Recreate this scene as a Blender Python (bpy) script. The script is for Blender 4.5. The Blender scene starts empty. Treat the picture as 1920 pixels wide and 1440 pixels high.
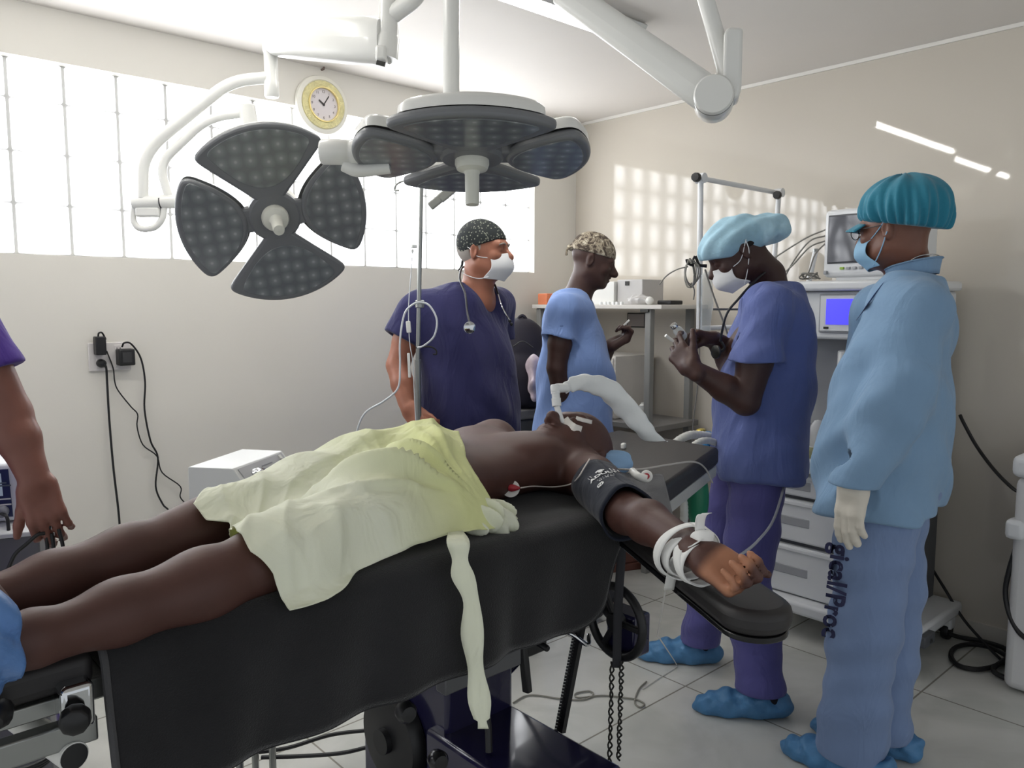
import bpy, bmesh, math, random
import numpy as np
from mathutils import Vector, Matrix

SC = bpy.context.scene
COL = SC.collection
V = Vector
PI = math.pi

# ------------------------------------------------------------------ camera frame
# the room: X runs along the window wall, Y along the glossy side wall, Z up.
FOC, PITCH, CAMH, YAW = 1480.0, math.radians(5.79), 1.40, math.radians(47.8)
CP, SP = math.cos(PITCH), math.sin(PITCH)
RGT = np.array([math.sin(YAW), -math.cos(YAW), 0.0])
FWD = np.array([math.cos(YAW), math.sin(YAW), 0.0])
UPZ = np.array([0.0, 0.0, 1.0])
CAM0 = np.array([0.0, 0.0, CAMH])

def ray(px, py):
    x = (px - 960) / FOC; y = (py - 720) / FOC
    return x * RGT + (CP - y * SP) * FWD + (-SP - y * CP) * UPZ
def G(px, py, F):                      # point seen at (px,py), F metres in front
    r = ray(px, py); return CAM0 + r * (F / float(r @ FWD))
def GZ(px, py, z):
    r = ray(px, py); return CAM0 + r * ((z - CAMH) / r[2])
def GY(px, py, y):
    r = ray(px, py); return CAM0 + r * (y / r[1])
def GX(px, py, x):
    r = ray(px, py); return CAM0 + r * (x / r[0])
def nrm(v):
    v = np.asarray(v, float); return v / np.linalg.norm(v)
def A(*v): return np.array(v, float)

# ------------------------------------------------------------------ materials
def lin(c):
    return tuple(((x / 255) / 12.92 if x / 255 <= .04045 else ((x / 255 + .055) / 1.055) ** 2.4) for x in c)
MATS = {}
def mat(name, rgb, rough=.5, metal=0., spec=.5, bump=0., bscale=200., bdist=.002, var=0., vscale=8., coat=0.,
        emit=None, estr=0., alpha=1., trans=0., sheen=0., weave=0., ior=1.45, streak=None, sss=0.):
    if name in MATS: return MATS[name]
    m = bpy.data.materials.new(name); m.use_nodes = True
    nt = m.node_tree; b = nt.nodes['Principled BSDF']; L = nt.links
    c = lin(rgb) + (1,)
    b.inputs['Base Color'].default_value = c
    b.inputs['Roughness'].default_value = rough
    b.inputs['Metallic'].default_value = metal
    b.inputs['Specular IOR Level'].default_value = spec
    b.inputs['IOR'].default_value = ior
    b.inputs['Coat Weight'].default_value = coat
    b.inputs['Coat Roughness'].default_value = .05
    b.inputs['Alpha'].default_value = alpha
    b.inputs['Transmission Weight'].default_value = trans
    b.inputs['Sheen Weight'].default_value = sheen
    if sss:
        b.inputs['Subsurface Weight'].default_value = sss
        b.inputs['Subsurface Radius'].default_value = (.02, .008, .004)
    if emit is not None:
        b.inputs['Emission Color'].default_value = lin(emit) + (1,)
        b.inputs['Emission Strength'].default_value = estr
    tc = nt.nodes.new('ShaderNodeTexCoord')
    src = tc.outputs['Object']
    if var:
        n = nt.nodes.new('ShaderNodeTexNoise'); n.inputs['Scale'].default_value = vscale
        n.inputs['Detail'].default_value = 5
        if streak:
            mp = nt.nodes.new('ShaderNodeMapping'); mp.inputs['Scale'].default_value = streak
            L.new(src, mp.inputs[0]); L.new(mp.outputs[0], n.inputs['Vector'])
        else: L.new(src, n.inputs['Vector'])
        r = nt.nodes.new('ShaderNodeValToRGB')
        r.color_ramp.elements[0].position = .3; r.color_ramp.elements[1].position = .7
        r.color_ramp.elements[0].color = tuple(x * (1 - var) for x in c[:3]) + (1,)
        r.color_ramp.elements[1].color = tuple(min(1, x * (1 + var)) for x in c[:3]) + (1,)
        L.new(n.outputs['Fac'], r.inputs[0]); L.new(r.outputs[0], b.inputs['Base Color'])
    if bump:
        n = nt.nodes.new('ShaderNodeTexNoise'); n.inputs['Scale'].default_value = bscale
        n.inputs['Detail'].default_value = 6; n.inputs['Distortion'].default_value = .4
        L.new(src, n.inputs['Vector'])
        bp = nt.nodes.new('ShaderNodeBump'); bp.inputs['Strength'].default_value = bump
        bp.inputs['Distance'].default_value = bdist
        L.new(n.outputs['Fac'], bp.inputs['Height']); L.new(bp.outputs[0], b.inputs['Normal'])
    MATS[name] = m
    return m

def nodes_of(m): return m.node_tree.nodes, m.node_tree.links, m.node_tree.nodes['Principled BSDF']

# ------------------------------------------------------------------ objects
def tag(o, label=None, cat=None, group=None, kind=None):
    if label: o['label'] = label
    if cat: o['category'] = cat
    if group: o['group'] = group
    if kind: o['kind'] = kind
    return o
def thing(name, label, cat, loc=(0, 0, 0), rz=0., group=None, rot=None):
    o = bpy.data.objects.new(name, None); COL.objects.link(o)
    o.location = V(loc)
    if rot is not None: o.rotation_mode = 'QUATERNION'; o.rotation_quaternion = rot
    else: o.rotation_euler = (0, 0, rz)
    o.empty_display_size = .05
    tag(o, label, cat, group)
    return o
def chain_world(o):
    m = Matrix.LocRotScale(o.location, o.rotation_quaternion if o.rotation_mode == 'QUATERNION' else o.rotation_euler, o.scale)
    m = o.matrix_parent_inverse @ m if o.parent else m
    return chain_world(o.parent) @ m if o.parent else m
def link_mesh(name, me, m, parent=None, smooth=40, world=True):
    o = bpy.data.objects.new(name, me); COL.objects.link(o)
    if isinstance(m, (list, tuple)):
        for x in m: me.materials.append(x)
    elif m: me.materials.append(m)
    if parent is not None:
        o.parent = parent
        if world: o.matrix_parent_inverse = chain_world(parent).inverted()
    if smooth:
        me.polygons.foreach_set('use_smooth', [True] * len(me.polygons))
        if smooth < 180: me.set_sharp_from_angle(angle=math.radians(smooth))
    return o
class MB:
    def __init__(s): s.v = []; s.f = []; s.mi = []
    def add(s, vs, fs, mi=0):
        b = len(s.v); s.v += [tuple(map(float, x)) for x in vs]
        s.f += [tuple(b + i for i in f) for f in fs]; s.mi += [mi] * len(fs)
        return s
    def box(s, c, d, R=None, mi=0):
        x, y, z = [k / 2 for k in d]
        vs = [V((a * x, b * y, e * z)) for e in (-1, 1) for a, b in ((-1, -1), (1, -1), (1, 1), (-1, 1))]
        if R is not None: vs = [R @ v for v in vs]
        c = V(c)
        return s.add([v + c for v in vs], [(3, 2, 1, 0), (4, 5, 6, 7), (0, 1, 5, 4), (1, 2, 6, 5), (2, 3, 7, 6), (3, 0, 4, 7)], mi)
    def bar(s, a, b, w, h, up=(0, 0, 1), mi=0):      # box along a->b
        a, b = V(a), V(b); d = b - a; x = d.normalized(); y = V(up).cross(x)
        if y.length < 1e-4: y = V((0, 1, 0)).cross(x)
        y.normalize(); z = x.cross(y)
        R = Matrix((x, y, z)).transposed()
        return s.box((a + b) / 2, (d.length, w, h), R, mi)
    def tube(s, pts, r, n=12, caps=True, mi=0, flat=None, closed=False):
        pts = [V(p) for p in pts]; N = len(pts)
        rs = [r] * N if not hasattr(r, '__len__') else list(r)
        vs = []; ref = None
        for i, p in enumerate(pts):
            if closed: t = pts[(i + 1) % N] - pts[i - 1]
            else: t = pts[min(i + 1, N - 1)] - pts[max(i - 1, 0)]
            if t.length < 1e-9: t = V((0, 0, 1))
            t.normalize()
            if ref is None:
                ref = V((0, 0, 1)) if abs(t.z) < .9 else V((1, 0, 0))
                if flat is not None: ref = V(flat)
            u = ref - t * ref.dot(t)
            if u.length < 1e-6: u = t.orthogonal()
            u.normalize(); w = t.cross(u); ref = u
            for k in range(n):
                a = 2 * PI * k / n; vs.append(p + (u * math.cos(a) + w * math.sin(a)) * rs[i])
        fs = []
        for i in range(N if closed else N - 1):
            j = (i + 1) % N
            for k in range(n):
                k2 = (k + 1) % n
                fs.append((i * n + k, i * n + k2, j * n + k2, j * n + k))
        if caps and not closed:
            fs.append(tuple(range(n - 1, -1, -1))); fs.append(tuple((N - 1) * n + k for k in range(n)))
        return s.add(vs, fs, mi)
    def lathe(s, prof, o=(0, 0, 0), axis=(0, 0, 1), n=32, mi=0, caps=True):   # prof: (r, h) from bottom to top
        z = V(axis).normalized(); x = z.orthogonal().normalized(); y = z.cross(x); o = V(o)
        vs = []
        for r, h in prof:
            for k in range(n):
                a = 2 * PI * k / n; vs.append(o + z * h + (x * math.cos(a) + y * math.sin(a)) * r)
        fs = []
        for i in range(len(prof) - 1):
            for k in range(n):
                k2 = (k + 1) % n; fs.append((i * n + k, i * n + k2, (i + 1) * n + k2, (i + 1) * n + k))
        caps = caps and prof[0] != prof[-1]
        if caps and prof[0][0] > 1e-6: fs.append(tuple(range(n - 1, -1, -1)))
        if caps and prof[-1][0] > 1e-6: fs.append(tuple((len(prof) - 1) * n + k for k in range(n)))
        return s.add(vs, fs, mi)
    def prism(s, poly, o, x, y, h, mi=0):            # poly in plane (x,y) at o, extruded by vector h
        o, x, y, h = V(o), V(x), V(y), V(h); n = len(poly)
        vs = [o + x * a + y * b for a, b in poly] + [o + x * a + y * b + h for a, b in poly]
        fs = [tuple(range(n - 1, -1, -1)), tuple(range(n, 2 * n))] + [(i, (i + 1) % n, n + (i + 1) % n, n + i) for i in range(n)]
        if x.cross(y).dot(h) < 0: fs = [f[::-1] for f in fs]
        return s.add(vs, fs, mi)
    def grid(s, P, mi=0, closed_u=False):                  # P: rows of points
        r, c = len(P), len(P[0])
        vs = [p for row in P for p in row]; fs = []
        for i in range(r - (0 if closed_u else 1)):
            i2 = (i + 1) % r
            for j in range(c - 1): fs.append((i * c + j, i * c + j + 1, i2 * c + j + 1, i2 * c + j))
        return s.add(vs, fs, mi)
    def ball(s, c, r, n=16, mi=0, R=None):
        rs = V(r) if hasattr(r, '__len__') else V((r, r, r)); c = V(c); vs = []; fs = []
        m = max(6, n // 2)
        for i in range(1, m):
            t = PI * i / m
            for k in range(n):
                a = 2 * PI * k / n
                p = V((math.sin(t) * math.cos(a) * rs.x, math.sin(t) * math.sin(a) * rs.y, math.cos(t) * rs.z))
                vs.append(c + (R @ p if R is not None else p))
        for i in range(m - 2):
            for k in range(n):
                k2 = (k + 1) % n; fs.append((i * n + k, (i + 1) * n + k, (i + 1) * n + k2, i * n + k2))
        top = len(vs); q = V((0, 0, rs.z)); q = R @ q if R is not None else q
        vs += [c + q, c - q]
        for k in range(n):
            k2 = (k + 1) % n; fs.append((top, k, k2)); fs.append((top + 1, (m - 2) * n + k2, (m - 2) * n + k))
        return s.add(vs, fs, mi)
    def build(s, name, m, parent=None, bev=0., seg=2, smooth=40, thick=0., sub=0, off=-1., local=False):
        me = bpy.data.meshes.new(name); me.from_pydata(s.v, [], s.f)
        me.polygons.foreach_set('material_index', s.mi); me.update()
        o = link_mesh(name, me, m, parent, smooth, world=not local)
        if thick:
            k = o.modifiers.new('thickness', 'SOLIDIFY'); k.thickness = thick; k.offset = off
        if bev:
            k = o.modifiers.new('bevel', 'BEVEL'); k.width = bev; k.segments = seg; k.limit_method = 'ANGLE'; k.angle_limit = math.radians(35)
        if sub:
            k = o.modifiers.new('subdivision', 'SUBSURF'); k.levels = sub; k.render_levels = sub
        return o
def spline(pts, n=8, closed=False):                     # catmull-rom through points
    pts = [V(p) for p in pts]; N = len(pts); out = []
    for i in range(N if closed else N - 1):
        if closed: p0, p1, p2, p3 = (pts[(i + k) % N] for k in (-1, 0, 1, 2))
        else:
            p1, p2 = pts[i], pts[i + 1]
            p0 = pts[i - 1] if i else p1 * 2 - p2
            p3 = pts[i + 2] if i + 2 < N else p2 * 2 - p1
        for k in range(n):
            t = k / n
            out.append(.5 * ((2 * p1) + (p2 - p0) * t + (2 * p0 - 5 * p1 + 4 * p2 - p3) * t * t + (3 * p1 - p0 - 3 * p2 + p3) * t ** 3))
    if not closed: out.append(pts[-1])
    return out
def bent(pts, rad, n=6):                               # polyline with rounded corners
    pts = [V(p) for p in pts]; out = [pts[0]]
    for i in range(1, len(pts) - 1):
        a, b, c = pts[i - 1], pts[i], pts[i + 1]
        d = min(rad, (a - b).length * .48, (c - b).length * .48)
        p, q = b + (a - b).normalized() * d, b + (c - b).normalized() * d
        for k in range(n + 1):
            t = k / n; out.append(p * (1 - t) ** 2 + b * 2 * t * (1 - t) + q * t * t)
    out.append(pts[-1]); return out
def ribbon(pts, w, across, name, m, parent=None, thick=.0015):   # flat strip along pts; across: direction(s) of its width
    pts = [V(p) for p in pts]; n = len(pts)
    ws = [w] * n if not hasattr(w, '__len__') else w
    ac = [V(across)] * n if not hasattr(across[0], '__len__') else [V(a) for a in across]
    mb = MB(); rows = []
    for p, k, a in zip(pts, ws, ac):
        a = a.normalized(); rows.append([p - a * k / 2, p - a * k / 6, p + a * k / 6, p + a * k / 2])
    mb.grid(rows)
    return mb.build(name, m, parent, thick=thick, smooth=60, off=0)
def text_mesh(name, body, size, m, parent, o, x, y, depth=.0006, align='CENTER', shear=0., bold=0., space=1.):
    cu = bpy.data.curves.new(name, 'FONT'); cu.body = body; cu.size = size; cu.extrude = depth
    cu.align_x = align; cu.align_y = 'CENTER'; cu.shear = shear; cu.offset = bold; cu.space_character = space
    cu.resolution_u = 3
    t = bpy.data.objects.new(name, cu)
    me = bpy.data.meshes.new_from_object(t); bpy.data.objects.remove(t)
    x, y = V(x).normalized(), V(y).normalized(); z = x.cross(y)
    M = Matrix((x, y, z)).transposed().to_4x4(); M.translation = V(o)
    me.transform(M); me.name = name
    return link_mesh(name, me, m, parent, smooth=0)
def dup(root, loc=None, rot=None, label=None):
    def cp(o, par):
        c = o.copy(); COL.objects.link(c)
        if par is not None: c.parent = par; c.matrix_parent_inverse = o.matrix_parent_inverse.copy()
        for k in list(o.children): cp(k, c)
        return c
    r = cp(root, None)
    if loc is not None: r.location = V(loc)
    if rot is not None: r.rotation_mode = 'QUATERNION'; r.rotation_quaternion = rot
    if label: r['label'] = label
    return r
# ------------------------------------------------------------------ solid modelling by distance fields
f32 = np.float32
def smin(a, b, k):
    if k <= 1e-6: return np.minimum(a, b)
    h = np.clip(.5 + .5 * (b - a) / k, 0, 1)
    return b + (a - b) * h - k * h * (1 - h)
def smax(a, b, k): return -smin(-a, -b, k)
class Pr:                                              # one primitive: function + bounds + blend
    def __init__(s, fn, lo, hi, k=.0, op='u'):
        s.fn = fn; s.lo = np.asarray(lo, float); s.hi = np.asarray(hi, float); s.k = k; s.op = op
def field(prims, P):
    d = np.full(len(P), .3, f32)
    for p in prims:
        if p.op == 'i':
            d = smax(d, p.fn(P).astype(f32), p.k); continue
        pad = p.k + .06
        m = np.flatnonzero(np.all((P > p.lo - pad) & (P < p.hi + pad), axis=1))
        if not len(m): continue
        di = p.fn(P[m]).astype(f32)
        d[m] = smin(d[m], di, p.k) if p.op == 'u' else smax(d[m], -di, p.k)
    return d
def group(prims, k=0., op='u'):
    us = [p for p in prims if p.op == 'u']
    return Pr(lambda P: field(prims, P), np.min([p.lo for p in us], 0), np.max([p.hi for p in us], 0), k, op)
def cone(a, b, ra, rb=None, k=.0, op='u', flat=None):
    a, b = np.asarray(a, float), np.asarray(b, float); rb = ra if rb is None else rb
    r = max(ra, rb); lo, hi = np.minimum(a, b) - r, np.maximum(a, b) + r; ab = b - a; L2 = max(float(ab @ ab), 1e-12)
    if flat is not None:
        fd, ff = nrm(flat[0]), flat[1]
        if ff > 1: lo, hi = lo - r * (ff - 1), hi + r * (ff - 1)
    def fn(P):
        q = P - a; t = np.clip(q @ ab / L2, 0, 1); e = q - t[:, None] * ab
        if flat is None: return np.sqrt((e * e).sum(1)) - (ra + t * (rb - ra))
        c = e @ fd; n2 = np.maximum((e * e).sum(1) - c * c, 0); R = ra + t * (rb - ra)
        k0 = np.sqrt(n2 + (c / ff) ** 2); g = np.sqrt(n2 + (c / ff / ff) ** 2) / np.maximum(k0, 1e-6)
        return (k0 - R) / np.maximum(g, .3)
    return Pr(fn, lo, hi, k, op)
def chain(pts, rs, k=.0, kk=.012, flat=None):
    return group([cone(pts[i], pts[i + 1], rs[i], rs[i + 1], kk if i else 0, flat=flat) for i in range(len(pts) - 1)], k)
def ell(c, r, k=.0, op='u', ax=None):
    c, r = np.asarray(c, float), np.asarray(r, float); R = np.eye(3) if ax is None else np.array([nrm(x) for x in ax])
    ext = np.sqrt(((R * r[:, None]) ** 2).sum(0))
    def fn(P):
        q = (P - c) @ R.T; k0 = np.sqrt(((q / r) ** 2).sum(1)); k1 = np.sqrt(((q / r / r) ** 2).sum(1))
        return k0 * (k0 - 1) / np.maximum(k1, 1e-4)
    return Pr(fn, c - ext, c + ext, k, op)
def rbox(c, h, rad, k=.0, op='u', ax=None):
    c, h = np.asarray(c, float), np.asarray(h, float); R = np.eye(3) if ax is None else np.array([nrm(x) for x in ax])
    ext = np.abs(R * h[:, None]).sum(0)
    def fn(P):
        q = np.abs((P - c) @ R.T) - (h - rad)
        return np.sqrt((np.maximum(q, 0) ** 2).sum(1)) + np.minimum(q.max(1), 0) - rad
    return Pr(fn, c - ext, c + ext, k, op)
def half(o, n, k=.0, op='s', c=None, r=9.):              # half space on the +n side of o, near c
    o, n = np.asarray(o, float), nrm(n); c = o if c is None else np.asarray(c, float)
    return Pr(lambda P: np.maximum(-((P - o) @ n), np.sqrt(((P - c) ** 2).sum(1)) - r), c - r, c + r, k, op)
def loft(o, u, v, n, st, k=.0, op='u', p=2.2, round_=.02):
    # stations: (t, cv, cn, hv, hn) along u from o; v,n span the section
    o, u, v, n = (np.asarray(x, float) for x in (o, u, v, n)); st = np.asarray(st, float)
    T = []
    for j in range(len(st) - 1):
        a, b = st[j], st[j + 1]; a0 = st[max(j - 1, 0)]; b1 = st[min(j + 2, len(st) - 1)]
        for i in range(6):
            t = i / 6; h = b[0] - a[0]
            ma = (b[1:] - a0[1:]) / max(b[0] - a0[0], 1e-6) * h; mb = (b1[1:] - a[1:]) / max(b1[0] - a[0], 1e-6) * h
            T.append(np.r_[a[0] + t * h, (2 * t**3 - 3 * t**2 + 1) * a[1:] + (t**3 - 2 * t**2 + t) * ma + (-2 * t**3 + 3 * t**2) * b[1:] + (t**3 - t**2) * mb])
    T.append(st[-1]); T = np.array(T); t0, t1 = T[0, 0], T[-1, 0]
    ext = np.abs(u) * 0 + 0
    cs = [o + u * r[0] + v * (r[1] + s * r[3]) + n * (r[2] + q * r[4]) for r in T for s in (-1, 1) for q in (-1, 1)]
    def fn(P):
        q = P - o; t = q @ u; a = q @ v; b = q @ n; tc = np.clip(t, t0, t1)
        cv, cn, hv, hn = (np.interp(tc, T[:, 0], T[:, i]) for i in (1, 2, 3, 4))
        x = np.abs(a - cv) / hv; y = np.abs(b - cn) / hn
        k0 = np.maximum((x**p + y**p) ** (1 / p), .15)
        g = np.sqrt((x**(p - 1) / hv) ** 2 + (y**(p - 1) / hn) ** 2) / k0 ** (p - 1)
        d = (k0 - 1) / np.maximum(g, 1.0)
        return smax(d, np.maximum(t - t1, t0 - t), round_)
    return Pr(fn, np.min(cs, 0), np.max(cs, 0), k, op)
def disp(p, g): return Pr(lambda P: p.fn(P) + g(P), p.lo - .01, p.hi + .01, p.k, p.op)
def wav(P, d, f, ph=0., wd=None, wf=9., wa=.6):          # a family of soft folds
    d = nrm(d); w = nrm(wd if wd is not None else (d[1] + .3, d[2] - .5, d[0] + .2))
    return np.sin(P @ d * f + ph + wa * np.sin(P @ w * wf + ph * 1.7) + wa * .6 * np.sin(P @ nrm(w + d) * wf * 2.3 + ph))
def ripple(amp, f, d, seed=0., sharp=0., region=None):
    def g(P):
        a = wav(P, d, f, seed) * .6 + wav(P, nrm(np.asarray(d, float) + A(.5, .3, -.4)), f * 1.7, seed + 2) * .4
        if sharp: a = 1 - np.abs(a) * 2 if sharp > 0 else np.abs(a) * 2 - 1
        a = a * amp
        return a if region is None else a * region(P)
    return g
def bump_at(c, r):
    c = np.asarray(c, float); return lambda P: np.exp(-((P - c) ** 2).sum(1) / (r * r))

def solid(prims, vox):
    prims = list(prims); us = [p for p in prims if p.op == 'u']
    lo = np.min([p.lo for p in us], 0) - .03; hi = np.max([p.hi for p in us], 0) + .03
    B = 6
    nb = np.ceil((hi - lo) / (vox * B)).astype(int); n = nb * B
    ci = np.indices(nb).reshape(3, -1).T
    d = field(prims, lo + (ci + .5) * vox * B - vox * .5)
    act = np.abs(d) < B * vox * 1.45
    D = np.where(d < 0, -1, 1).astype(f32).reshape(nb)
    D = np.repeat(np.repeat(np.repeat(D, B, 0), B, 1), B, 2)
    off = np.indices((B, B, B)).reshape(3, -1).T
    ids = ci[act]
    for s in range(0, len(ids), 1200):
        I = (ids[s:s + 1200, None, :] * B + off[None]).reshape(-1, 3)
        D[I[:, 0], I[:, 1], I[:, 2]] = field(prims, lo + I * vox)
    S = D < 0
    cnt = np.zeros(n - 1, np.int8)
    for a in (0, 1):
        for b in (0, 1):
            for c in (0, 1): cnt += S[a:n[0] - 1 + a, b:n[1] - 1 + b, c:n[2] - 1 + c]
    C = np.argwhere((cnt > 0) & (cnt < 8))
    idx = np.full(n - 1, -1, np.int32); idx[C[:, 0], C[:, 1], C[:, 2]] = np.arange(len(C))
    acc = np.zeros((len(C), 3)); w = np.zeros(len(C))
    cor = [(a, b, c) for a in (0, 1) for b in (0, 1) for c in (0, 1)]
    val = {q: D[C[:, 0] + q[0], C[:, 1] + q[1], C[:, 2] + q[2]] for q in cor}
    for q in cor:
        for ax in range(3):
            if q[ax]: continue
            e = list(q); e[ax] = 1; e = tuple(e); va, vb = val[q], val[e]
            m = (va < 0) != (vb < 0); t = va[m] / (va[m] - vb[m])
            pt = np.tile(np.array(q, float), (m.sum(), 1)); pt[:, ax] += t
            acc[m] += pt; w[m] += 1
    verts = lo + (C + acc / w[:, None]) * vox
    quads = []
    for ax in range(3):
        sl0 = [slice(1, n[i] - 1) for i in range(3)]; sl1 = list(sl0); sl0[ax] = slice(0, n[ax] - 1); sl1[ax] = slice(1, n[ax])
        a, b = S[tuple(sl0)], S[tuple(sl1)]
        E = np.argwhere(a != b); sgn = a[E[:, 0], E[:, 1], E[:, 2]]
        base = E.copy()
        for i in range(3):
            if i != ax: base[:, i] += 1
        u_, v_ = (ax + 1) % 3, (ax + 2) % 3
        q = []
        for du, dv in ((1, 1), (0, 1), (0, 0), (1, 0)):
            c = base.copy(); c[:, u_] -= du; c[:, v_] -= dv
            q.append(idx[c[:, 0], c[:, 1], c[:, 2]])
        q = np.stack(q, 1); q[~sgn] = q[~sgn][:, ::-1]; quads.append(q)
    Q = np.concatenate(quads); Q = Q[(Q >= 0).all(1)]
    return verts, Q
def np_mesh(name, vs, qs):
    me = bpy.data.meshes.new(name)
    me.vertices.add(len(vs)); me.vertices.foreach_set('co', np.ascontiguousarray(vs, f32).ravel())
    k = qs.shape[1]
    me.loops.add(qs.size); me.loops.foreach_set('vertex_index', np.ascontiguousarray(qs, np.int32).ravel())
    me.polygons.add(len(qs)); me.polygons.foreach_set('loop_start', np.arange(0, qs.size, k, dtype=np.int32))
    me.update(calc_edges=True); me.validate()
    return me
def biggest(vs, qs):                                     # keep the largest connected piece
    n = len(vs); lab = np.arange(n)
    e = np.concatenate([qs[:, [0, 1]], qs[:, [1, 2]], qs[:, [2, 3]]])
    while True:
        m = np.minimum(lab[e[:, 0]], lab[e[:, 1]]); old = lab.copy()
        np.minimum.at(lab, e[:, 0], m); np.minimum.at(lab, e[:, 1], m)
        lab = lab[lab]; lab = lab[lab]
        if (lab == old).all(): break
    u, c = np.unique(lab, return_counts=True); keep = lab == u[c.argmax()]
    mp = np.cumsum(keep) - 1
    return vs[keep], mp[qs[keep[qs].all(1)]]
def body(name, prims, vox, m, parent=None, masks=None, one=True):
    vs, qs = solid(prims, vox)
    if one and len(vs): vs, qs = biggest(vs, qs)
    me = np_mesh(name, vs, qs)
    for an, fn in (masks or {}).items():
        at = me.attributes.new(an, 'FLOAT', 'POINT'); at.data.foreach_set('value', fn(vs).astype(f32))
    return link_mesh(name, me, m, parent, smooth=180)
# ------------------------------------------------------------------ the room
WX, WY, CEIL = 3.608, 3.394, 2.487                      # side wall, window wall, ceiling
WZ0, WZ1, WX0, WX1 = 1.583, 2.296, -1.75, 3.255         # window opening
BLK = (WZ1 - WZ0) / 3.75

M_wall = mat('painted_wall', (222, 219, 211), rough=.32, spec=.45, var=.025, vscale=1.3)
M_sidewall = mat('glossy_painted_wall', (204, 197, 185), rough=.03, spec=.5, var=.02, vscale=1.1, bump=.02, bscale=2, bdist=.01)
M_ceil = mat('ceiling_paint', (232, 227, 221), rough=.7, var=.02, vscale=1.5)
M_white = mat('white_plastic', (226, 226, 222), rough=.35)
M_trim = mat('white_trim', (232, 229, 222), rough=.5)

def floor_material():
    m = mat('floor_tiles', (206, 206, 200), rough=.16, spec=.5); N, L, b = nodes_of(m)
    tc = N.new('ShaderNodeTexCoord'); br = N.new('ShaderNodeTexBrick')
    br.offset = 0; br.inputs['Scale'].default_value = 1
    br.inputs['Brick Width'].default_value = .60; br.inputs['Row Height'].default_value = .60
    br.inputs['Mortar Size'].default_value = .0035; br.inputs['Mortar Smooth'].default_value = .2
    br.inputs['Color1'].default_value = lin((205, 205, 200)) + (1,); br.inputs['Color2'].default_value = lin((199, 200, 195)) + (1,)
    br.inputs['Mortar'].default_value = lin((140, 136, 128)) + (1,)
    mp = N.new('ShaderNodeMapping'); mp.inputs['Location'].default_value = (.06, .17, 0)
    L.new(tc.outputs['Object'], mp.inputs[0]); L.new(mp.outputs[0], br.inputs['Vector'])
    no = N.new('ShaderNodeTexNoise'); no.inputs['Scale'].default_value = 3.5; no.inputs['Detail'].default_value = 8; no.inputs['Distortion'].default_value = 1.4
    L.new(tc.outputs['Object'], no.inputs['Vector'])
    rp = N.new('ShaderNodeValToRGB'); rp.color_ramp.elements[0].position = .35; rp.color_ramp.elements[1].position = .62
    rp.color_ramp.elements[0].color = (.86, .87, .86, 1); rp.color_ramp.elements[1].color = (1, 1, 1, 1)
    L.new(no.outputs['Fac'], rp.inputs[0])
    mx = N.new('ShaderNodeMixRGB'); mx.blend_type = 'MULTIPLY'; mx.inputs[0].default_value = 1
    L.new(br.outputs['Color'], mx.inputs[1]); L.new(rp.outputs[0], mx.inputs[2]); L.new(mx.outputs[0], b.inputs['Base Color'])
    bp = N.new('ShaderNodeBump'); bp.inputs['Strength'].default_value = .3; bp.inputs['Distance'].default_value = .002; bp.invert = True
    L.new(br.outputs['Fac'], bp.inputs['Height']); L.new(bp.outputs[0], b.inputs['Normal'])
    return m
X0, Y0 = -2.6, -2.2                                     # how far the room reaches behind the camera
tag(MB().box(((X0 + WX) / 2 + .1, (Y0 + WY) / 2 + .1, -.05), (WX - X0 + .2, WY - Y0 + .2, .1)).build('floor', floor_material()), kind='structure')
tag(MB().box(((X0 + WX) / 2 + .1, (Y0 + WY) / 2 + .1, CEIL + .05), (WX - X0 + .2, WY - Y0 + .2, .1)).build('ceiling', M_ceil), kind='structure')
tag(MB().box((WX + .075, (Y0 + WY) / 2 + .07, CEIL / 2), (.15, WY - Y0 + .15, CEIL)).build('wall_right', M_sidewall), kind='structure')
w = MB(); T = .18                                        # window wall, one solid with an opening
xs, zs = [X0, WX0, WX1, WX], [0, WZ0, WZ1, CEIL]
vs = [(x, WY + t, z) for t in (0, T) for z in zs for x in xs]
fs = []
for j in range(3):
    for i in range(3):
        if i == 1 and j == 1: continue
        a = j * 4 + i
        fs.append((a, a + 1, a + 5, a + 4)); b = a + 16; fs.append((b, b + 4, b + 5, b + 1))
for a, b in ((5, 6), (6, 10), (10, 9), (9, 5)): fs.append((a, a + 16, b + 16, b))
for a, b in ((0, 3), (3, 15), (15, 12), (12, 0)): fs.append((a, b, b + 16, a + 16))
tag(w.add(vs, fs).build('wall_back', M_wall), kind='structure')

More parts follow.
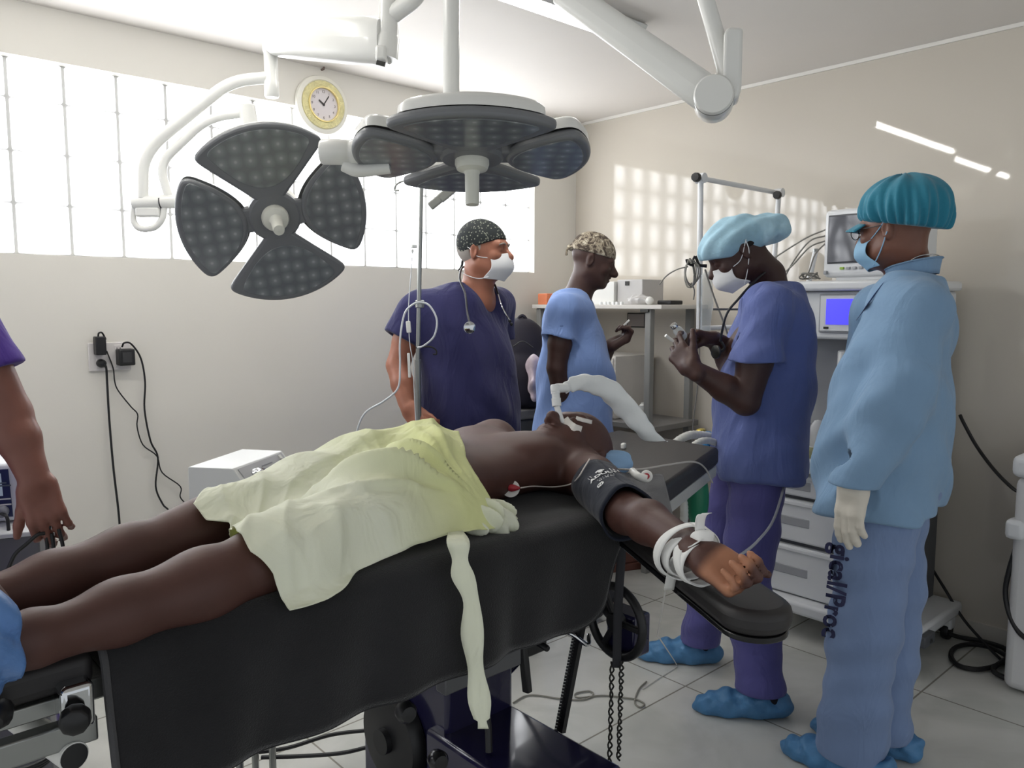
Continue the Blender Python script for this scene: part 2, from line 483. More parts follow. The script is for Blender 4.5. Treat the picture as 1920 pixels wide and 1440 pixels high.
# glass block window: bright blocks in pale joints
win = thing('window_1', None, None, ((WX0 + WX1) / 2, WY + .04, WZ0)); win['kind'] = 'structure'
M_joint = mat('window_joint', (165, 164, 160), rough=.9)
def block_material():
    m = mat('daylit_glass_block', (240, 244, 248), rough=.15, emit=(250, 252, 255), estr=1.0)
    N, L, b = nodes_of(m)
    tc = N.new('ShaderNodeTexCoord'); n = N.new('ShaderNodeTexNoise'); n.inputs['Scale'].default_value = 2.2; n.inputs['Detail'].default_value = 3
    L.new(tc.outputs['Object'], n.inputs['Vector'])
    # each hollow block is brightest in its middle and dims towards its joints
    sx = N.new('ShaderNodeSeparateXYZ'); L.new(tc.outputs['Object'], sx.inputs[0])
    def mth(op, a, b_=None):
        k = N.new('ShaderNodeMath'); k.operation = op
        for i, v in enumerate((a, b_)):
            if v is None: continue
            if isinstance(v, (int, float)): k.inputs[i].default_value = v
            else: L.new(v, k.inputs[i])
        return k.outputs[0]
    gx_ = mth('ABSOLUTE', mth('SINE', mth('MULTIPLY', mth('SUBTRACT', sx.outputs[0], WX1), PI / .1875)))
    gz_ = mth('ABSOLUTE', mth('SINE', mth('MULTIPLY', mth('SUBTRACT', sx.outputs[2], WZ0), PI / .19)))
    k = mth('MULTIPLY', mth('POWER', gx_, 2.2), mth('POWER', gz_, .8))
    e_ = mth('ADD', mth('MULTIPLY', k, 9.5), 1.5)
    L.new(mth('MULTIPLY', e_, mth('ADD', n.outputs['Fac'], .5)), b.inputs['Emission Strength'])
    return m
bl = MB(); jt = MB(); g = .013; gz = .006
nx = int((WX1 - WX0) / .1875) + 1
xc = [WX1 - .1875 * k for k in range(nx + 1)]
rows = [WZ0 + .003, WZ0 + .19, WZ0 + .19 * 2, WZ0 + .19 * 3, WZ1]
for k in range(nx):
    x1, x0 = xc[k] - g / 2, max(xc[k + 1], WX0) + g / 2
    if x1 - x0 < .02: continue
    for j in range(4):
        z0, z1 = rows[j] + gz / 2, rows[j + 1] - gz / 2; c = .006
        ring = []
        for cx, cz, a0 in ((x1 - c, z0 + c, -90), (x1 - c, z1 - c, 0), (x0 + c, z1 - c, 90), (x0 + c, z0 + c, 180)):
            for q in range(4):
                a = math.radians(a0 + q * 30); ring.append((cx + c * math.cos(a), cz + c * math.sin(a)))
        n = len(ring); mx_, mz = (x0 + x1) / 2, (z0 + z1) / 2
        vs = [(a, WY + .055, b) for a, b in ring] + [(a, WY + .04, b) for a, b in ring] + [(mx_ + (a - mx_) * .9, WY + .032, mz + (b - mz) * .9) for a, b in ring]
        fs = [(i, (i + 1) % n, n + (i + 1) % n, n + i) for i in range(n)] + [(n + i, n + (i + 1) % n, 2 * n + (i + 1) % n, 2 * n + i) for i in range(n)] + [tuple(2 * n + i for i in range(n))]
        bl.add(vs, fs)
bl.build('glass_blocks', block_material(), win, smooth=30)
MB().box(((WX0 + WX1) / 2, WY + .065, (WZ0 + WZ1) / 2), (WX1 - WX0 - .002, .035, WZ1 - WZ0 - .002)).build('window_joints', M_joint, win)

# white line where side wall and ceiling meet, skirting
tag(MB().box((WX - .006, (Y0 + WY) / 2, CEIL - .009), (.012, WY - Y0 - .02, .016)).build('trim_1', M_trim), kind='structure')
tag(MB().box((WX - .006, (Y0 + WY) / 2, .034), (.012, WY - Y0 - .02, .066)).build('baseboard_right', mat('skirting', (208, 204, 196), rough=.2)), kind='structure')
tag(MB().box(((X0 + WX) / 2, WY - .006, .034), (WX - X0 - .03, .012, .066)).build('baseboard_back', MATS['skirting']), kind='structure')

# ------------------------------------------------------------------ light
wd = bpy.data.worlds.new('room_light'); SC.world = wd; wd.use_nodes = True
wd.node_tree.nodes['Background'].inputs[0].default_value = (.92, .96, 1, 1)
wd.node_tree.nodes['Background'].inputs[1].default_value = .8
M_tube = mat('lit_tube', (255, 255, 255), emit=(255, 252, 246), estr=55.)
M_metalwhite = mat('white_enamel', (222, 223, 220), rough=.3)
def fluorescent(x0, x1, y, label):
    t = thing('fluorescent_light', label, 'light', ((x0 + x1) / 2, y, CEIL), group='ceiling fluorescents')
    b = MB(); L_ = x1 - x0
    prof = [(-.075, -.012), (-.05, -.05), (-.018, -.028), (.018, -.028), (.05, -.05), (.075, -.012), (.06, 0), (-.06, 0)]
    b.prism(prof, (x0, y, CEIL), (0, 1, 0), (0, 0, 1), (L_, 0, 0)); b.build('housing', M_metalwhite, t, bev=.002)
    MB().tube([(x0 + .03, y, CEIL - .047), (x1 - .03, y, CEIL - .047)], .014, 14).build('tube', M_tube, t)
    for x in (x0 + .012, x1 - .012): MB().box((x, y, CEIL - .045), (.02, .05, .05)).build('end_cap', M_metalwhite, t, bev=.004)
    return t
fluorescent(1.24, 2.53, 2.08, 'lit ceiling fluorescent fitting behind the heavy white arm')
fluorescent(-.25, 1.02, 2.17, 'lit ceiling fluorescent fitting further left, above the power sockets')

# ------------------------------------------------------------------ camera
cam = bpy.data.cameras.new('camera'); co = bpy.data.objects.new('camera', cam); COL.objects.link(co); SC.camera = co
cam.sensor_width = 36; cam.lens = FOC / 1920 * 36; cam.clip_start = .05
z = -(FWD * CP - UPZ * SP); y = FWD * SP + UPZ * CP; x = RGT
Mx = Matrix((x, y, z)).transposed().to_4x4(); Mx.translation = V(CAM0); co.matrix_world = Mx
SC.view_settings.view_transform = 'Standard'; SC.view_settings.look = 'None'
SC.view_settings.gamma = 1; SC.view_settings.exposure = 0; SC.view_settings.use_curve_mapping = False
# ------------------------------------------------------------------ surgical lights and their ceiling arms
M_arm = mat('arm_enamel', (225, 225, 221), rough=.28, coat=.2)
M_rim = mat('lamp_grey_plastic', (112, 114, 117), rough=.38)
M_seam = mat('dark_seam', (52, 52, 50), rough=.6)
M_grip = mat('lamp_grip', (214, 214, 204), rough=.4)
def lens_material():
    m = mat('lamp_lens_panel', (58, 62, 66), rough=.2, spec=.6); N, L, b = nodes_of(m)
    tc = N.new('ShaderNodeTexCoord'); vo = N.new('ShaderNodeTexVoronoi'); vo.inputs['Scale'].default_value = 24; vo.inputs['Randomness'].default_value = .25
    vo.voronoi_dimensions = '2D'
    L.new(tc.outputs['Object'], vo.inputs['Vector'])
    r = N.new('ShaderNodeValToRGB'); e = r.color_ramp.elements
    e[0].position = .06; e[0].color = lin((156, 160, 160)) + (1,); e[1].position = .55; e[1].color = lin((106, 110, 113)) + (1,)
    k = r.color_ramp.elements.new(.14); k.color = lin((132, 136, 137)) + (1,)
    k = r.color_ramp.elements.new(.36); k.color = lin((116, 121, 123)) + (1,)
    L.new(vo.outputs['Distance'], r.inputs[0]); L.new(r.outputs[0], b.inputs['Base Color'])
    return m
M_lens = lens_material()
def petal_outline(R, r0, gap, inset=0., corner=.035, nose=.05):
    # leaf between two diagonal slots: outer arc, straight flanks, rounded inner nose; about +x of the lamp plane
    def inside(x, y): return max(math.hypot(x, y) - R, (abs(y) - x) / math.sqrt(2) + gap, r0 - x + (y * y) / (2 * nose) * .55) + inset
    c = (R * .62, 0); out = []
    for k in range(72):
        a = 2 * PI * k / 72; lo_, hi_ = 0., .4
        for _ in range(24):
            m_ = (lo_ + hi_) / 2
            if inside(c[0] + m_ * math.cos(a), m_ * math.sin(a)) < 0: lo_ = m_
            else: hi_ = m_
        out.append(V((c[0] + lo_ * math.cos(a), lo_ * math.sin(a), 0)))
    n = len(out)
    cum = [0.]                                           # even spacing, then soften the corners
    for i in range(n): cum.append(cum[-1] + (out[(i + 1) % n] - out[i]).length)
    N = 84; ev = []; j = 0
    for k in range(N):
        s_ = cum[-1] * k / N
        while cum[j + 1] < s_: j += 1
        t = (s_ - cum[j]) / max(cum[j + 1] - cum[j], 1e-9); ev.append(out[j].lerp(out[(j + 1) % n], t))
    for _ in range(max(2, int((corner / (cum[-1] / N)) ** 2 * .45))): ev = [(ev[i - 1] + ev[i] * 2 + ev[(i + 1) % N]) / 4 for i in range(N)]
    return [(p.x, p.y) for p in ev]
def lamp_head(t, roll, R=.278):
    # local frame: +z is where the light shines, back of the head at z<0
    for q in range(4):
        a = math.radians(roll + 90 * q); cx, cy = (math.cos(a), math.sin(a), 0), (-math.sin(a), math.cos(a), 0)
        big = q % 2 == 0
        o = petal_outline(R, -.02 if big else .078, .0115)
        MB().prism(o, (0, 0, -.012), cx, cy, (0, 0, .024)).build('petal_rim', M_rim, t, bev=.009, seg=3, local=True)
        sh = petal_outline(R - .003, .07, .0135)
        s = MB(); n = len(sh); ctr = np.mean(sh, 0)
        lay = [(-.012, 1.), (-.030, .985), (-.042, .90), (-.046, .72)]
        vs = [(V(cx) * (ctr[0] + (x - ctr[0]) * f) + V(cy) * (ctr[1] + (y - ctr[1]) * f) + V((0, 0, z))) for z, f in lay for x, y in sh]
        fs = [(i * n + j, i * n + (j + 1) % n, (i + 1) * n + (j + 1) % n, (i + 1) * n + j) for i in range(3) for j in range(n)] + [tuple(3 * n + j for j in range(n))]
        s.add(vs, [f[::-1] for f in fs]); s.build('petal_shell', M_arm, t, local=True, smooth=50)
        ins = petal_outline(R, .076 if big else .078, .0115, inset=.017, corner=.02)
        MB().prism(ins, (0, 0, .0), cx, cy, (0, 0, .0135)).build('lens_panel', M_lens, t, local=True, bev=.0015)
    MB().lathe([(.072, -.03), (.078, -.02), (.078, .004), (.07, .0125), (0, .0125)], n=36).build('hub', M_rim, t, local=True)
    for q in (1, 3):
        a = math.radians(roll + 90 * q)
        MB().box((math.cos(a) * .08, math.sin(a) * .08, -.008), (.05, .075, .03), Matrix.Rotation(a, 3, 'Z')).build('petal_bracket', M_rim, t, local=True, bev=.006)
    MB().lathe([(0, -.08), (.03, -.08), (.07, -.072), (.082, -.05), (.075, -.03)]).build('back_cover', M_arm, t, local=True)
    g = MB().lathe([(.040, .010), (.0405, .022), (.036, .034), (.020, .040), (.017, .046), (.0165, .11), (.0155, .118), (0, .12)], n=28)
    g.build('handle', M_grip, t, local=True, smooth=35)
def frame_quat(z, xhint):
    z = V(z).normalized(); x = V(xhint); x = (x - z * x.dot(z)).normalized(); y = z.cross(x)
    return Matrix((x, y, z)).transposed().to_quaternion()
def P3(px, py, F): return V(G(px, py, F))

# --- left light: faces the camera, tipped down, in a double tube yoke
cL = P3(515, 405, 2.42)
view = (V(CAM0) - cL).normalized()
nL = (view * .90 - V((0, 0, 1)) * .36 + V(RGT) * .10).normalized()
tL = thing('surgical_light', 'grey four-petal surgical light facing forward beside the wall clock, on a bent tube yoke', 'lamp', cL,
           rot=frame_quat(nL, V(RGT) - V((0, 0, 1)) * 0), group='surgical lights')
lamp_head(tL, 93)
F0 = 2.50
b = MB().tube(bent([P3(508, 145, F0), P3(432, 152, F0), P3(290, 268, F0), P3(268, 305, F0), P3(268, 372, F0)], .11, 7), .018, 14)
b.build('outer_yoke_tube', M_arm, tL)
b = MB().tube(bent([P3(318, 374, F0), P3(298, 308, F0), P3(388, 222, F0), P3(462, 211, F0 + .02)], .09, 7), .0135, 14)
b.build('inner_yoke_tube', M_arm, tL)
MB().lathe([(.018, 0), (.021, .006), (.021, .135), (.018, .14)], P3(250, 381, F0), P3(334, 377, F0) - P3(250, 381, F0)).build('yoke_joint', M_arm, tL)
MB().lathe([(.0214, 0), (.0214, .004)], P3(302, 379, F0), P3(334, 377, F0) - P3(250, 381, F0)).build('seam_ring', M_seam, tL)
MB().tube(spline([P3(252, 388, F0), P3(250, 412, F0), P3(262, 428, F0), P3(288, 427, F0), P3(304, 410, F0), P3(308, 390, F0)], 6), .010, 10).build('yoke_grip', M_arm, tL)
b = MB(); b.box(P3(279, 398, F0), (.075, .03, .03), Matrix.Rotation(-.74, 3, 'Z')); b.build('grip_plate', M_arm, tL, bev=.006)
MB().lathe([(.022, -.036), (.026, -.032), (.026, .036), (.022, .04)], P3(466, 222, F0 + .02), P3(463, 200, F0 + .02) - P3(471, 248, F0 + .02)).build('swivel', M_arm, tL)
MB().tube([P3(470, 240, F0 + .03), cL - nL * .07], .018, 12).build('swivel_neck', M_arm, tL)
# vertical joint, horizontal spring arm, elbow at the ceiling side
MB().lathe([(.019, -.10), (.022, -.095), (.022, -.052), (.0205, -.05), (.0205, .03), (.024, .04), (.024, .085)], P3(508, 120, F0), (0, 0, 1)).build('drop_joint', M_arm, tL)
e0, e1 = P3(506, 72, F0), P3(722, 78, 2.28)
b = MB(); d = (e1 - e0).normalized(); sd = d.cross(V((0, 0, 1))).normalized()
rows = []
for t_, hw, hh, dz in ((0, .030, .040, 0), (.05, .038, .052, 0), (.3, .040, .058, 0), (.6, .042, .062, 0), (.93, .043, .064, 0), (1., .036, .058, 0)):
    c = e0.lerp(e1, t_); ring = []
    for k in range(20):
        a = 2 * PI * k / 20; s_ = lambda v: math.copysign(abs(v) ** .55, v)
        ring.append(c + sd * hw * s_(math.cos(a)) + V((0, 0, 1)) * hh * s_(math.sin(a)))
    rows.append(ring + [ring[0]])
b.grid(rows); n = 21
b.f += [tuple(range(20))[::-1], tuple(5 * n + k for k in range(20))]; b.mi += [0, 0]
b.build('spring_arm', M_arm, tL, smooth=60)
F1 = 2.28
b = MB().tube(bent([P3(722, 110, F1), P3(728, 58, F1), P3(728, 22, F1), P3(730, -40, F1)], .02), [.036, .034, .030, .030, .030, .030, .030, .028, .028, .027, .027, .027, .027, .026, .026, .026][:16], 16)
b.build('elbow_post', M_arm, tL, smooth=50)
b = MB(); b.bar(P3(716, 88, F1 - .02), P3(716, 118, F1 - .02), .05, .03, up=RGT); b.build('elbow_cover', M_arm, tL, bev=.008)
b = MB(); b.bar(P3(706, 117, F1 - .045), P3(722, 121, F1 - .045), .006, .012); b.build('elbow_slot', M_seam, tL)
hubc = V((1.30, 1.66, CEIL))
tubA, tubB = P3(846, 230, 2.16), V((hubc.x, hubc.y, 2.47))
def on_tube(z): return tubA.lerp(tubB, (z - tubA.z) / (tubB.z - tubA.z))
MB().tube(bent([P3(734, 30, F1), P3(790, -12, 2.24), on_tube(2.40) + V((-.062, .0, 0))], .06), .025, 14).build('reach_arm', M_arm, tL)

# --- right light: hangs level over the patient
cR = P3(885, 291, 1.90)
vR = (V(CAM0) - cR); vR.z = 0; vR.normalize()
nR = (V((0, 0, -1)) * math.cos(math.radians(8)) + vR * math.sin(math.radians(8))).normalized()
tR = thing('surgical_light', 'level four-petal surgical light seen from below, over the patient in the middle of the room', 'lamp', cR,
           rot=frame_quat(nR, -vR), group='surgical lights')
lamp_head(tR, 0)
lR = P3(668, 285, 1.93)
ax = V(RGT)
MB().lathe([(.026, -.085), (.030, -.08), (.030, -.02), (.0285, -.018), (.0285, -.012), (.030, -.01), (.030, .03), (.022, .05)], lR, ax).build('pivot', M_arm, tR)
MB().tube(bent([lR - ax * .03 + V((0, 0, -.03)), lR + V((0, .0, -.045)), lR + ax * .08 + V((0, 0, -.035))], .02), .016, 12).build('pivot_neck', M_arm, tR)
MB().tube([P3(846, 230, 2.16), V((hubc.x, hubc.y, 2.47))], .0215, 18).build('drop_tube', M_arm, tR)
b = MB().tube(bent([P3(846, 228, 2.16), P3(846, 262, 2.16), P3(800, 292, 2.14), P3(700, 292, 1.99), P3(664, 288, 1.95)], .05), .018, 12)
b.build('yoke_tube', M_arm, tR)
b = MB(); b.bar(P3(806, 388, 2.2), P3(826, 372, 2.2), .022, .018, up=FWD); b.bar(P3(824, 374, 2.2), P3(850, 352, 2.2), .026, .012, up=FWD)
b.build('rear_grip', mat('grip_grey', (168, 168, 162), rough=.4), tR, bev=.004)

# --- bare heavy arm to the right with its elbow
tA = thing('support_arm', 'heavy white jointed ceiling arm with round elbow cap, right of the surgical lights', 'arm', hubc)
FA = 1.75
a0, a1 = P3(1058, -14, 1.93), P3(1338, 186, FA)
b = MB(); d = (a1 - a0).normalized(); sd = d.cross(V((0, 0, 1))).normalized(); up = sd.cross(d)
rows = []
for t_, hw, hh in ((0, .030, .033), (.5, .032, .035), (.85, .034, .038), (1., .036, .038), (1.02, .034, .034)):
    c = a0.lerp(a1, t_); ring = []
    for k in range(20):
        a = 2 * PI * k / 20; s_ = lambda v: math.copysign(abs(v) ** .6, v)
        ring.append(c + sd * hw * s_(math.cos(a)) + up * hh * s_(math.sin(a)))
    rows.append(ring + [ring[0]])
b.grid(rows); n = 21; b.f += [tuple(range(20))[::-1], tuple(4 * n + k for k in range(20))]; b.mi += [0, 0]
b.build('spring_arm', M_arm, tA, smooth=60)
view = (V(CAM0) - a1).normalized(); hv = V((view.x, view.y, 0)).normalized()
MB().lathe([(.040, -.045), (.042, -.04), (.042, .04), (.038, .046), (0, .047)], a1, hv, n=36).build('elbow_cap', M_arm, tA)
b = MB().lathe([(.0424, .034), (.0424, .037)], a1, hv, n=36); b.build('elbow_seam', M_seam, tA)
b = MB(); c = P3(1374, 150, FA); 
b.prism([(-.022, -.052), (.012, -.045), (.018, -.02), (.018, .098), (-.012, .10), (-.022, .09)], c - hv * .034, RGT, (0, 0, 1), hv * .068); b.build('elbow_block', M_arm, tA, bev=.008)
rt0, rt1 = P3(1360, 126, FA), P3(1318, -20, FA + .02); rt2 = rt0 + (rt1 - rt0) * ((CEIL - .012 - rt0.z) / (rt1.z - rt0.z))
MB().lathe([(.0, -.026), (.055, -.026), (.06, -.012), (.06, -.002), (0, -.002)], V((rt2.x, rt2.y, CEIL)), (0, 0, 1), n=30).build('ceiling_plate', M_arm, tA)
MB().tube([P3(1366, 150, FA), rt0, rt1, rt2], [.022, .019, .017, .017], 16).build('reach_tube', M_arm, tA)
b = MB().lathe([(.10, -.002), (.10, -.03), (.08, -.045), (.03, -.05), (.03, -.002), (.10, -.002)], hubc, (0, 0, 1), n=40)
b.build('ceiling_plate', M_arm, tA)
MB().tube([on_tube(2.345) + V((.045, -.045, 0)), on_tube(2.345) + V((.06, -.06, -.01)), a0], .022, 14).build('hub_link', M_arm, tA)
MB().lathe([(.0245, -.03), (.055, -.03), (.055, .03), (.0245, .03), (.0245, -.03)], on_tube(2.345), (0, 0, 1), n=36).build('collar', M_arm, tA)
MB().lathe([(.0245, -.022), (.055, -.022), (.055, .022), (.0245, .022), (.0245, -.022)], on_tube(2.40), (0, 0, 1), n=36).build('collar', M_arm, tL)
# ------------------------------------------------------------------ operating table
ZT = .95                                                # top of the mattress pads
M_pad = mat('black_vinyl', (38, 36, 37), rough=.5, bump=.08, bscale=60)
M_steel = mat('brushed_steel', (150, 152, 150), rough=.3, metal=.85)
M_chrome = mat('chrome', (200, 202, 204), rough=.08, metal=1)
M_navy = mat('navy_enamel', (30, 28, 58), rough=.16, coat=.3)
M_black = mat('black_plastic', (24, 24, 26), rough=.42)
M_blacksh = mat('black_gloss', (20, 20, 22), rough=.2)
tb = thing('operating_table', 'black padded operating table on a navy column, under the patient and grey blanket', 'table', (1.15, 1.4, 0))
def pad(poly, z0, z1, name):
    MB().prism(poly, (0, 0, z0), (1, 0, 0), (0, 1, 0), (0, 0, z1 - z0)).build(name, M_pad, tb, bev=.014, seg=3)
pad([(-.55, 1.098), (.262, 1.104), (.262, 1.49), (-.55, 1.47)], ZT - .050, ZT - .004, 'leg_pad')
pad([(.275, 1.106), (.5, 1.09), (1.30, 1.075), (1.52, 1.12), (1.55, 1.69), (.9, 1.66), (.275, 1.50)], ZT - .050, ZT - .004, 'back_pad')
pad([(1.53, 1.155), (2.140, 1.384), (2.177, 1.828), (1.56, 1.73)], ZT - .058, ZT, 'head_pad')
MB().prism([(1.54, 1.168), (2.134, 1.388), (2.170, 1.822), (1.57, 1.72)], (0, 0, ZT - .093), (1, 0, 0), (0, 1, 0), (0, 0, .0345)).build('head_plate', mat('pale_metal', (186, 186, 182), rough=.35, metal=.2), tb, bev=.003)
MB().prism([(-.55, 1.13), (.3, 1.13), (1.5, 1.13), (1.53, 1.66), (.9, 1.63), (.28, 1.47), (-.55, 1.45)], (0, 0, ZT - .082), (1, 0, 0), (0, 1, 0), (0, 0, .032)).build('frame_plate', M_steel, tb, bev=.003)
for y in (1.118,):
    MB().bar((-.55, y - .008, ZT - .064), (.256, y - .004, ZT - .064), .012, .022).build('side_rail', M_steel, tb, bev=.002)
MB().bar((-.55, 1.112, ZT - .108), (.262, 1.116, ZT - .108), .024, .034).build('lower_rail', M_steel, tb, bev=.003)
MB().bar(GY(826, 1284, 1.12), GY(968, 1226, 1.12), .03, .035).build('under_rail', mat('dark_steel', (92, 93, 96), rough=.4, metal=.5), tb, bev=.003)
# clamp with black knob on the near rail
b = MB(); b.box(GY(140, 1318, 1.095), (.040, .040, .060)); b.build('clamp', M_chrome, tb, bev=.008, seg=3)
b = MB().lathe([(.009, 0), (.017, .003), (.019, .009), (.018, .022), (.011, .027), (0, .028)], GY(143, 1338, 1.072), nrm(A(-.35, -1, -.1)), n=9); b.build('clamp_knob', M_black, tb, bev=.002)
b = MB().lathe([(.009, 0), (.014, .004), (.016, .022), (.009, .036), (0, .038)], GY(4, 1325, 1.09), nrm(A(-.4, -1, -.1)), n=12); b.build('rail_knob', M_black, tb)
# white tube of the undercarriage, open black end towards the camera
ta, tb2 = GY(139, 1419, 1.10), GY(22, 1338, 1.30)
MB().tube([tb2, ta], .0185, 24).build('white_tube', M_white, tb)
MB().lathe([(.0168, -.001), (.0168, .0015)], ta, nrm(ta - tb2), n=24).build('tube_plug', M_black, tb)
# column and housing
MB().box((1.12, 1.52, .52), (.20, .36, .70)).build('column', M_navy, tb, bev=.012)
MB().box((1.11, 1.20, .22), (.22, .40, .44)).build('housing', M_navy, tb, bev=.01)
MB().box((1.10, 1.45, .045), (.80, .66, .09)).build('base_plate', M_navy, tb, bev=.02)
MB().lathe([(.105, 0), (.112, .006), (.112, .03), (.106, .04), (.03, .045), (.03, .06), (0, .06)], GX(752, 1375, 1.022), (-1, 0, 0), n=40).build('gear_cover', M_black, tb)
MB().tube(spline([(1.0, 1.30, .72), (1.03, 1.26, .62), (1.05, 1.24, .52), (1.04, 1.22, .445)], 6), .008, 8).build('brake_hose', M_black, tb)
for q, (px, py) in enumerate(((755, 1330), (815, 1420))):
    c = V(GY(px, py, 1.16)); MB().lathe([(.008, 0), (.018, .004), (.02, .02), (.014, .03), (0, .031)], c, nrm(A(-.2, -1, .1)), n=14).build('base_knob', M_blacksh if q else M_black, tb)
b = MB(); c0, c1 = V(GX(1090, 1172, 1.36)), V(GX(1052, 1372, 1.30))
b.bar(c0, c1, .018, .014, up=(1, 0, 0)); d = (c1 - c0)
for k in range(34): b.box(c0 + d * ((k + .5) / 34) - V(RGT) * .012, (.010, .007, .0035), Matrix.Rotation(-YAW, 3, 'Z'))
b.build('gear_rack', M_black, tb)
MB().bar(GX(977, 1180, 1.16), GX(989, 1298, 1.16), .015, .02, up=(0, 1, 0)).build('lever', M_black, tb, bev=.003)
MB().lathe([(.0075, 0), (.0075, .045), (.006, .048)], GX(1000, 1200, 1.2), nrm(GX(1034, 1221, 1.2) - GX(1000, 1200, 1.2)), n=14).build('pin', M_black, tb)
b = MB(); b.box(GX(992, 1190, 1.22), (.07, .05, .08)); b.build('lever_block', M_black, tb, bev=.004)
MB().tube(spline([GX(955, 1262, 1.30), GX(1000, 1215, 1.31), GX(1030, 1188, 1.32), GX(1066, 1186, 1.33), GX(1100, 1208, 1.36), GX(1104, 1190, 1.38)], 8), .006, 12).build('curved_rail', M_chrome, tb)
# hand wheel
wc = V(GX(1155, 1165, 1.37)); b = MB(); wn = V(nrm(A(1, -.06, 0))); wx = V((0, 0, 1)).cross(wn).normalized(); wz = V((0, 0, 1))
ring = [wc + (wx * math.cos(a) + wz * math.sin(a)) * .082 for a in (2 * PI * k / 48 for k in range(48))]
b.tube(ring, .0105, 12, closed=True)
hw = b.build('hand_wheel', M_black, tb)
for a in (60, 180, 300):
    a = math.radians(a); MB().bar(wc, wc + (wx * math.cos(a) + wz * math.sin(a)) * .078, .014, .012, up=wn).build('spoke', M_black, hw, bev=.003)
MB().lathe([(.0, -.012), (.02, -.012), (.022, 0), (.02, .014), (0, .016)], wc, wn, n=20).build('wheel_hub', M_black, hw)
MB().box(wc + V((.045, .0, -.035)), (.06, .085, .10)).build('gear_box', M_navy, tb, bev=.006)
MB().tube([wc, wc + V((.05, .12, .02))], .012, 12).build('wheel_shaft', M_black, tb)
MB().bar(wc + V((.05, .12, -.03)), (1.42, 1.40, .82), .05, .05, up=(1, 0, 0)).build('wheel_bracket', M_black, tb, bev=.004)

# dark strap over the edge, ending in twisted cords
st = thing('strap', 'dark strap hanging over the hand wheel with long twisted cord ends', 'strap', GX(1158, 1000, 1.335))
pts = [V(GX(px, py, 1.345 - .0 * k)) for k, (px, py) in enumerate(((1150, 985), (1163, 1003), (1165, 1040), (1161, 1100), (1158, 1160), (1157, 1215), (1156, 1252)))]
ribbon(spline(pts, 5), .020, RGT, 'webbing', mat('dark_webbing', (46, 46, 50), rough=.9, bump=.3, bscale=500), st)
for q, (xa, ya, xb, yb) in enumerate(((1148, 1240, 1142, 1470), (1166, 1240, 1160, 1424))):
    a, e = V(GX(xa, ya, 1.345)), V(GX(xb, yb, 1.345)); b = MB()
    for s_ in (0, PI):
        p = []
        for k in range(60):
            t = k / 59; ph = t * 46 + s_; r_ = .0042 * (.6 + .6 * abs(math.sin(t * 11)))
            p.append(a.lerp(e, t) + V(RGT) * r_ * math.cos(ph) + V(FWD) * r_ * math.sin(ph))
        b.tube(p, .0022, 6)
    b.build('cord', mat('black_cord', (38, 37, 34), rough=.8), st)

# arm board sticking out towards the camera
ab = thing('arm_board', 'black padded arm board with rounded end under the outstretched forearm', 'arm board', (1.12, .78, ZT - .05))
a0, a1 = GZ(1190, 968, ZT - .01) * A(1, 1, 0), GZ(1413, 1126, ZT - .01) * A(1, 1, 0); d = nrm(a1 - a0); s_ = np.cross(UPZ, d)
def capsule(w):
    pl = [tuple((a0 + s_ * w)[:2]), tuple((a0 - s_ * w)[:2])]
    for k in range(17):
        a = -PI / 2 + PI * k / 16; q = a1 + d * math.cos(a) * w * 1.0 + s_ * math.sin(a) * w; pl.append(tuple(q[:2]))
    return pl
MB().prism(capsule(.058), (0, 0, ZT - .048), (1, 0, 0), (0, 1, 0), (0, 0, .040)).build('pad', M_pad, ab, bev=.014, seg=3)
MB().prism(capsule(.053), (0, 0, ZT - .058), (1, 0, 0), (0, 1, 0), (0, 0, .0095)).build('board', M_blacksh, ab, bev=.002)
MB().bar((a0[0] - .01, a0[1] - .03, ZT - .064), (a0[0] + .03, a0[1] + .05, ZT - .064), .05, .010).build('bracket', M_steel, ab, bev=.002)

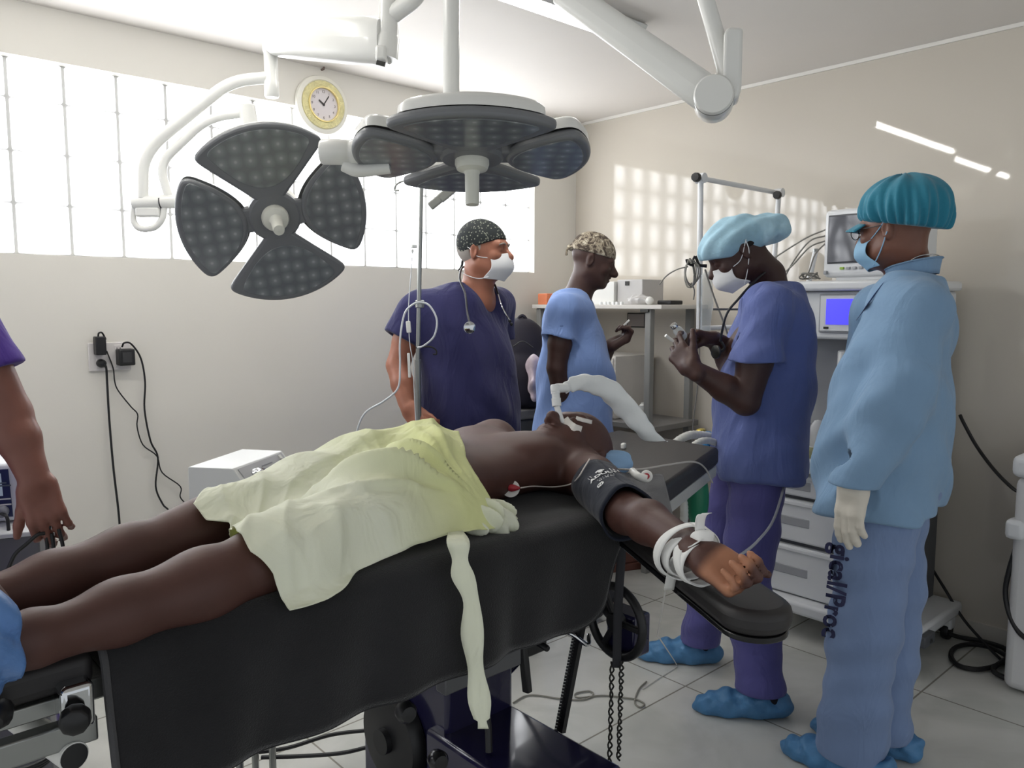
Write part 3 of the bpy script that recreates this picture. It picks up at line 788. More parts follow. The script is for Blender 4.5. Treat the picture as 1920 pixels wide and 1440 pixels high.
# ------------------------------------------------------------------ grey blanket over the table
M_blanket = mat('grey_blanket', (39, 39, 41), rough=.95, spec=.15, bump=.5, bscale=420, bdist=.003, var=.22, vscale=7, sheen=.25)
def blanket():
    rng = random.Random(4); rows = []
    nu, prof = 150, []
    U0, U1 = .272, 1.335
    def near_y(x): return 1.083 - .012 * max(0, (x - .3)) + .020 * max(0, 1 - (x - .27) / .3)
    for i in range(nu + 1):
        t = i / nu; x = U0 + (U1 - U0) * t; yn = near_y(x); row = []
        hem = .782 + .006 * math.sin(x * 9); kq = min(1, max(0, (x - 1.10) / .235)); hem += .165 * kq * kq * (3 - 2 * kq)
        corner = max(0., (x - 1.18) / (U1 - 1.18))
        L1, R_ = .40 + .20 * min(1, max(0, (x - .28) / .6)), .028                               # top width, edge radius
        drop = (ZT - hem)
        for j in range(71):
            s = j / 70 * (L1 + drop + .05)
            if s < L1: y, z = yn + R_ + (L1 - s) - .0, ZT + .003
            elif s < L1 + R_ * PI / 2:
                a = (s - L1) / R_; y, z = yn + R_ - R_ * math.sin(a), ZT + .003 - R_ + R_ * math.cos(a)
            else: y, z = yn, ZT + .003 - R_ - (s - L1 - R_ * PI / 2)
            h = max(0, ZT - z)                           # how far down the side
            k = min(1, h / .18)
            wave = .011 * math.sin(x * 17 + 1.2 * math.sin(x * 5) + h * 5) + .007 * math.sin(x * 41 + 2 + h * 9)
            y -= k * (.018 + wave) + h * .05
            xx = x + k * .010 * math.sin(x * 23)
            if corner > 0:                               # the free corner swings out and folds in a cone
                q = corner * corner * (3 - 2 * corner)
                y -= k * q * (.012 + .045 * math.sin(PI * min(1, corner * 1.1)))
                z += h * q * .1 * corner
                xx -= h * q * .35
                z -= .012 * q * (1 if h < .01 else 0)
            if h < .01: z += .0035 * math.sin(x * 13 + y * 22) * min(1, (L1 - s) / .05 if s < L1 else 0) - .0
            row.append((xx, y, z))
        rows.append(row)
    mb = MB(); mb.grid(rows)
    bl = mb.build('blanket', M_blanket, None, smooth=180, thick=.006, off=1)
    tag(bl, 'dark grey blanket hanging over the near side of the operating table', 'blanket')
    hem_pts = [V(r[-1]) + V((0, -.002, 0)) for r in rows]
    e = MB().tube([V(p) + V((0, -.004, 0)) for p in rows[0]], .0055, 8); e.build('stitched_edge', mat('blanket_edge', (72, 72, 74), rough=.95, bump=.6, bscale=300), bl)
    MB().tube(hem_pts, .0045, 6).build('hem', M_blanket, bl)
    return bl
BLANKET = blanket()
# the lighter folded cloth behind the cuff, over the root of the arm board
M_cloth2 = mat('worn_grey_cloth', (92, 92, 94), rough=.95, spec=.15, bump=.5, bscale=420, bdist=.003, var=.12, vscale=18, sheen=.2)
rows = []
for i in range(26):
    t = i / 25; row = []
    a = V(GZ(1146, 884, ZT + .035)).lerp(V(GZ(1242, 893, ZT + .022)), t)
    e = V(GZ(1172, 972, ZT + .012)).lerp(V(GZ(1266, 1006, ZT - .075)), t)
    for j in range(20):
        q = j / 19; p = a.lerp(e, q); p.z += .022 * math.sin(PI * q) * (1 - .3 * t) + .003 * math.sin(t * 15 + q * 6); row.append(p)
    rows.append(row)
cl = MB().grid(rows).build('folded_cloth', M_cloth2, None, smooth=180, thick=.006, off=0)
tag(cl, 'worn lighter grey cloth folded behind the blood pressure cuff', 'cloth')
# ------------------------------------------------------------------ people: shared pieces
def skin(name, rgb, rough=.42, palm=None, var=.08, bump=.12):
    m = mat(name, rgb, rough=rough, spec=.4, var=var, vscale=14, bump=bump, bscale=120, bdist=.0015, sss=.06)
    if palm:
        N, L, b = nodes_of(m); at = N.new('ShaderNodeAttribute'); at.attribute_name = 'palm'
        mx = N.new('ShaderNodeMixRGB'); mx.inputs[2].default_value = lin(palm) + (1,)
        old = b.inputs['Base Color'].links[0].from_socket
        L.new(at.outputs['Fac'], mx.inputs[0]); L.new(old, mx.inputs[1]); L.new(mx.outputs[0], b.inputs['Base Color'])
    return m
def fabric(name, rgb, bump=.25, var=.05, rough=.85, bscale=26, bdist=.008, sheen=.12, trans=0.):
    # woven cotton: broad soft creases running at a slant plus a fine weave
    m = mat(name, rgb, rough=rough, spec=.2, var=var, vscale=6, sheen=sheen); N, L, b = nodes_of(m)
    if 'crease' in N: return m
    tc = N.new('ShaderNodeTexCoord'); mp = N.new('ShaderNodeMapping'); mp.name = 'crease'
    mp.inputs['Rotation'].default_value = (.5, .35, .4); mp.inputs['Scale'].default_value = (1.0, 1.0, .42)
    n = N.new('ShaderNodeTexNoise'); n.inputs['Scale'].default_value = bscale * .42; n.inputs['Detail'].default_value = 3; n.inputs['Distortion'].default_value = 1.1
    f = N.new('ShaderNodeTexNoise'); f.inputs['Scale'].default_value = 420; f.inputs['Detail'].default_value = 1
    L.new(tc.outputs['Object'], mp.inputs[0]); L.new(mp.outputs[0], n.inputs['Vector']); L.new(tc.outputs['Object'], f.inputs['Vector'])
    b1 = N.new('ShaderNodeBump'); b1.inputs['Strength'].default_value = min(1, bump * 1.7); b1.inputs['Distance'].default_value = bdist * 2.6
    b2 = N.new('ShaderNodeBump'); b2.inputs['Strength'].default_value = .2; b2.inputs['Distance'].default_value = .0012
    L.new(n.outputs['Fac'], b1.inputs['Height']); L.new(f.outputs['Fac'], b2.inputs['Height']); L.new(b1.outputs[0], b2.inputs['Normal']); L.new(b2.outputs[0], b.inputs['Normal'])
    return m
def head_prims(C, f, up, s=1., chin=1., nose=1., jaw=1., k=.02, ears=True, brow=1.):
    f = nrm(f); up = nrm(np.asarray(up, float) - f * (np.asarray(up, float) @ f)); r = np.cross(f, up); C = np.asarray(C, float)
    def q(a, b, c): return C + s * (r * a + f * b + up * c)
    ax = (r, f, up)
    P = [ell(q(0, -.012, .030), s * A(.074, .093, .082), 0, ax=ax),
         ell(q(0, .018, -.015), s * A(.062, .072, .075), .03, ax=ax),
         ell(q(0, .036, -.062), s * A(.050 * jaw, .050, .042), .03, ax=ax),
         ell(q(0, .070, -.088), s * A(.024, .020 * chin, .019), .022, ax=ax),
         cone(q(-.052, .0, -.05), q(-.03, .055, -.082), s * .022, s * .018, .025), cone(q(.052, .0, -.05), q(.03, .055, -.082), s * .022, s * .018, .025),
         cone(q(-.038, .076, .022), q(.038, .076, .022), s * .012 * brow, s * .012 * brow, .02),
         ell(q(-.040, .062, -.022), s * A(.022, .020, .018), .02, ax=ax), ell(q(.040, .062, -.022), s * A(.022, .020, .018), .02, ax=ax)]
    P += [ell(q(-.031, .096, .005), s * A(.018, .017, .012), .010, 's', ax=ax), ell(q(.031, .096, .005), s * A(.018, .017, .012), .010, 's', ax=ax)]
    P += [ell(q(-.031, .077, .004), s * A(.0135, .0135, .012), .003, ax=ax), ell(q(.031, .077, .004), s * A(.0135, .0135, .012), .003, ax=ax)]
    P += [cone(q(0, .082, .012), q(0, .108 * (1 + .04 * (nose - 1)), -.026), s * .0085, s * .0125 * nose, .012),
          ell(q(-.013, .097, -.030), s * A(.0095 * nose, .011, .008), .007, ax=ax), ell(q(.013, .097, -.030), s * A(.0095 * nose, .011, .008), .007, ax=ax)]
    P += [ell(q(0, .087, -.050), s * A(.024, .013, .0075), .008, ax=ax), ell(q(0, .085, -.063), s * A(.021, .0135, .0085), .008, ax=ax),
          ell(q(0, .104, -.0562), s * A(.022, .012, .0022), .004, 's', ax=ax)]
    if ears:
        for sg in (-1, 1):
            e = (nrm(r * sg + f * -.35), nrm(f + r * sg * .35), up)
            P += [ell(q(sg * .077, -.012, -.002), s * A(.009, .017, .031), .006, ax=e), ell(q(sg * .086, -.006, .0), s * A(.007, .009, .019), .005, 's', ax=e)]
    return P, q
def hand_prims(w, d, n, thumb, s=1., curl=(.3, .35, .4, .45), thumb_dir=None, spread=.10, base_r=.019, bend=None, tcurl=.5):
    # w: wrist, d: towards the fingers, n: out of the palm, thumb: side of the thumb
    d = nrm(d); n = nrm(np.asarray(n, float) - d * (np.asarray(n, float) @ d)); t = np.cross(d, n); t = t if t @ np.asarray(thumb, float) > 0 else -t
    w = np.asarray(w, float)
    def q(a, b, c): return w + s * (d * a + t * b + n * c)
    ax = (d, t, n)
    P = [cone(q(-.03, 0, 0), q(.012, 0, 0), s * base_r * 1.35, s * base_r * 1.4, .015, flat=(n, .75)),
         rbox(q(.048, .000, .0), s * A(.046, .038, .0135), s * .012, .018, ax=ax), ell(q(.035, .022, .008), s * A(.034, .018, .016), .014, ax=ax),
         ell(q(.030, -.022, .007), s * A(.034, .014, .013), .014, ax=ax)]
    F = []
    Ls = [(.043, .026, .020), (.048, .030, .021), (.044, .028, .020), (.034, .021, .018)]
    ys = [.029, .0098, -.0098, -.0285]; xs = [.088, .093, .089, .081]; rs = [.0092, .0095, .009, .008]
    for i in range(4):
        a = spread * (1.5 - i) * .5; c = curl[i]
        c3 = c if hasattr(c, '__len__') else (c * .8, c * 1.25, c * .9)
        p = q(xs[i] - .012, ys[i], -.001); fd = nrm(d * math.cos(a) + t * math.sin(a)); ang = 0; pts = [p, q(xs[i], ys[i] + .012 * math.tan(a), -.0005)]
        for k in range(3):
            ang += c3[k]
            dd = nrm(fd * math.cos(ang) + n * math.sin(ang)); pts.append(pts[-1] + dd * Ls[i][k] * s)
        r_ = rs[i] * s
        F.append(chain(pts, [r_ * 1.15, r_ * 1.12, r_ * 1.02, r_ * .93, r_ * .80], 0, .004))
    P.append(group(F, .009))
    td = nrm(thumb_dir) if thumb_dir is not None else nrm(d * .65 + t * .70 + n * .35)
    t2 = nrm(td * math.cos(tcurl) + nrm(d * .7 + n * .5 - t * .3) * math.sin(tcurl))
    p0 = q(.018, .024, .006); p1 = p0 + td * .042 * s; p2 = p1 + nrm(td + t2) * .032 * s; p3 = p2 + t2 * .025 * s
    P.append(chain([p0, p1, p2, p3], [s * .015, s * .0115, s * .0108, s * .0085], .012, .006))
    return P
def cut_sleeve(pts, rs, end_k=0., wall=.015, depth=.05, n=None, k=.03, flat=None):
    # a short sleeve: hollow cone open at its last point
    a, e = np.asarray(pts[-2], float), np.asarray(pts[-1], float); d = nrm(e - a); nn = d if n is None else nrm(n)
    far = e + d * rs[-1] * 1.6
    outer = chain(list(pts) + [far], list(rs) + [rs[-1]], 0, .02, flat=flat)
    inner = cone(e - d * depth, far + d * .03, (rs[-1] - wall) * .95, rs[-1] - wall, .004, 's', flat=flat)
    return group([outer, half(e, nn, .003, 's', c=e + d * rs[-1], r=rs[-1] * 2.6), inner], k)
def person(name, label, loc): return thing(name, label, 'person', loc)
def lower_body(hip, side, fwd, fl, fr, hipw=.10, kl=None, kr=None, r=(.085, .058, .038)):
    # bare legs, ankles and feet under the clothes: hip centre, sideways and forward directions, foot points
    out = [ell(hip, A(.16, .13, .12), .03)]
    for sg, ft, kn in ((-1, fl, kl), (1, fr, kr)):
        ft = np.asarray(ft, float); h = np.asarray(hip, float) + np.asarray(side, float) * sg * hipw
        an = ft + UPZ * .085; kn = (h + an) / 2 + np.asarray(fwd, float) * .02 if kn is None else np.asarray(kn, float)
        out += [chain([h, kn, (kn + an) / 2 - np.asarray(fwd, float) * .012, an], [r[0], r[1], r[1] * .98, r[2]], .03)]
        out += [chain([an - UPZ * .02, ft - np.asarray(fwd, float) * .05 + UPZ * .035, ft + UPZ * .04 + np.asarray(fwd, float) * .06, ft + UPZ * .024 + np.asarray(fwd, float) * .15], [.036, .034, .034, .022], .02)]
    return out
def mask_shell(name, q, s, m, parent, straps, width=.058, top=-.018, bottom=-.115, bulge=.112, pleats=0.):
    # pleated face mask over nose and chin, q() maps head coordinates to the room
    rows = []
    for i in range(15):
        t = i / 14; z = top + (bottom - top) * t; row = []
        for j in range(23):
            a = (j / 22 - .5) * 2; w = width * (1 + .14 * math.sin(PI * t))
            prof = (bulge - .004 + .012 * math.sin(PI * min(1, t * 1.15)) - .040 * max(0, t - .55) ** 1.3 * 2)
            y = prof - .052 * abs(a) ** 2.0 - .012 * abs(a) ** 5 - (.010 if t < .1 else 0) * abs(a) ** .5
            zz = z + (.010 * (1 - abs(a)) if t < .12 else 0) - .012 * t * abs(a) * -1
            y += pleats * math.sin(t * 26) * (1 - abs(a) ** 2)
            row.append(q(a * w, y, zz))
        rows.append(row)
    o = MB().grid(rows).build(name, m, parent, smooth=180, thick=.0022, off=0, sub=1)
    for st in straps: MB().tube(spline([q(*p) for p in st], 6), .0016 * s, 6).build('mask_strap', m, o)
    return o
def stethoscope(name, label, neck, tubes, chest, chest_n, col=(24, 26, 34), ears=None, head=True, r=.0042):
    t = thing(name, label, 'stethoscope', neck[len(neck) // 2])
    MB().tube(spline(neck, 8), r, 10).build('tubing', mat('steth_%d_%d_%d' % col, col, rough=.35), t)
    for p in tubes: MB().tube(spline(p, 8), r * .62, 8).build('ear_tube', M_chrome, t)
    for p in (ears or []): MB().ball(p, .0065, 12).build('ear_tip', M_black, t)
    if head:
        MB().lathe([(.0, -.004), (.016, -.004), (.021, .0), (.022, .006), (.019, .008), (0, .0085)], chest, nrm(chest_n), n=28).build('chest_piece', M_chrome, t)
    return t
# ------------------------------------------------------------------ the patient on the table
th = math.radians(11); PU, PV = A(math.cos(th), math.sin(th), 0), A(-math.sin(th), math.cos(th), 0); PO = A(.16, 1.195, ZT)
def pt(u, v, z): return PO + PU * u + PV * v + UPZ * z
SK_P = skin('patient_skin', (78, 51, 45), rough=.52, palm=(176, 124, 96), var=.10)
pat = person('person', 'patient lying on the operating table, bare chest, arm strapped to the arm board', pt(.8, 0, 0))
hc = GZ(1072, 847, ZT + .082)
hf = nrm(UPZ * .90 - PU * .36 + PV * .10); hu = nrm(PU * .92 - PV * .10 + UPZ * .34)
HP, qp = head_prims(hc, hf, hu, s=1.06, nose=1.1, jaw=1.05)
sh = A(1.372, 1.262, ZT + .050); el = GZ(1174, 962, ZT + .044); wr = GZ(1322, 1046, ZT + .048)
fs, fe, fw = pt(1.19, .185, .06), pt(.98, .215, .045), pt(.76, .225, .04)
prims = [loft(PO + UPZ * .0, PU, PV, UPZ, [(.74, 0, .075, .148, .075), (.84, 0, .078, .155, .076), (.95, 0, .073, .146, .069), (1.04, 0, .075, .154, .071), (1.12, 0, .070, .166, .066), (1.20, 0, .054, .160, .048), (1.27, 0, .046, .10, .036)], 0, p=2.3, round_=.05),
         ell(pt(1.11, -.080, .115), A(.085, .075, .035), .03, ax=(PU, PV, UPZ)), ell(pt(1.11, .080, .115), A(.085, .075, .035), .03, ax=(PU, PV, UPZ)),
         cone(pt(1.22, 0, .052), hc - hu * .055 - hf * .02, .056, .052, .04)]
def pleg(s):
    hv = .085 * s; w_ = .90 if s < 0 else .82
    
    return [chain([pt(.78, hv, .075), pt(.60, hv * 1.22, .066), pt(.385, s * .124 * w_, .055), pt(.33, s * .124 * w_, .051), pt(.24, s * .122 * w_, .044), pt(.12, s * .117 * w_, .038), pt(.02, s * .114 * w_, .034)],
                  [.078, .066, .049, .045, .046, .039, .032], .03, .03),
            ell(pt(.385, s * .124 * w_, .078), A(.045, .032, .026), .03, ax=(PU, PV, UPZ)),
            ell(pt(.235, s * .122 * w_, .036), A(.085, .042, .034), .03, ax=(PU, PV, UPZ)),
            chain([pt(.01, s * .114 * w_, .040), pt(-.035, s * .112 * w_, .034), pt(-.045, s * .116 * w_, .085), pt(-.06, s * .126 * w_, .15)], [.034, .033, .034, .024], .02)]
prims += pleg(-1) + pleg(1)
ad = nrm(wr - el)
prims += [ell(pt(1.17, -.135, .060), A(.07, .055, .045), .04, ax=(PU, PV, UPZ)), chain([pt(1.20, -.10, .062), sh, (sh + el) / 2 + A(.004, 0, .004), el, el * .68 + wr * .32 + UPZ * .006, wr], [.050, .053, .046, .038, .038, .027], .035, .02)]
prims += [ell((sh * .75 + el * .25) + UPZ * .008, A(.055, .052, .046), .03)]
prims += [chain([pt(1.20, .10, .095), fs, fe, fw, fw + nrm(fw - fe) * .16], [.060, .058, .042, .028, .022], .035, .02)]
HD = nrm(RGT * .60 - FWD * .62 - UPZ * .36)                # open palm turned up to the camera
HN = nrm(UPZ * .74 - FWD * .62 - RGT * .06)
HAND = hand_prims(wr, HD, HN, RGT + FWD * .5, s=.78, curl=((.95, 1.15, .6), (1.05, 1.25, .6), (1.1, 1.25, .6), (1.1, 1.2, .6)), thumb_dir=nrm(HD * .92 + RGT * .22 + FWD * .25 + UPZ * .10), spread=.10, tcurl=.35)
prims += HAND
prims += HP
palmc = wr + HD * .055
def palm_mask(P):
    q = P - palmc; inn = np.clip((q @ HN + .004) / .012, 0, 1); d = np.sqrt((q * q).sum(1))
    return inn * np.clip((.085 - d) / .02, 0, 1) * np.clip((.030 - q @ HD) / .012, 0, 1) * np.clip((q @ HD + .048) / .015, 0, 1) * .92
body('patient_body', prims, .0042, SK_P, pat, masks={'palm': palm_mask})
# blue shoe cover on the near foot
M_bluefilm = mat('blue_film', (92, 132, 190), rough=.3, spec=.5, bump=.5, bscale=22, bdist=.012, var=.12, vscale=20)
cov = [chain([pt(.01, -.102, .036), pt(-.045, -.100, .040), pt(-.065, -.110, .078), pt(-.08, -.124, .125)], [.037, .045, .048, .041], 0, .03)]
cov = [disp(cov[0], ripple(.007, 55, A(.6, .2, 1), 1.0, sharp=1))] + [ell(pt(-.085, -.14, .03), A(.035, .035, .045), .03)]
cov = [group(cov)] + [half(pt(-.012, -.114, .05), PU, .004, 's')]
body('foot_cover', cov, .005, M_bluefilm, pat)
SK_PB = None

from mathutils.bvhtree import BVHTree
def bvh_of(objs):
    vs, fs = [], []
    for o in objs:
        n = len(vs); vs += [v.co.copy() for v in o.data.vertices]; fs += [tuple(n + i for i in p.vertices) for p in o.data.polygons]
    return BVHTree.FromPolygons(vs, fs)
PBODY = bpy.data.objects['patient_body']
BV = bvh_of([PBODY, BLANKET])
def Hraw(x, y, d=.745):
    h = BV.ray_cast(V((x, y, 1.6)), V((0, 0, -1)))
    return h[0].z if h[0] is not None else d
BB = bvh_of([PBODY])
def Hbody(x, y):
    m_ = 0.
    for dy in (0, .006, .012, -.006):
        h = BB.ray_cast(V((x, y + dy, 1.6)), V((0, 0, -1)))
        if h[0] is not None: m_ = max(m_, h[0].z - abs(dy) * .8)
    return m_
def hit_px(px, py):
    h = BV.ray_cast(V(CAM0), V(ray(px, py)).normalized()); return h[0]
# ---- yellow gown laid over hips and thighs
hx, hy, HS = np.arange(.25, 1.35, .012), np.arange(.98, 1.85, .012), None
HS = np.array([[Hraw(x, y, .76) for y in hy] for x in hx])
def tent(Hm, slope=.62, step=.012):                     # cloth spans the hollows between the legs and beside the body
    Hm = Hm.copy()
    for _ in range(40):
        for ax in (0, 1):
            for d in (1, -1):
                sh_ = np.roll(Hm, d, ax)
                if d == 1: (sh_[0] if ax == 0 else sh_[:, 0])[...] = -9
                else: (sh_[-1] if ax == 0 else sh_[:, -1])[...] = -9
                Hm = np.maximum(Hm, sh_ - slope * step)
    return Hm
HT = tent(HS)
for _ in range(3):
    Pd = np.pad(HT, 1, mode='edge'); HT = np.maximum((Pd[:-2, 1:-1] + Pd[2:, 1:-1] + Pd[1:-1, :-2] + Pd[1:-1, 2:] + 2 * HT) / 6, HS + .004)
def H(x, y):
    fx = np.clip((x - hx[0]) / .012, 0, len(hx) - 1.001); fy = np.clip((y - hy[0]) / .012, 0, len(hy) - 1.001)
    i, j = int(fx), int(fy); a, b = fx - i, fy - j
    return (HT[i, j] * (1 - a) + HT[i + 1, j] * a) * (1 - b) + (HT[i, j + 1] * (1 - a) + HT[i + 1, j + 1] * a) * b
def zf(x, y):                                            # resting height of the cloth, falling past the table edge
    z = H(x, y) + .006; over = max(0, 1.085 - y); hb = Hbody(x, y)
    if y < 1.16:
        k = min(1, (1.16 - y) / .06); k = k * k * (3 - 2 * k)
        z = max(z * (1 - k) + (ZT + .014 - over * .55) * k, hb + .010 if hb > .5 else 0)
    if y > 1.086: z = max(z, ZT + .012)
    return z
def on_cloth(px, py):                                    # where a sight line meets the draped height field
    r = ray(px, py); t = .6
    while t < 3:
        p = CAM0 + r * t
        if hx[0] < p[0] < hx[-1] and hy[0] < p[1] < hy[-1] and p[2] < zf(p[0], p[1]): return p[:2]
        t += .003
    return (CAM0 + r * ((ZT - CAMH) / r[2]))[:2]
def path(pts, n):                                        # even resampling of a polyline
    P = np.array(pts); s_ = np.r_[0, np.cumsum(np.linalg.norm(np.diff(P, axis=0), axis=1))]
    return np.stack([np.interp(np.linspace(0, s_[-1], n), s_, P[:, k]) for k in range(2)], 1)
M_gown = fabric('yellow_gown', (248, 250, 234), bump=.35, var=.05, rough=.75, bscale=24, bdist=.012, sheen=.1)
N_, L_, b_ = nodes_of(M_gown)                            # thin fleece lets light through
tr = N_.new('ShaderNodeBsdfTranslucent'); tr.inputs[0].default_value = lin((240, 246, 180)) + (1,)
la = N_.new('ShaderNodeAttribute'); la.attribute_name = 'layers'; ml = N_.new('ShaderNodeMixRGB')
ml.inputs[2].default_value = lin((240, 243, 184)) + (1,); old = b_.inputs['Base Color'].links[0].from_socket if b_.inputs['Base Color'].links else None
ml.inputs[1].default_value = lin((248, 250, 234)) + (1,)
if old: L_.new(old, ml.inputs[1])
L_.new(la.outputs['Fac'], ml.inputs[0]); L_.new(ml.outputs[0], b_.inputs['Base Color'])
mxs = N_.new('ShaderNodeMixShader'); mxs.inputs[0].default_value = .25
L_.new(b_.outputs[0], mxs.inputs[1]); L_.new(tr.outputs[0], mxs.inputs[2]); L_.new(mxs.outputs[0], N_['Material Output'].inputs[0])
left = [on_cloth(*q) for q in ((362, 948), (386, 984), (428, 986), (444, 1003), (470, 1042), (500, 1090), (522, 1122), (543, 1150))]
nearL = [left[-1]] + [on_cloth(*q) for q in ((570, 1146), (610, 1132), (640, 1115), (655, 1100), (668, 1074), (715, 1058), (770, 1040), (850, 1012), (925, 1000), (952, 990))]
right = [on_cloth(*q) for q in ((952, 990), (925, 950), (897, 905), (872, 862))] + [pt(.965, .02, 0)[:2], pt(.935, .14, 0)[:2]]
far = [left[0], pt(.52, .215, 0)[:2], pt(.66, .225, 0)[:2], pt(.80, .215, 0)[:2], right[-1]]
nI, nJ = 130, 100
Lb, Rb = path(left, nJ), path(right[::-1], nJ)
Fb, Nb = path(far, nI), path(nearL, nI)
for _ in range(6): Nb[1:-1] = (Nb[:-2] + Nb[1:-1] + Nb[2:]) / 3
ga, gb_ = np.meshgrid(np.linspace(0, 1, nI), np.linspace(0, 1, nJ), indexing='ij')
A3, B3 = ga[..., None], gb_[..., None]
GP = (1 - A3) * Lb[None] + A3 * Rb[None] + (1 - B3) * Fb[:, None] + B3 * Nb[:, None] - ((1 - A3) * (1 - B3) * Lb[0] + A3 * (1 - B3) * Rb[0] + (1 - A3) * B3 * Lb[-1] + A3 * B3 * Rb[-1])
Z0 = np.array([[zf(*GP[i, j]) for j in range(nJ)] for i in range(nI)]); ZB = np.array([[Hbody(*GP[i, j]) for j in range(nJ)] for i in range(nI)])
Z = Z0.copy()
for _ in range(10):
    Pd = np.pad(Z, 1, mode='edge'); Z = np.maximum((Pd[:-2, 1:-1] + Pd[2:, 1:-1] + Pd[1:-1, :-2] + Pd[1:-1, 2:] + 2 * Z) / 6, ZB + .006)
    Z[GP[..., 1] > 1.086] = np.maximum(Z[GP[..., 1] > 1.086], ZT + .010)
Z += .020 * np.exp(-((ga - .80) / .2) ** 2) * np.clip(1.1 - gb_, 0, 1)
P3g = np.dstack([GP, Z]); nv = np.cross(np.gradient(P3g, axis=0), np.gradient(P3g, axis=1)); nv /= np.linalg.norm(nv, axis=2, keepdims=True) + 1e-9
nv *= np.sign(nv[..., 2:3] + 1e-9)
for _ in range(8):
    Pd = np.pad(nv, ((1, 1), (1, 1), (0, 0)), mode='edge'); nv = Pd[:-2, 1:-1] + Pd[2:, 1:-1] + Pd[1:-1, :-2] + Pd[1:-1, 2:] + nv; nv /= np.linalg.norm(nv, axis=2, keepdims=True)
# folds run from the tuck at the waist out towards the hem
dx_, dy_ = .92 - ga, .93 - gb_; ds = np.hypot(dx_, dy_ * .8); ph = np.arctan2(dy_ * .9, dx_ + .02)
def ridge(x, p=1.4): return np.clip(1 - np.abs(np.sin(x)), 0, 1) ** p
env = np.clip(ds / .22, 0, 1) * (1 - .80 * np.clip((ds - .42) / .45, 0, 1))
f = .030 * env * ridge(ph * 6.2 + .5 * np.sin(ds * 7) + .3) + .012 * env * ridge(ph * 11 + 1.2 * np.sin(ds * 5 + 1) + 1.1)
f += .006 * ridge(gb_ * 13 + ga * 9 + 1.5 * np.sin(ga * 6), 2.) * np.clip(1.3 - ga, 0, 1) + .004 * ridge(ga * 17 - gb_ * 9 + 1.5 * np.sin(gb_ * 7), 2.)
f += np.clip((ga - .80) / .2, 0, 1) * (.010 + .008 * np.sin(gb_ * 21 + ga * 8))
f *= np.clip(np.minimum(gb_, 1 - gb_) * 9, .25, 1) * np.clip((1 - ga) * 7, .12, 1)
P3g = P3g + nv * f[..., None]
rows = [[tuple(P3g[i, j]) for j in range(nJ)] for i in range(nI)]
gown = MB().grid(rows).build('isolation_gown', M_gown, None, smooth=180, thick=.0012, off=1)
tag(gown, 'pale yellow isolation gown spread over the hips and thighs of the patient', 'gown')
at = gown.data.attributes.new('layers', 'FLOAT', 'POINT')  # the cloth is doubled and bunched towards the waist
at.data.foreach_set('value', np.repeat(np.clip((np.arange(nI) / (nI - 1) - .45) / .4, 0, 1), nJ).astype(f32))
fc = GZ(914, 972, ZT + .035)
body('frill', [disp(ell(fc, A(.050, .036, .034), ax=(RGT, FWD, UPZ)), ripple(.013, 120, A(.8, .3, .5), 3., sharp=1)), disp(ell(GZ(936, 985, ZT + .02), A(.030, .024, .018), .012, ax=(nrm(RGT - UPZ * .3), FWD, UPZ)), ripple(.008, 150, A(.6, .3, .8), 1., sharp=1))], .0035, M_gown, gown)
pts = [V(GZ(846, 955, ZT + .05)), V(GZ(852, 988, ZT + .028))] + [V(GY(px, py, y)) for px, py, y in ((858, 1010, 1.046), (862, 1045, 1.030), (868, 1080, 1.022), (884, 1130, 1.014), (886, 1200, 1.008), (894, 1270, 1.004), (901, 1330, 1.0), (906, 1366, 1.0))]
sp = spline(pts, 7); ribbon(sp, [.034 * (1 + .18 * math.sin(k * .5)) * (1 if k < len(sp) - 4 else .55) for k in range(len(sp))], [V(RGT) + V(FWD) * .12 * math.sin(k * .25) for k in range(len(sp))], 'gown_strap', M_gown, gown, thick=.0012)
MB().ball(V(hit_px(545, 953) or (0, 0, 0)) + V((0, 0, .02)), (.004, .003, .002), 8).build('speck', M_black, gown)
# ------------------------------------------------------------------ things on the patient
def wrap_text(name, body_, size, m, parent, o, axis, radial, R, along=0., turn=0., bold=0.):
    # lettering bent round a cylinder: axis along the arm, text runs round it
    ob = text_mesh(name, body_, size, m, parent, (0, 0, 0), (1, 0, 0), (0, 1, 0), depth=.0003, bold=bold)
    ax, rd = nrm(axis), nrm(np.asarray(radial, float) - nrm(axis) * (np.asarray(radial, float) @ nrm(axis))); tg = np.cross(ax, rd)
    n = len(ob.data.vertices); co = np.empty(n * 3, f32); ob.data.vertices.foreach_get('co', co); co = co.reshape(-1, 3)
    c, s_ = math.cos(turn), math.sin(turn); x = co[:, 0] * c - co[:, 1] * s_; y = co[:, 0] * s_ + co[:, 1] * c
    a = x / R; rr = R + .0008 + co[:, 2]
    P = np.asarray(o, float) + ax[None] * (y + along)[:, None] + rd[None] * (np.cos(a) * rr)[:, None] + tg[None] * (np.sin(a) * rr)[:, None]
    ob.data.vertices.foreach_set('co', P.astype(f32).ravel()); ob.data.update()
    return ob
M_cuff = fabric('cuff_navy', (34, 38, 50), bump=.3, var=.1, bscale=40, bdist=.004)
M_ink = mat('white_print', (226, 226, 226), rough=.6)
cu = thing('blood_pressure_cuff', 'dark navy blood pressure cuff with white print on the patient upper arm', 'cuff', (sh + el) / 2)
ca, cb = sh * .62 + el * .38, el * 1.04 - sh * .04
cd = nrm(cb - ca); L_c = float(np.linalg.norm(cb - ca))
rows = []; upv = nrm(UPZ - cd * (UPZ @ cd)); sdv = np.cross(cd, upv)
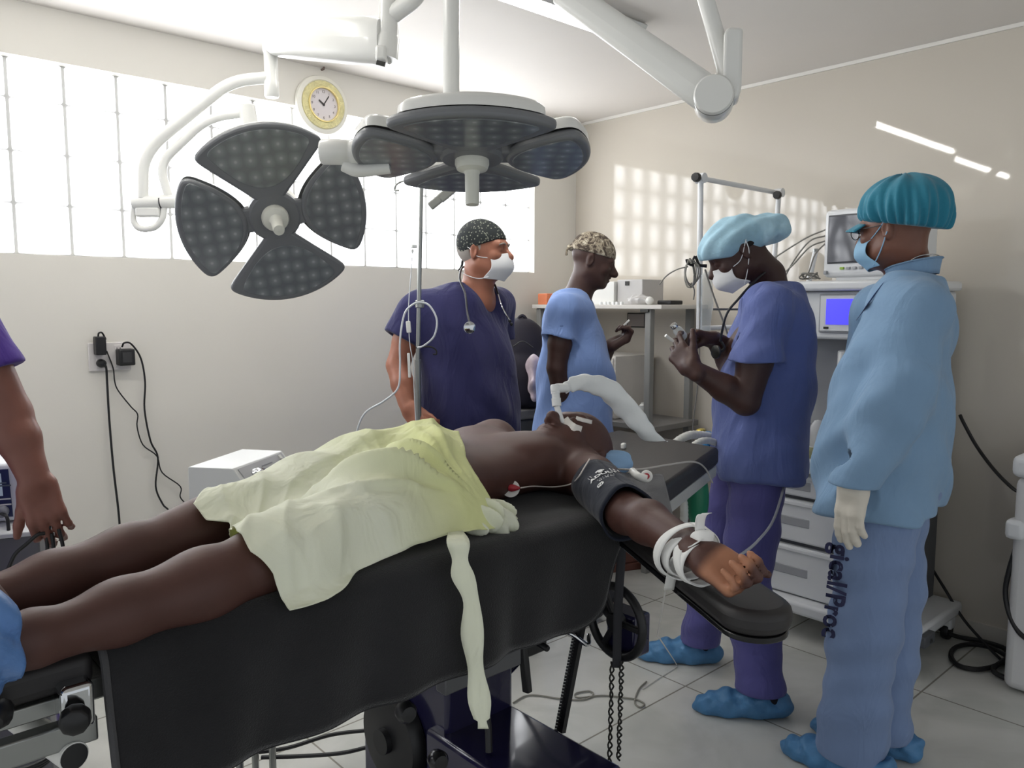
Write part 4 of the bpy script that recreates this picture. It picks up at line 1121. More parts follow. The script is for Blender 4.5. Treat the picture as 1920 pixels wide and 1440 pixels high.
for i in range(15):
    t = i / 14; row = []
    for j in range(41):
        a = 2 * PI * j / 40; r_ = .0515 - .002 * t + .0015 * math.sin(a * 5 + t * 7) + .004 * (abs(t - .5) * 2) ** 3
        if t > .6: r_ += .006 * (t - .6) * math.sin(a * 3 + 1)
        row.append(ca + cd * L_c * t + (upv * math.cos(a) + sdv * math.sin(a)) * r_ + UPZ * .002)
    rows.append(row)
MB().grid(rows).build('cuff_wrap', M_cuff, cu, smooth=180, thick=.005, off=0)
tocam = nrm(CAM0 - (ca + cb) / 2); toc = nrm(tocam * .9 + UPZ * .45)
MID = (ca + cb) / 2 + UPZ * .002
wrap_text('print', 'ADULT', .020, M_ink, cu, MID, -cd, toc, .0550, along=.006, turn=.0, bold=.0006)
for q, (al, tx_, sz) in enumerate(((-.014, '- - - - - - -', .010), (-.024, '25 - 35 cm', .008))): wrap_text('print', tx_, sz, M_ink, cu, MID, -cd, toc, .0550, along=al)
wrap_text('print', '\u00d8', .022, M_ink, cu, MID, -cd, nrm(tocam + UPZ * .05), .0552, along=-.045, bold=.0004)
b = MB()                                                # small figure marks: raised arm and shirt
rd = nrm(toc - cd * (toc @ cd)); tg = np.cross(-cd, rd)
def cuffp(x, y, R=.0557): return MID - cd * y + rd * (math.cos(x / R) * R) + tg * (math.sin(x / R) * R)
shirt = [(-.011, -.008), (-.006, -.008), (-.006, .002), (-.011, -.001), (-.013, .005), (-.005, .011), (.005, .011), (.013, .005), (.011, -.001), (.006, .002), (.006, -.008)]
sb = [cuffp(x * .8, y * .9 + .026) for x, y in shirt[1:]]; b.add(sb + [p + rd * .0006 for p in sb], [tuple(range(10)), tuple(range(19, 9, -1))]); b.build('shirt_mark', M_ink, cu, smooth=0)
for x in (-.030, -.024, .022, .030, .040):
    MB().bar(cuffp(x, .032) + rd * .0005, cuffp(x + .001, .019) + rd * .0005, .0012, .0006, up=rd).build('mark', M_ink, cu)
# electrodes with red clips
M_red = mat('red_clip', (164, 40, 52), rough=.4); M_lead = mat('white_lead', (214, 206, 200), rough=.5)
def electrode(pos, n, label, lead):
    t = thing('electrode', label, 'electrode', pos); n = nrm(n)
    MB().lathe([(0, .0005), (.019, .0005), (.0195, .0012), (.019, .0024), (.006, .003), (.006, .006), (0, .006)], pos, n, n=28).build('pad', M_white, t)
    d = nrm(np.cross(n, UPZ)); d = d if d @ RGT > 0 else -d
    MB().tube([V(pos) + V(n) * .007 + V(d) * (x - .002) for x in (-.002, .004, .012, .022)], [.007, .0085, .007, .0025], 12).build('clip', M_red, t)
    if lead: MB().tube(spline(lead, 8), .0016, 7).build('lead', M_lead, t)
h0 = hit_px(958, 917); nn = nrm(tocam * .85 + UPZ * .3)
ld = [V(h0) + V(nn) * .008 + V(RGT) * .022]
for px, py in ((1000, 912), (1040, 913), (1070, 908), (1085, 896), (1095, 880), (1106, 862)):
    q = BV.ray_cast(V(CAM0), V(ray(px, py)).normalized())[0]; ld.append(q + V(tocam) * .010 if q else V(GZ(px, py, ZT + .1)))
ld = ld[:4] + [p + V(tocam) * .02 for p in ld[4:]]
electrode(V(h0) + V(nn) * .001, nn, 'white electrode with red clip on the side of the patient chest', ld)
# second lead clip lying on the cloth
sc_ = GZ(1203, 888, ZT + .075); t = thing('lead_clip', 'white lead clip with red button lying on the grey cloth near the cuff', 'clip', sc_)
MB().tube(spline([GZ(1186, 884, ZT + .075), GZ(1196, 893, ZT + .075), GZ(1212, 898, ZT + .07)], 5), [.009] * 11, 12).build('clip_body', M_white, t)
MB().lathe([(0, 0), (.013, 0), (.0135, .006), (.011, .009), (0, .009)], GZ(1212, 893, ZT + .072), tocam, n=22).build('clip_ring', M_white, t)
MB().lathe([(0, 0), (.007, 0), (.0065, .0025), (0, .003)], V(GZ(1212, 893, ZT + .072)) + V(tocam) * .0085, tocam, n=18).build('red_button', M_red, t)
tag(MB().tube(spline([GZ(1158, 880, ZT + .055), GZ(1200, 880, ZT + .06), GZ(1250, 872, ZT + .05), GZ(1300, 866, ZT + .02), GZ(1322, 878, ZT - .02), GZ(1336, 905, ZT - .08)], 8), .0024, 8).build('lead_wire', mat('grey_lead', (176, 172, 168), rough=.5)), 'thin grey lead crossing the black head rest and dropping over its edge', 'wire')
# surgical mask under the head
hd_ = hc; 
bm = body('face_mask', [disp(ell(GZ(1134, 872, ZT + .050), A(.062, .036, .036), ax=(nrm(RGT - UPZ * .5), FWD, UPZ)), ripple(.003, 130, A(.2, .5, 1), 0))], .004, mat('mask_blue', (142, 178, 216), rough=.7), None)
tag(bm, 'crumpled pale blue face mask under the patient head', 'mask')
# white bands tying the wrist to the board
M_band = mat('white_bandage', (232, 232, 230), rough=.8, bump=.15, bscale=300)
wt = thing('wrist_tie', 'white cloth tape knotted round the patient wrist and arm board', 'tie', wr)
ad = nrm(wr - el); su = nrm(UPZ - ad * (UPZ @ ad)); ss = np.cross(ad, su)
def loop(off, ra, rb, tilt, w_, lift=0.):
    P_, ac = [], []
    for k in range(49):
        a = 2 * PI * k / 48
        p = wr + ad * (off + tilt * math.cos(a + .6)) + ss * ra * math.sin(a) + su * (rb * math.cos(a) - .012 + lift)
        P_.append(p); ac.append(ad + su * .15 * math.sin(a * 3))
    ribbon(P_, w_, ac, 'band', M_band, wt, thick=.002)
loop(-.052, .038, .040, .016, .024); loop(-.030, .037, .038, -.012, .024); loop(-.060, .046, .052, .026, .022, .004); loop(-.012, .036, .036, .008, .022)
k0 = GZ(1318, 1010, ZT + .075)
body('knot', [disp(ell(k0, A(.018, .016, .014), ax=(RGT, FWD, UPZ)), ripple(.003, 220, A(.3, .5, 1), 0)), ell(V(k0) + V(RGT) * .008 + V(UPZ) * .0 - V((0, 0, .018)), A(.012, .013, .016), .008)], .003, M_band, wt)
ribbon(spline([k0, V(GZ(1312, 992, ZT + .09)), V(GZ(1315, 968, ZT + .115)), V(GZ(1326, 962, ZT + .12))], 6), .016, V(RGT) * 1 + V(FWD) * .2, 'tail', M_band, wt, thick=.002)
ribbon(spline([GZ(1268, 1046, ZT + .03), GZ(1262, 1066, ZT + .005), GZ(1254, 1106, ZT - .05)], 6), .018, V(RGT) * 1 + V(FWD) * .1, 'tail', M_band, wt, thick=.002)
ribbon(spline([GZ(1255, 1060, ZT + .012), GZ(1268, 1040, ZT + .045), GZ(1300, 1022, ZT + .07), k0], 6), .017, V(RGT) * .5 + V(UPZ) * .6 - V(FWD) * .5, 'tail', M_band, wt, thick=.002)
tag(MB().tube(spline([GZ(1247, 1108, ZT - .052), GX(1240, 1150, 1.16), GX(1233, 1190, 1.25), GX(1236, 1196, 1.28)], 8) + spline([GX(1236, 1196, 1.28), GZ(1268, 1245, .03), GZ(1266, 1252, .006), GZ(1230, 1275, .004), GZ(1205, 1292, .004)], 6), .0017, 7).build('thin_lead', mat('pale_lead', (196, 194, 190), rough=.5)), 'thin pale lead hanging from the wrist tie down to the floor', 'wire')
# breathing tube with clear white sleeve and tape
M_tubep = mat('clear_white_plastic', (226, 228, 228), rough=.3, spec=.5)
M_sleeve = mat('frosted_sleeve', (224, 227, 227), rough=.45, bump=.25, bscale=60, bdist=.004)
M_tape = mat('surgical_tape', (226, 222, 216), rough=.75)
Fm = float((hc - CAM0) @ FWD)
et = thing('breathing_tube', 'white breathing tube with corner connector rising from the patient mouth, in a frosted sleeve', 'tube', GZ(1048, 785, ZT + .17))
e0 = P3(1052, 787, Fm - .04); e1 = P3(1044, 762, Fm - .03); e2 = P3(1041, 728, Fm - .02)
MB().tube([P3(1062, 806, Fm - .05), e0, e1], .0075, 14).build('tube_end', M_tubep, et)
MB().lathe([(.009, 0), (.0115, .001), (.0115, .020), (.010, .021), (.010, .036), (.012, .037), (.012, .050), (.010, .054)], e1, e2 - e1, n=22).build('connector', M_tubep, et)
MB().tube(bent([e2 - (e2 - e1) * .3, e2, P3(1062, 727, Fm)], .012), .0115, 16).build('corner_piece', M_tubep, et)
pts = [P3(px, py, Fm + dF) for px, py, dF in ((1058, 727, 0), (1070, 723, .01), (1095, 717, .03), (1120, 722, .05), (1150, 740, .07), (1178, 768, .08), (1200, 797, .08), (1222, 816, .09), (1252, 828, .12))]
sp = spline(pts, 8); n = len(sp); b = MB(); rows = []
for k, p in enumerate(sp):
    t = k / (n - 1); d = (sp[min(k + 1, n - 1)] - sp[max(k - 1, 0)]).normalized(); u = V(FWD); w_ = d.cross(u).normalized()
    h_ = .0165 + .0125 * math.exp(-((t - .55) / .3) ** 2) - (.020 * max(0, t - .86) / .14); 
    if t < .12: h_ = .014
    row = []
    for q in range(21):
        a = 2 * PI * q / 20; r_ = 1 + .10 * math.sin(a * 3 + t * 21) + .05 * math.sin(t * 55)
        row.append(p + w_ * h_ * r_ * math.sin(a) + u * h_ * .55 * r_ * math.cos(a))
    rows.append(row)
b.grid(rows).build('sleeve', M_sleeve, et, smooth=180)
BH = BV
def tape(pts, w_, label):
    P_ = []
    for px, py in pts:
        q = BH.ray_cast(V(CAM0), V(ray(px, py)).normalized())[0]; P_.append((q if q and (q - V(CAM0)).dot(V(FWD)) < Fm + .3 else P3(px, py, Fm - .07)) + V(tocam) * .004)
    sp_ = spline(P_, 6); ac_ = [(sp_[min(k + 1, len(sp_) - 1)] - sp_[max(k - 1, 0)]).cross(V(tocam)) for k in range(len(sp_))]
    o = ribbon(sp_, w_, ac_, 'tape_strip', M_tape, None, thick=.0008)
    return o
tag(tape([(1058, 786), (1064, 794), (1076, 803), (1090, 808)], .022, 1), 'strip of white surgical tape across the patient cheek, hanging from the breathing tube', 'tape')
tag(tape([(1080, 784), (1094, 788), (1110, 792)], .010, 2), 'small strip of white surgical tape above the cheek of the patient', 'tape')
b = MB(); b.box(GZ(1169, 836, ZT + .009), (.020, .014, .018), Matrix.Rotation(.4, 3, 'Z')); tag(b.build('vial_stopper', M_white, None, bev=.004), 'small white stopper lying alone on the black head rest', 'stopper')
# ------------------------------------------------------------------ man in navy scrubs by the window wall
M_navyscrub = fabric('navy_scrubs', (45, 45, 84), bump=.4, var=.06, bscale=26, bdist=.008)
SK_W = skin('ruddy_skin', (150, 98, 78), rough=.45)
p1 = person('person', 'man in navy scrubs, white mask and dark dotted cap, gripping the drip pole', G(870, 1000, 3.1) * A(1, 1, 0))
F = 3.10
f1 = nrm(RGT * .80 - FWD * .60); s1 = nrm(np.cross(f1, UPZ))        # facing; s1 = his right-hand side
hC = G(908, 472, F); hF = nrm(RGT * .92 - FWD * .36 + UPZ * .02)
HP, q1 = head_prims(hC, hF, UPZ, s=1.0, nose=1.15, jaw=1.12)
O = G(872, 600, F) * A(1, 1, 0)
nk = G(893, 540, F)
shR, elR, wrR = G(782, 575, F - .06), G(746, 685, F - .10), G(766, 765, F - .20)
shL, elL, wrL = G(935, 562, F + .17), G(930, 690, F + .20), G(905, 800, F + .12)
hip = O + UPZ * .93
prims = list(HP) + [cone(nk - UPZ * .06, hC - UPZ * .07 - hF * .02, .066, .060, .03),
    loft(O, UPZ, s1, f1, [(.85, 0, 0, .16, .13), (1.05, 0, .02, .16, .15), (1.25, 0, 0, .16, .12), (1.42, 0, -.02, .15, .08), (1.48, 0, -.03, .07, .06)], .02),
    chain([nk - UPZ * .06, shR - UPZ * .02, shR * .4 + elR * .6, elR, elR * .55 + wrR * .45, wrR], [.06, .060, .050, .043, .043, .029], .03),
    chain([nk - UPZ * .06, shL - UPZ * .02, elL, wrL], [.06, .055, .043, .030], .03)]
hd1 = nrm(G(783, 792, F - .24) - wrR)
prims += hand_prims(wrR, hd1, nrm(RGT * .6 + FWD * .75), RGT - FWD * .3, s=.98, curl=((.8, 1.0, .6),) * 4, thumb_dir=nrm(hd1 * .8 + RGT * .6), tcurl=.2)
prims += hand_prims(wrL, -UPZ * .7 + f1 * .5, -s1, f1, s=.95)
ftR, ftL = O + s1 * .13 + f1 * .02, O - s1 * .13 + f1 * .06
prims += lower_body(hip, s1, f1, ftL + UPZ * .005, ftR + UPZ * .005)
body('person_body', prims, .005, SK_W, p1)
cl = [loft(O, UPZ, s1, f1, [(.72, 0, .012, .205, .178), (.85, 0, .014, .204, .180), (1.00, 0, .022, .198, .182), (1.15, 0, .018, .192, .166), (1.28, 0, .004, .190, .140), (1.36, 0, -.01, .186, .118), (1.43, 0, -.025, .150, .090), (1.475, 0, -.03, .085, .070)], 0, p=2.4, round_=.02)]
cl += [cut_sleeve([nk - UPZ * .07 + s1 * .08, shR - UPZ * .012, shR * .45 + elR * .55 - RGT * .014], [.070, .070, .074], k=.05), cut_sleeve([nk - UPZ * .07 - s1 * .08, shL - UPZ * .02, shL * .45 + elL * .55], [.07, .070, .068], k=.05)]
cl = [disp(group(cl), lambda P: .006 * wav(P, A(.3, .2, 1), 22, 1.) * np.clip((1.42 - P[:, 2]) * 3, 0, 1) + .004 * wav(P, A(1, -.4, .7), 47, 2.))]
vN = nk + f1 * .085 - UPZ * .02                          # V neck
cl += [cone(nk + f1 * .02 + UPZ * .05, nk + f1 * .01 - UPZ * .02, .074, .068, .01, 's'), cone(vN + UPZ * .05, G(918, 578, F - .14), .062, .010, .006, 's')]
body('scrub_top', cl, .005, M_navyscrub, p1)
body('undershirt', [loft(O, UPZ, s1, f1, [(1.20, 0, 0, .15, .105), (1.36, 0, -.01, .15, .098), (1.445, 0, -.02, .09, .075)], p=2.2)], .007, fabric('grey_tee', (112, 110, 118)), p1)
tr_ = [disp(chain([hip + s1 * .09 * sg, (hip + ft) / 2 + f1 * .02 + s1 * .02 * sg, ft + UPZ * .07], [.11, .095, .085], .03), ripple(.005, 24, A(.2, .1, 1), sg)) for sg, ft in ((1, ftR), (-1, ftL))]
body('trousers', tr_ + [ell(hip, A(.15, .15, .12), .04)] + [half(ft + UPZ * .055, -UPZ, .004, 's', c=ft, r=.2) for ft in (ftL, ftR)], .007, M_navyscrub, p1)
for ft in (ftL, ftR): body('shoe', [ell(ft + f1 * .05 + UPZ * .04, A(.145, .052, .044), ax=(f1, s1, UPZ)), half(ft + UPZ * .004, -UPZ, .002, 's')], .006, mat('dark_shoe', (40, 40, 46), rough=.5), p1)
# cap, hair, mask
def cap_dotted():
    m = mat('dotted_cap', (52, 56, 54), rough=.9); N, L, b = nodes_of(m)
    tc = N.new('ShaderNodeTexCoord'); vo = N.new('ShaderNodeTexVoronoi'); vo.inputs['Scale'].default_value = 100
    L.new(tc.outputs['Object'], vo.inputs['Vector']); r = N.new('ShaderNodeValToRGB'); e = r.color_ramp.elements
    e[0].position = .22; e[0].color = lin((132, 136, 122)) + (1,); e[1].position = .34; e[1].color = lin((38, 42, 44)) + (1,)
    L.new(vo.outputs['Distance'], r.inputs[0]); L.new(r.outputs[0], b.inputs['Base Color']); return m
ax1 = (np.cross(hF, UPZ), hF, UPZ)
capf = [ell(q1(0, -.012, .034), A(.082, .102, .092), ax=ax1), half(q1(0, .06, .036), nrm(-UPZ + hF * .34), .004, 's')]
body('cap', [disp(capf[0], lambda P: .0016 * wav(P, A(1, .4, .2), 90)), capf[1]], .0035, cap_dotted(), p1)
MB().tube(spline([q1(-.05, -.088, .0), q1(-.03, -.104, -.02), q1(-.01, -.102, -.05), q1(0, -.112, -.07)], 5), .005, 8).build('cap_tie', MATS['dotted_cap'], p1)
body('hair', [ell(q1(0, -.018, .018), A(.0775, .094, .078), ax=ax1), half(q1(0, .028, 0), hF, .004, 's'), half(q1(0, 0, -.045), nrm(-UPZ + hF * .3), .004, 's'), ell(q1(.080, -.012, -.002), A(.02, .022, .036), 0, 's', ax=ax1), ell(q1(-.080, -.012, -.002), A(.02, .022, .036), 0, 's', ax=ax1)], .0035, mat('grey_hair', (150, 144, 138), rough=.8, bump=.5, bscale=300), p1)
M_maskw = mat('mask_white', (226, 227, 229), rough=.75, bump=.1, bscale=40)
mask_shell('face_mask', q1, 1, M_maskw, p1, [[(.058, .052, -.03), (.075, .0, -.02), (.079, -.03, .012), (.06, -.075, .03)], [(.058, .040, -.10), (.066, .0, -.105), (.064, -.05, -.09), (.04, -.09, -.07)]], bottom=-.118)
for sg in (-1, 1): MB().ball(V(q1(sg * .031, .078, .004)), .0118, 14).build('eye', mat('eye_white', (190, 182, 174), rough=.2), p1)
for sg in (-1, 1): MB().tube(spline([q1(sg * .012, .094, .022), q1(sg * .03, .094, .026), q1(sg * .048, .082, .020)], 5), [.003] * 11, 8).build('eyebrow', MATS['grey_hair'], p1)
# stethoscope round the neck
cp = G(880, 614, F - .235)
stethoscope('stethoscope', 'dark stethoscope hanging round the neck of the man in navy, round steel chest piece', [cp + UPZ * .02, G(876, 585, F - .20), G(872, 550, F - .155), G(862, 522, F - .08), G(870, 500, F + .02), G(900, 508, F + .07), G(925, 530, F + .02), G(934, 552, F - .06)],
   [[G(934, 552, F - .06), G(940, 572, F - .10), G(950, 592, F - .10), G(958, 606, F - .09)], [G(934, 552, F - .06), G(943, 580, F - .11), G(955, 600, F - .10)]], cp, -FWD + RGT * .25, ears=[G(959, 608, F - .09), G(956, 602, F - .10)])
# ------------------------------------------------------------------ man in light scrubs and patterned cap, further back
M_scrub2 = fabric('light_blue_scrubs', (126, 152, 204), bump=.4, var=.05, bscale=26, bdist=.008)
SK_D = skin('dark_skin', (68, 46, 41), rough=.45)
M_dshoe = mat('dark_shoe', (40, 40, 46), rough=.5)
p2 = person('person', 'man in pale blue scrubs and brown patterned cap looking down at his raised hand', G(1078, 1000, 3.5) * A(1, 1, 0))
F = 3.50
f2 = nrm(RGT * .96 - FWD * .10); s2 = nrm(np.cross(f2, UPZ))
hC = G(1112, 490, F); hF = nrm(RGT * .93 - FWD * .10 - UPZ * .30); hU = nrm(UPZ + RGT * .2)
HP, q2 = head_prims(hC, hF, hU, s=.98, nose=1.35, jaw=1.05)
O = G(1076, 600, F) * A(1, 1, 0); nk = G(1078, 545, F)
shR, elR, wrR = G(1058, 578, F - .17), G(1044, 690, F - .18), G(1062, 782, F - .12)
shL, elL, wrL = G(1082, 578, F + .17), G(1122, 690, F + .16), G(1143, 650, F + .02)
hip = O + UPZ * .93
prims = list(HP) + [cone(nk - UPZ * .06, hC - UPZ * .06 - hF * .03, .064, .058, .03),
    loft(O, UPZ, s2, f2, [(.85, 0, 0, .15, .12), (1.05, 0, .02, .15, .14), (1.25, 0, 0, .155, .12), (1.40, 0, -.02, .15, .08), (1.46, 0, -.02, .07, .06)], .02),
    chain([nk - UPZ * .08, shR - UPZ * .02, shR * .4 + elR * .6, elR, elR * .55 + wrR * .45, wrR], [.06, .058, .050, .042, .042, .028], .03),
    chain([nk - UPZ * .08, shL - UPZ * .02, elL, wrL], [.06, .055, .042, .028], .03)]
prims += hand_prims(wrR, nrm(G(1074, 812, F - .08) - wrR), -s2 * 1., f2, s=.98, curl=(.3, .35, .4, .45))
prims += hand_prims(wrL, nrm(RGT * .75 + UPZ * .45 - FWD * .1), nrm(-RGT * .35 + UPZ * .75 - FWD * .35), UPZ + RGT * .2 - FWD * .6, s=.98, curl=((.7, 1.1, .8), (1., 1.4, .9), (1.1, 1.4, .9), (1.15, 1.4, .9)), thumb_dir=nrm(RGT * .75 + UPZ * .6 - FWD * .1), tcurl=.3)
prims += lower_body(hip, s2, f2, O - s2 * .11 + f2 * .05 + UPZ * .005, O + s2 * .11 - f2 * .05 + UPZ * .005)
body('person_body', prims, .005, SK_D, p2)
cl = [loft(O, UPZ, s2, f2, [(.78, 0, .0, .205, .176), (.95, 0, .004, .200, .176), (1.08, 0, .010, .192, .168), (1.22, 0, .002, .186, .146), (1.33, 0, -.014, .184, .122), (1.405, 0, -.02, .160, .092), (1.455, 0, -.02, .085, .072)], 0, p=2.4, round_=.02)]
cl += [cut_sleeve([nk - UPZ * .08 + s2 * .08, shR - UPZ * .012, shR * .50 + elR * .50 - RGT * .006], [.075, .074, .072], k=.05), cut_sleeve([nk - UPZ * .08 - s2 * .08, shL - UPZ * .012, shL * .5 + elL * .5], [.072, .070, .068], k=.05)]
cl = [disp(group(cl), lambda P: .007 * wav(P, A(.3, .2, 1), 24, 2.5) * np.clip((1.40 - P[:, 2]) * 3, 0, 1) + .004 * wav(P, A(.4, 1, .7), 45, .6))]
cl += [cone(nk + f2 * .02 + UPZ * .06, nk - f2 * .0 - UPZ * .015, .074, .066, .01, 's')]
body('scrub_top', cl, .005, M_scrub2, p2)
def trousers(name, hip, side, fwd, feet, knees, m, parent, r=(.105, .095, .085), hem=.055, amp=.006, vox=.006, seed=0., flat=None):
    L_ = []
    for sg, ft, kn in zip((-1, 1), feet, knees):
        h = hip + side * .088 * sg; kn = (h + ft + UPZ * .08) / 2 + fwd * .02 if kn is None else kn
        an = ft + UPZ * hem
        L_.append(disp(chain([h, kn, kn * .45 + an * .55, an - UPZ * .06 + (an - kn) * 0], [r[0], r[1], (r[1] + r[2]) / 2, r[2]], .02),
                       lambda P, sg=sg: amp * (.55 * wav(P, A(.35, .25, 1), 26, sg + seed) + .7 * wav(P, A(1, .8, .25), 21, seed + sg * 2, wa=.9) + .4 * wav(P, A(.1, .3, 1), 60, seed))))
    cuts = [half(ft + UPZ * (hem - .012), -UPZ, .003, 's', c=ft, r=.19) for ft in feet]
    L_ += [ell(hip - UPZ * .02, A(.15, .15, .11), .05)]
    return body(name, L_ + cuts, vox, m, parent)
trousers('trousers', hip, s2, f2, (O - s2 * .11 + f2 * .05, O + s2 * .11 - f2 * .05), (None, None), M_scrub2, p2, seed=3.)
for sg in (-1, 1):
    ft = O + s2 * .11 * sg - f2 * .05 * sg
    body('shoe', [ell(ft + f2 * .05 + UPZ * .04, A(.145, .052, .044), ax=(f2, s2, UPZ)), half(ft + UPZ * .004, -UPZ, .002, 's')], .007, M_dshoe, p2)
def camo():
    m = mat('patterned_cap', (120, 112, 98), rough=.9); N, L, b = nodes_of(m)
    tc = N.new('ShaderNodeTexCoord'); n = N.new('ShaderNodeTexNoise'); n.inputs['Scale'].default_value = 28; n.inputs['Detail'].default_value = 2; n.inputs['Distortion'].default_value = 1.8
    L.new(tc.outputs['Object'], n.inputs['Vector']); r = N.new('ShaderNodeValToRGB'); r.color_ramp.interpolation = 'CONSTANT'; e = r.color_ramp.elements
    e[0].position = 0; e[0].color = lin((70, 60, 52)) + (1,); e[1].position = .43; e[1].color = lin((120, 110, 96)) + (1,)
    for p_, c in ((.5, (156, 146, 128)), (.555, (92, 82, 72)), (.6, (186, 178, 160))): k = r.color_ramp.elements.new(p_); k.color = lin(c) + (1,)
    L.new(n.outputs['Fac'], r.inputs[0]); L.new(r.outputs[0], b.inputs['Base Color']); return m
ax2 = (np.cross(hF, hU), hF, nrm(hU - hF * (hU @ hF)))
body('cap', [disp(ell(q2(0, -.012, .036), A(.082, .102, .090), ax=ax2), lambda P: .0025 * wav(P, A(1, .4, .2), 60)), half(q2(0, .06, .032), nrm(-ax2[2] + hF * .05), .004, 's'), ell(q2(0, -.112, .028), A(.014, .020, .014), .01, ax=ax2)], .0035, camo(), p2)
MB().tube(spline([q2(.02, -.112, .03), q2(.03, -.125, .012), q2(.035, -.12, -.012)], 5), .005, 8).build('cap_tie', MATS['patterned_cap'], p2)
for sg in (-1, 1): MB().ball(V(q2(sg * .031, .0775, .003)), .0118, 14).build('eye', mat('eye_dim', (120, 104, 96), rough=.2), p2)
MB().bar(G(1162, 618, F - .02), G(1180, 600, F - .03), .008, .008).build('needle_cap', M_white, None, bev=.002)
tag(bpy.data.objects['needle_cap'], 'small white cap between the fingers of the man in the patterned cap', 'cap')

# ------------------------------------------------------------------ man in blue scrubs reading the vial
M_scrub3 = fabric('blue_scrubs', (94, 106, 158), bump=.4, var=.06, bscale=26, bdist=.008)
M_trous3 = fabric('violet_trousers', (86, 84, 140), bump=.4, var=.06, bscale=26, bdist=.008)
SK_D3 = skin('deep_brown_skin', (66, 44, 40), rough=.45)
p3 = person('person', 'man in blue scrubs and pale see-through hair net reading the vial in his hands', G(1440, 1300, 2.78) * A(1, 1, 0))
F = 2.78
f3 = nrm(-RGT * .98 + FWD * .12); s3 = nrm(np.cross(f3, UPZ))         # s3: his right = far side
hC = G(1381, 474, F - .03); hF = nrm(-RGT * .84 + FWD * .06 - UPZ * .52); hU = nrm(UPZ * .85 - RGT * .52)
HP, q3 = head_prims(hC, hF, hU, s=1.0, nose=1.2, jaw=1.0)
O = G(1428, 700, F) * A(1, 1, 0); nk = G(1446, 528, F)
shL, elL, wrL = G(1440, 572, F - .17), G(1398, 752, F - .20), G(1296, 690, F - .20)
shR, elR, wrR = G(1425, 572, F + .15), G(1382, 700, F + .16), G(1338, 636, F + .02)
hip = O + UPZ * .90 + f3 * .01
prims = list(HP) + [chain([nk - UPZ * .07 - f3 * .01, nk + UPZ * .02 + f3 * .015, hC - hU * .05 - hF * .035], [.066, .060, .058], .03),
    loft(O, UPZ, s3, f3, [(.80, 0, 0, .15, .12), (1.05, 0, .02, .15, .13), (1.25, 0, 0, .155, .12), (1.40, 0, -.04, .15, .08), (1.45, 0, -.04, .07, .06)], .02),
    chain([nk - UPZ * .08, shL - UPZ * .02, shL * .4 + elL * .6, elL, elL * .6 + wrL * .4, wrL], [.06, .062, .058, .047, .045, .029], .03),
    chain([nk - UPZ * .08, shR - UPZ * .02, elR, elR * .6 + wrR * .4, wrR], [.06, .058, .045, .043, .029], .03)]
hdL = nrm(G(1262, 650, F - .12) - wrL)
prims += hand_prims(wrL, hdL, nrm(FWD * .85 + RGT * .35 + UPZ * .1), UPZ + RGT * .5, s=1.0, curl=((.25, .5, .4), (.4, .7, .5), (.55, .8, .6), (.7, .9, .6)), thumb_dir=nrm(UPZ * .95 - RGT * .0 + FWD * .25), tcurl=.1, spread=.22)
hdR = nrm(G(1284, 626, F - .02) - wrR)
prims += hand_prims(wrR, hdR, nrm(-FWD * .35 - UPZ * .85 - RGT * .1), -FWD + UPZ * .2, s=1.0, curl=((.45, .8, .5), (.5, .9, .5), (.55, .9, .5), (.6, .9, .5)), thumb_dir=nrm(-RGT * .9 - UPZ * .35 - FWD * .3), tcurl=.2)
ftL, ftR = GZ(1412, 1340, 0), GZ(1292, 1240, 0)
hk = lambda h, ft: None
lb = lower_body(hip, s3, f3, ftL, ftR, kl=G(1402, 1085, F - .10), kr=G(1352, 1040, F + .10), r=(.085, .055, .036))
prims += lb
body('person_body', prims, .0045, SK_D3, p3)
# tunic follows the stooped back
cl = [loft(O, UPZ, s3, f3, [(.795, 0, -.002, .202, .152), (.86, 0, .000, .203, .160), (1.00, 0, .002, .196, .164), (1.14, 0, -.012, .190, .160), (1.27, 0, -.032, .188, .142), (1.36, 0, -.042, .182, .118), (1.425, 0, -.046, .145, .088), (1.472, 0, -.046, .085, .070)], 0, p=2.4, round_=.02)]
cl += [cut_sleeve([nk - UPZ * .09 - s3 * .08, shL - UPZ * .012, shL * .42 + elL * .58 + UPZ * .005], [.078, .080, .080], n=nrm(-UPZ + f3 * .0), k=.05), cut_sleeve([nk - UPZ * .09 + s3 * .08, shR - UPZ * .012, shR * .45 + elR * .55], [.074, .072, .072], k=.05)]
cl = [disp(group(cl), lambda P: .006 * wav(P, A(.5, .2, 1), 22, 4.) * np.clip((1.44 - P[:, 2]) * 3, 0, 1) + .0045 * wav(P, A(.9, .5, .35), 38, 1.6) + .002 * wav(P, A(.4, 1, .7), 85, .6))]
cl += [cone(nk + f3 * .03 + UPZ * .07, nk - UPZ * .02, .076, .068, .01, 's')]
body('scrub_top', cl, .0045, M_scrub3, p3)
trousers('trousers', hip, s3, f3, (ftL - f3 * .03, ftR - f3 * .03), (G(1402, 1085, F - .10), G(1352, 1040, F + .10)), M_trous3, p3, r=(.105, .084, .076), hem=.10, amp=.007, vox=.0055, seed=1.)
M_cover = mat('blue_shoe_cover', (74, 124, 168), rough=.5, bump=.5, bscale=55, bdist=.006, var=.10, vscale=20)
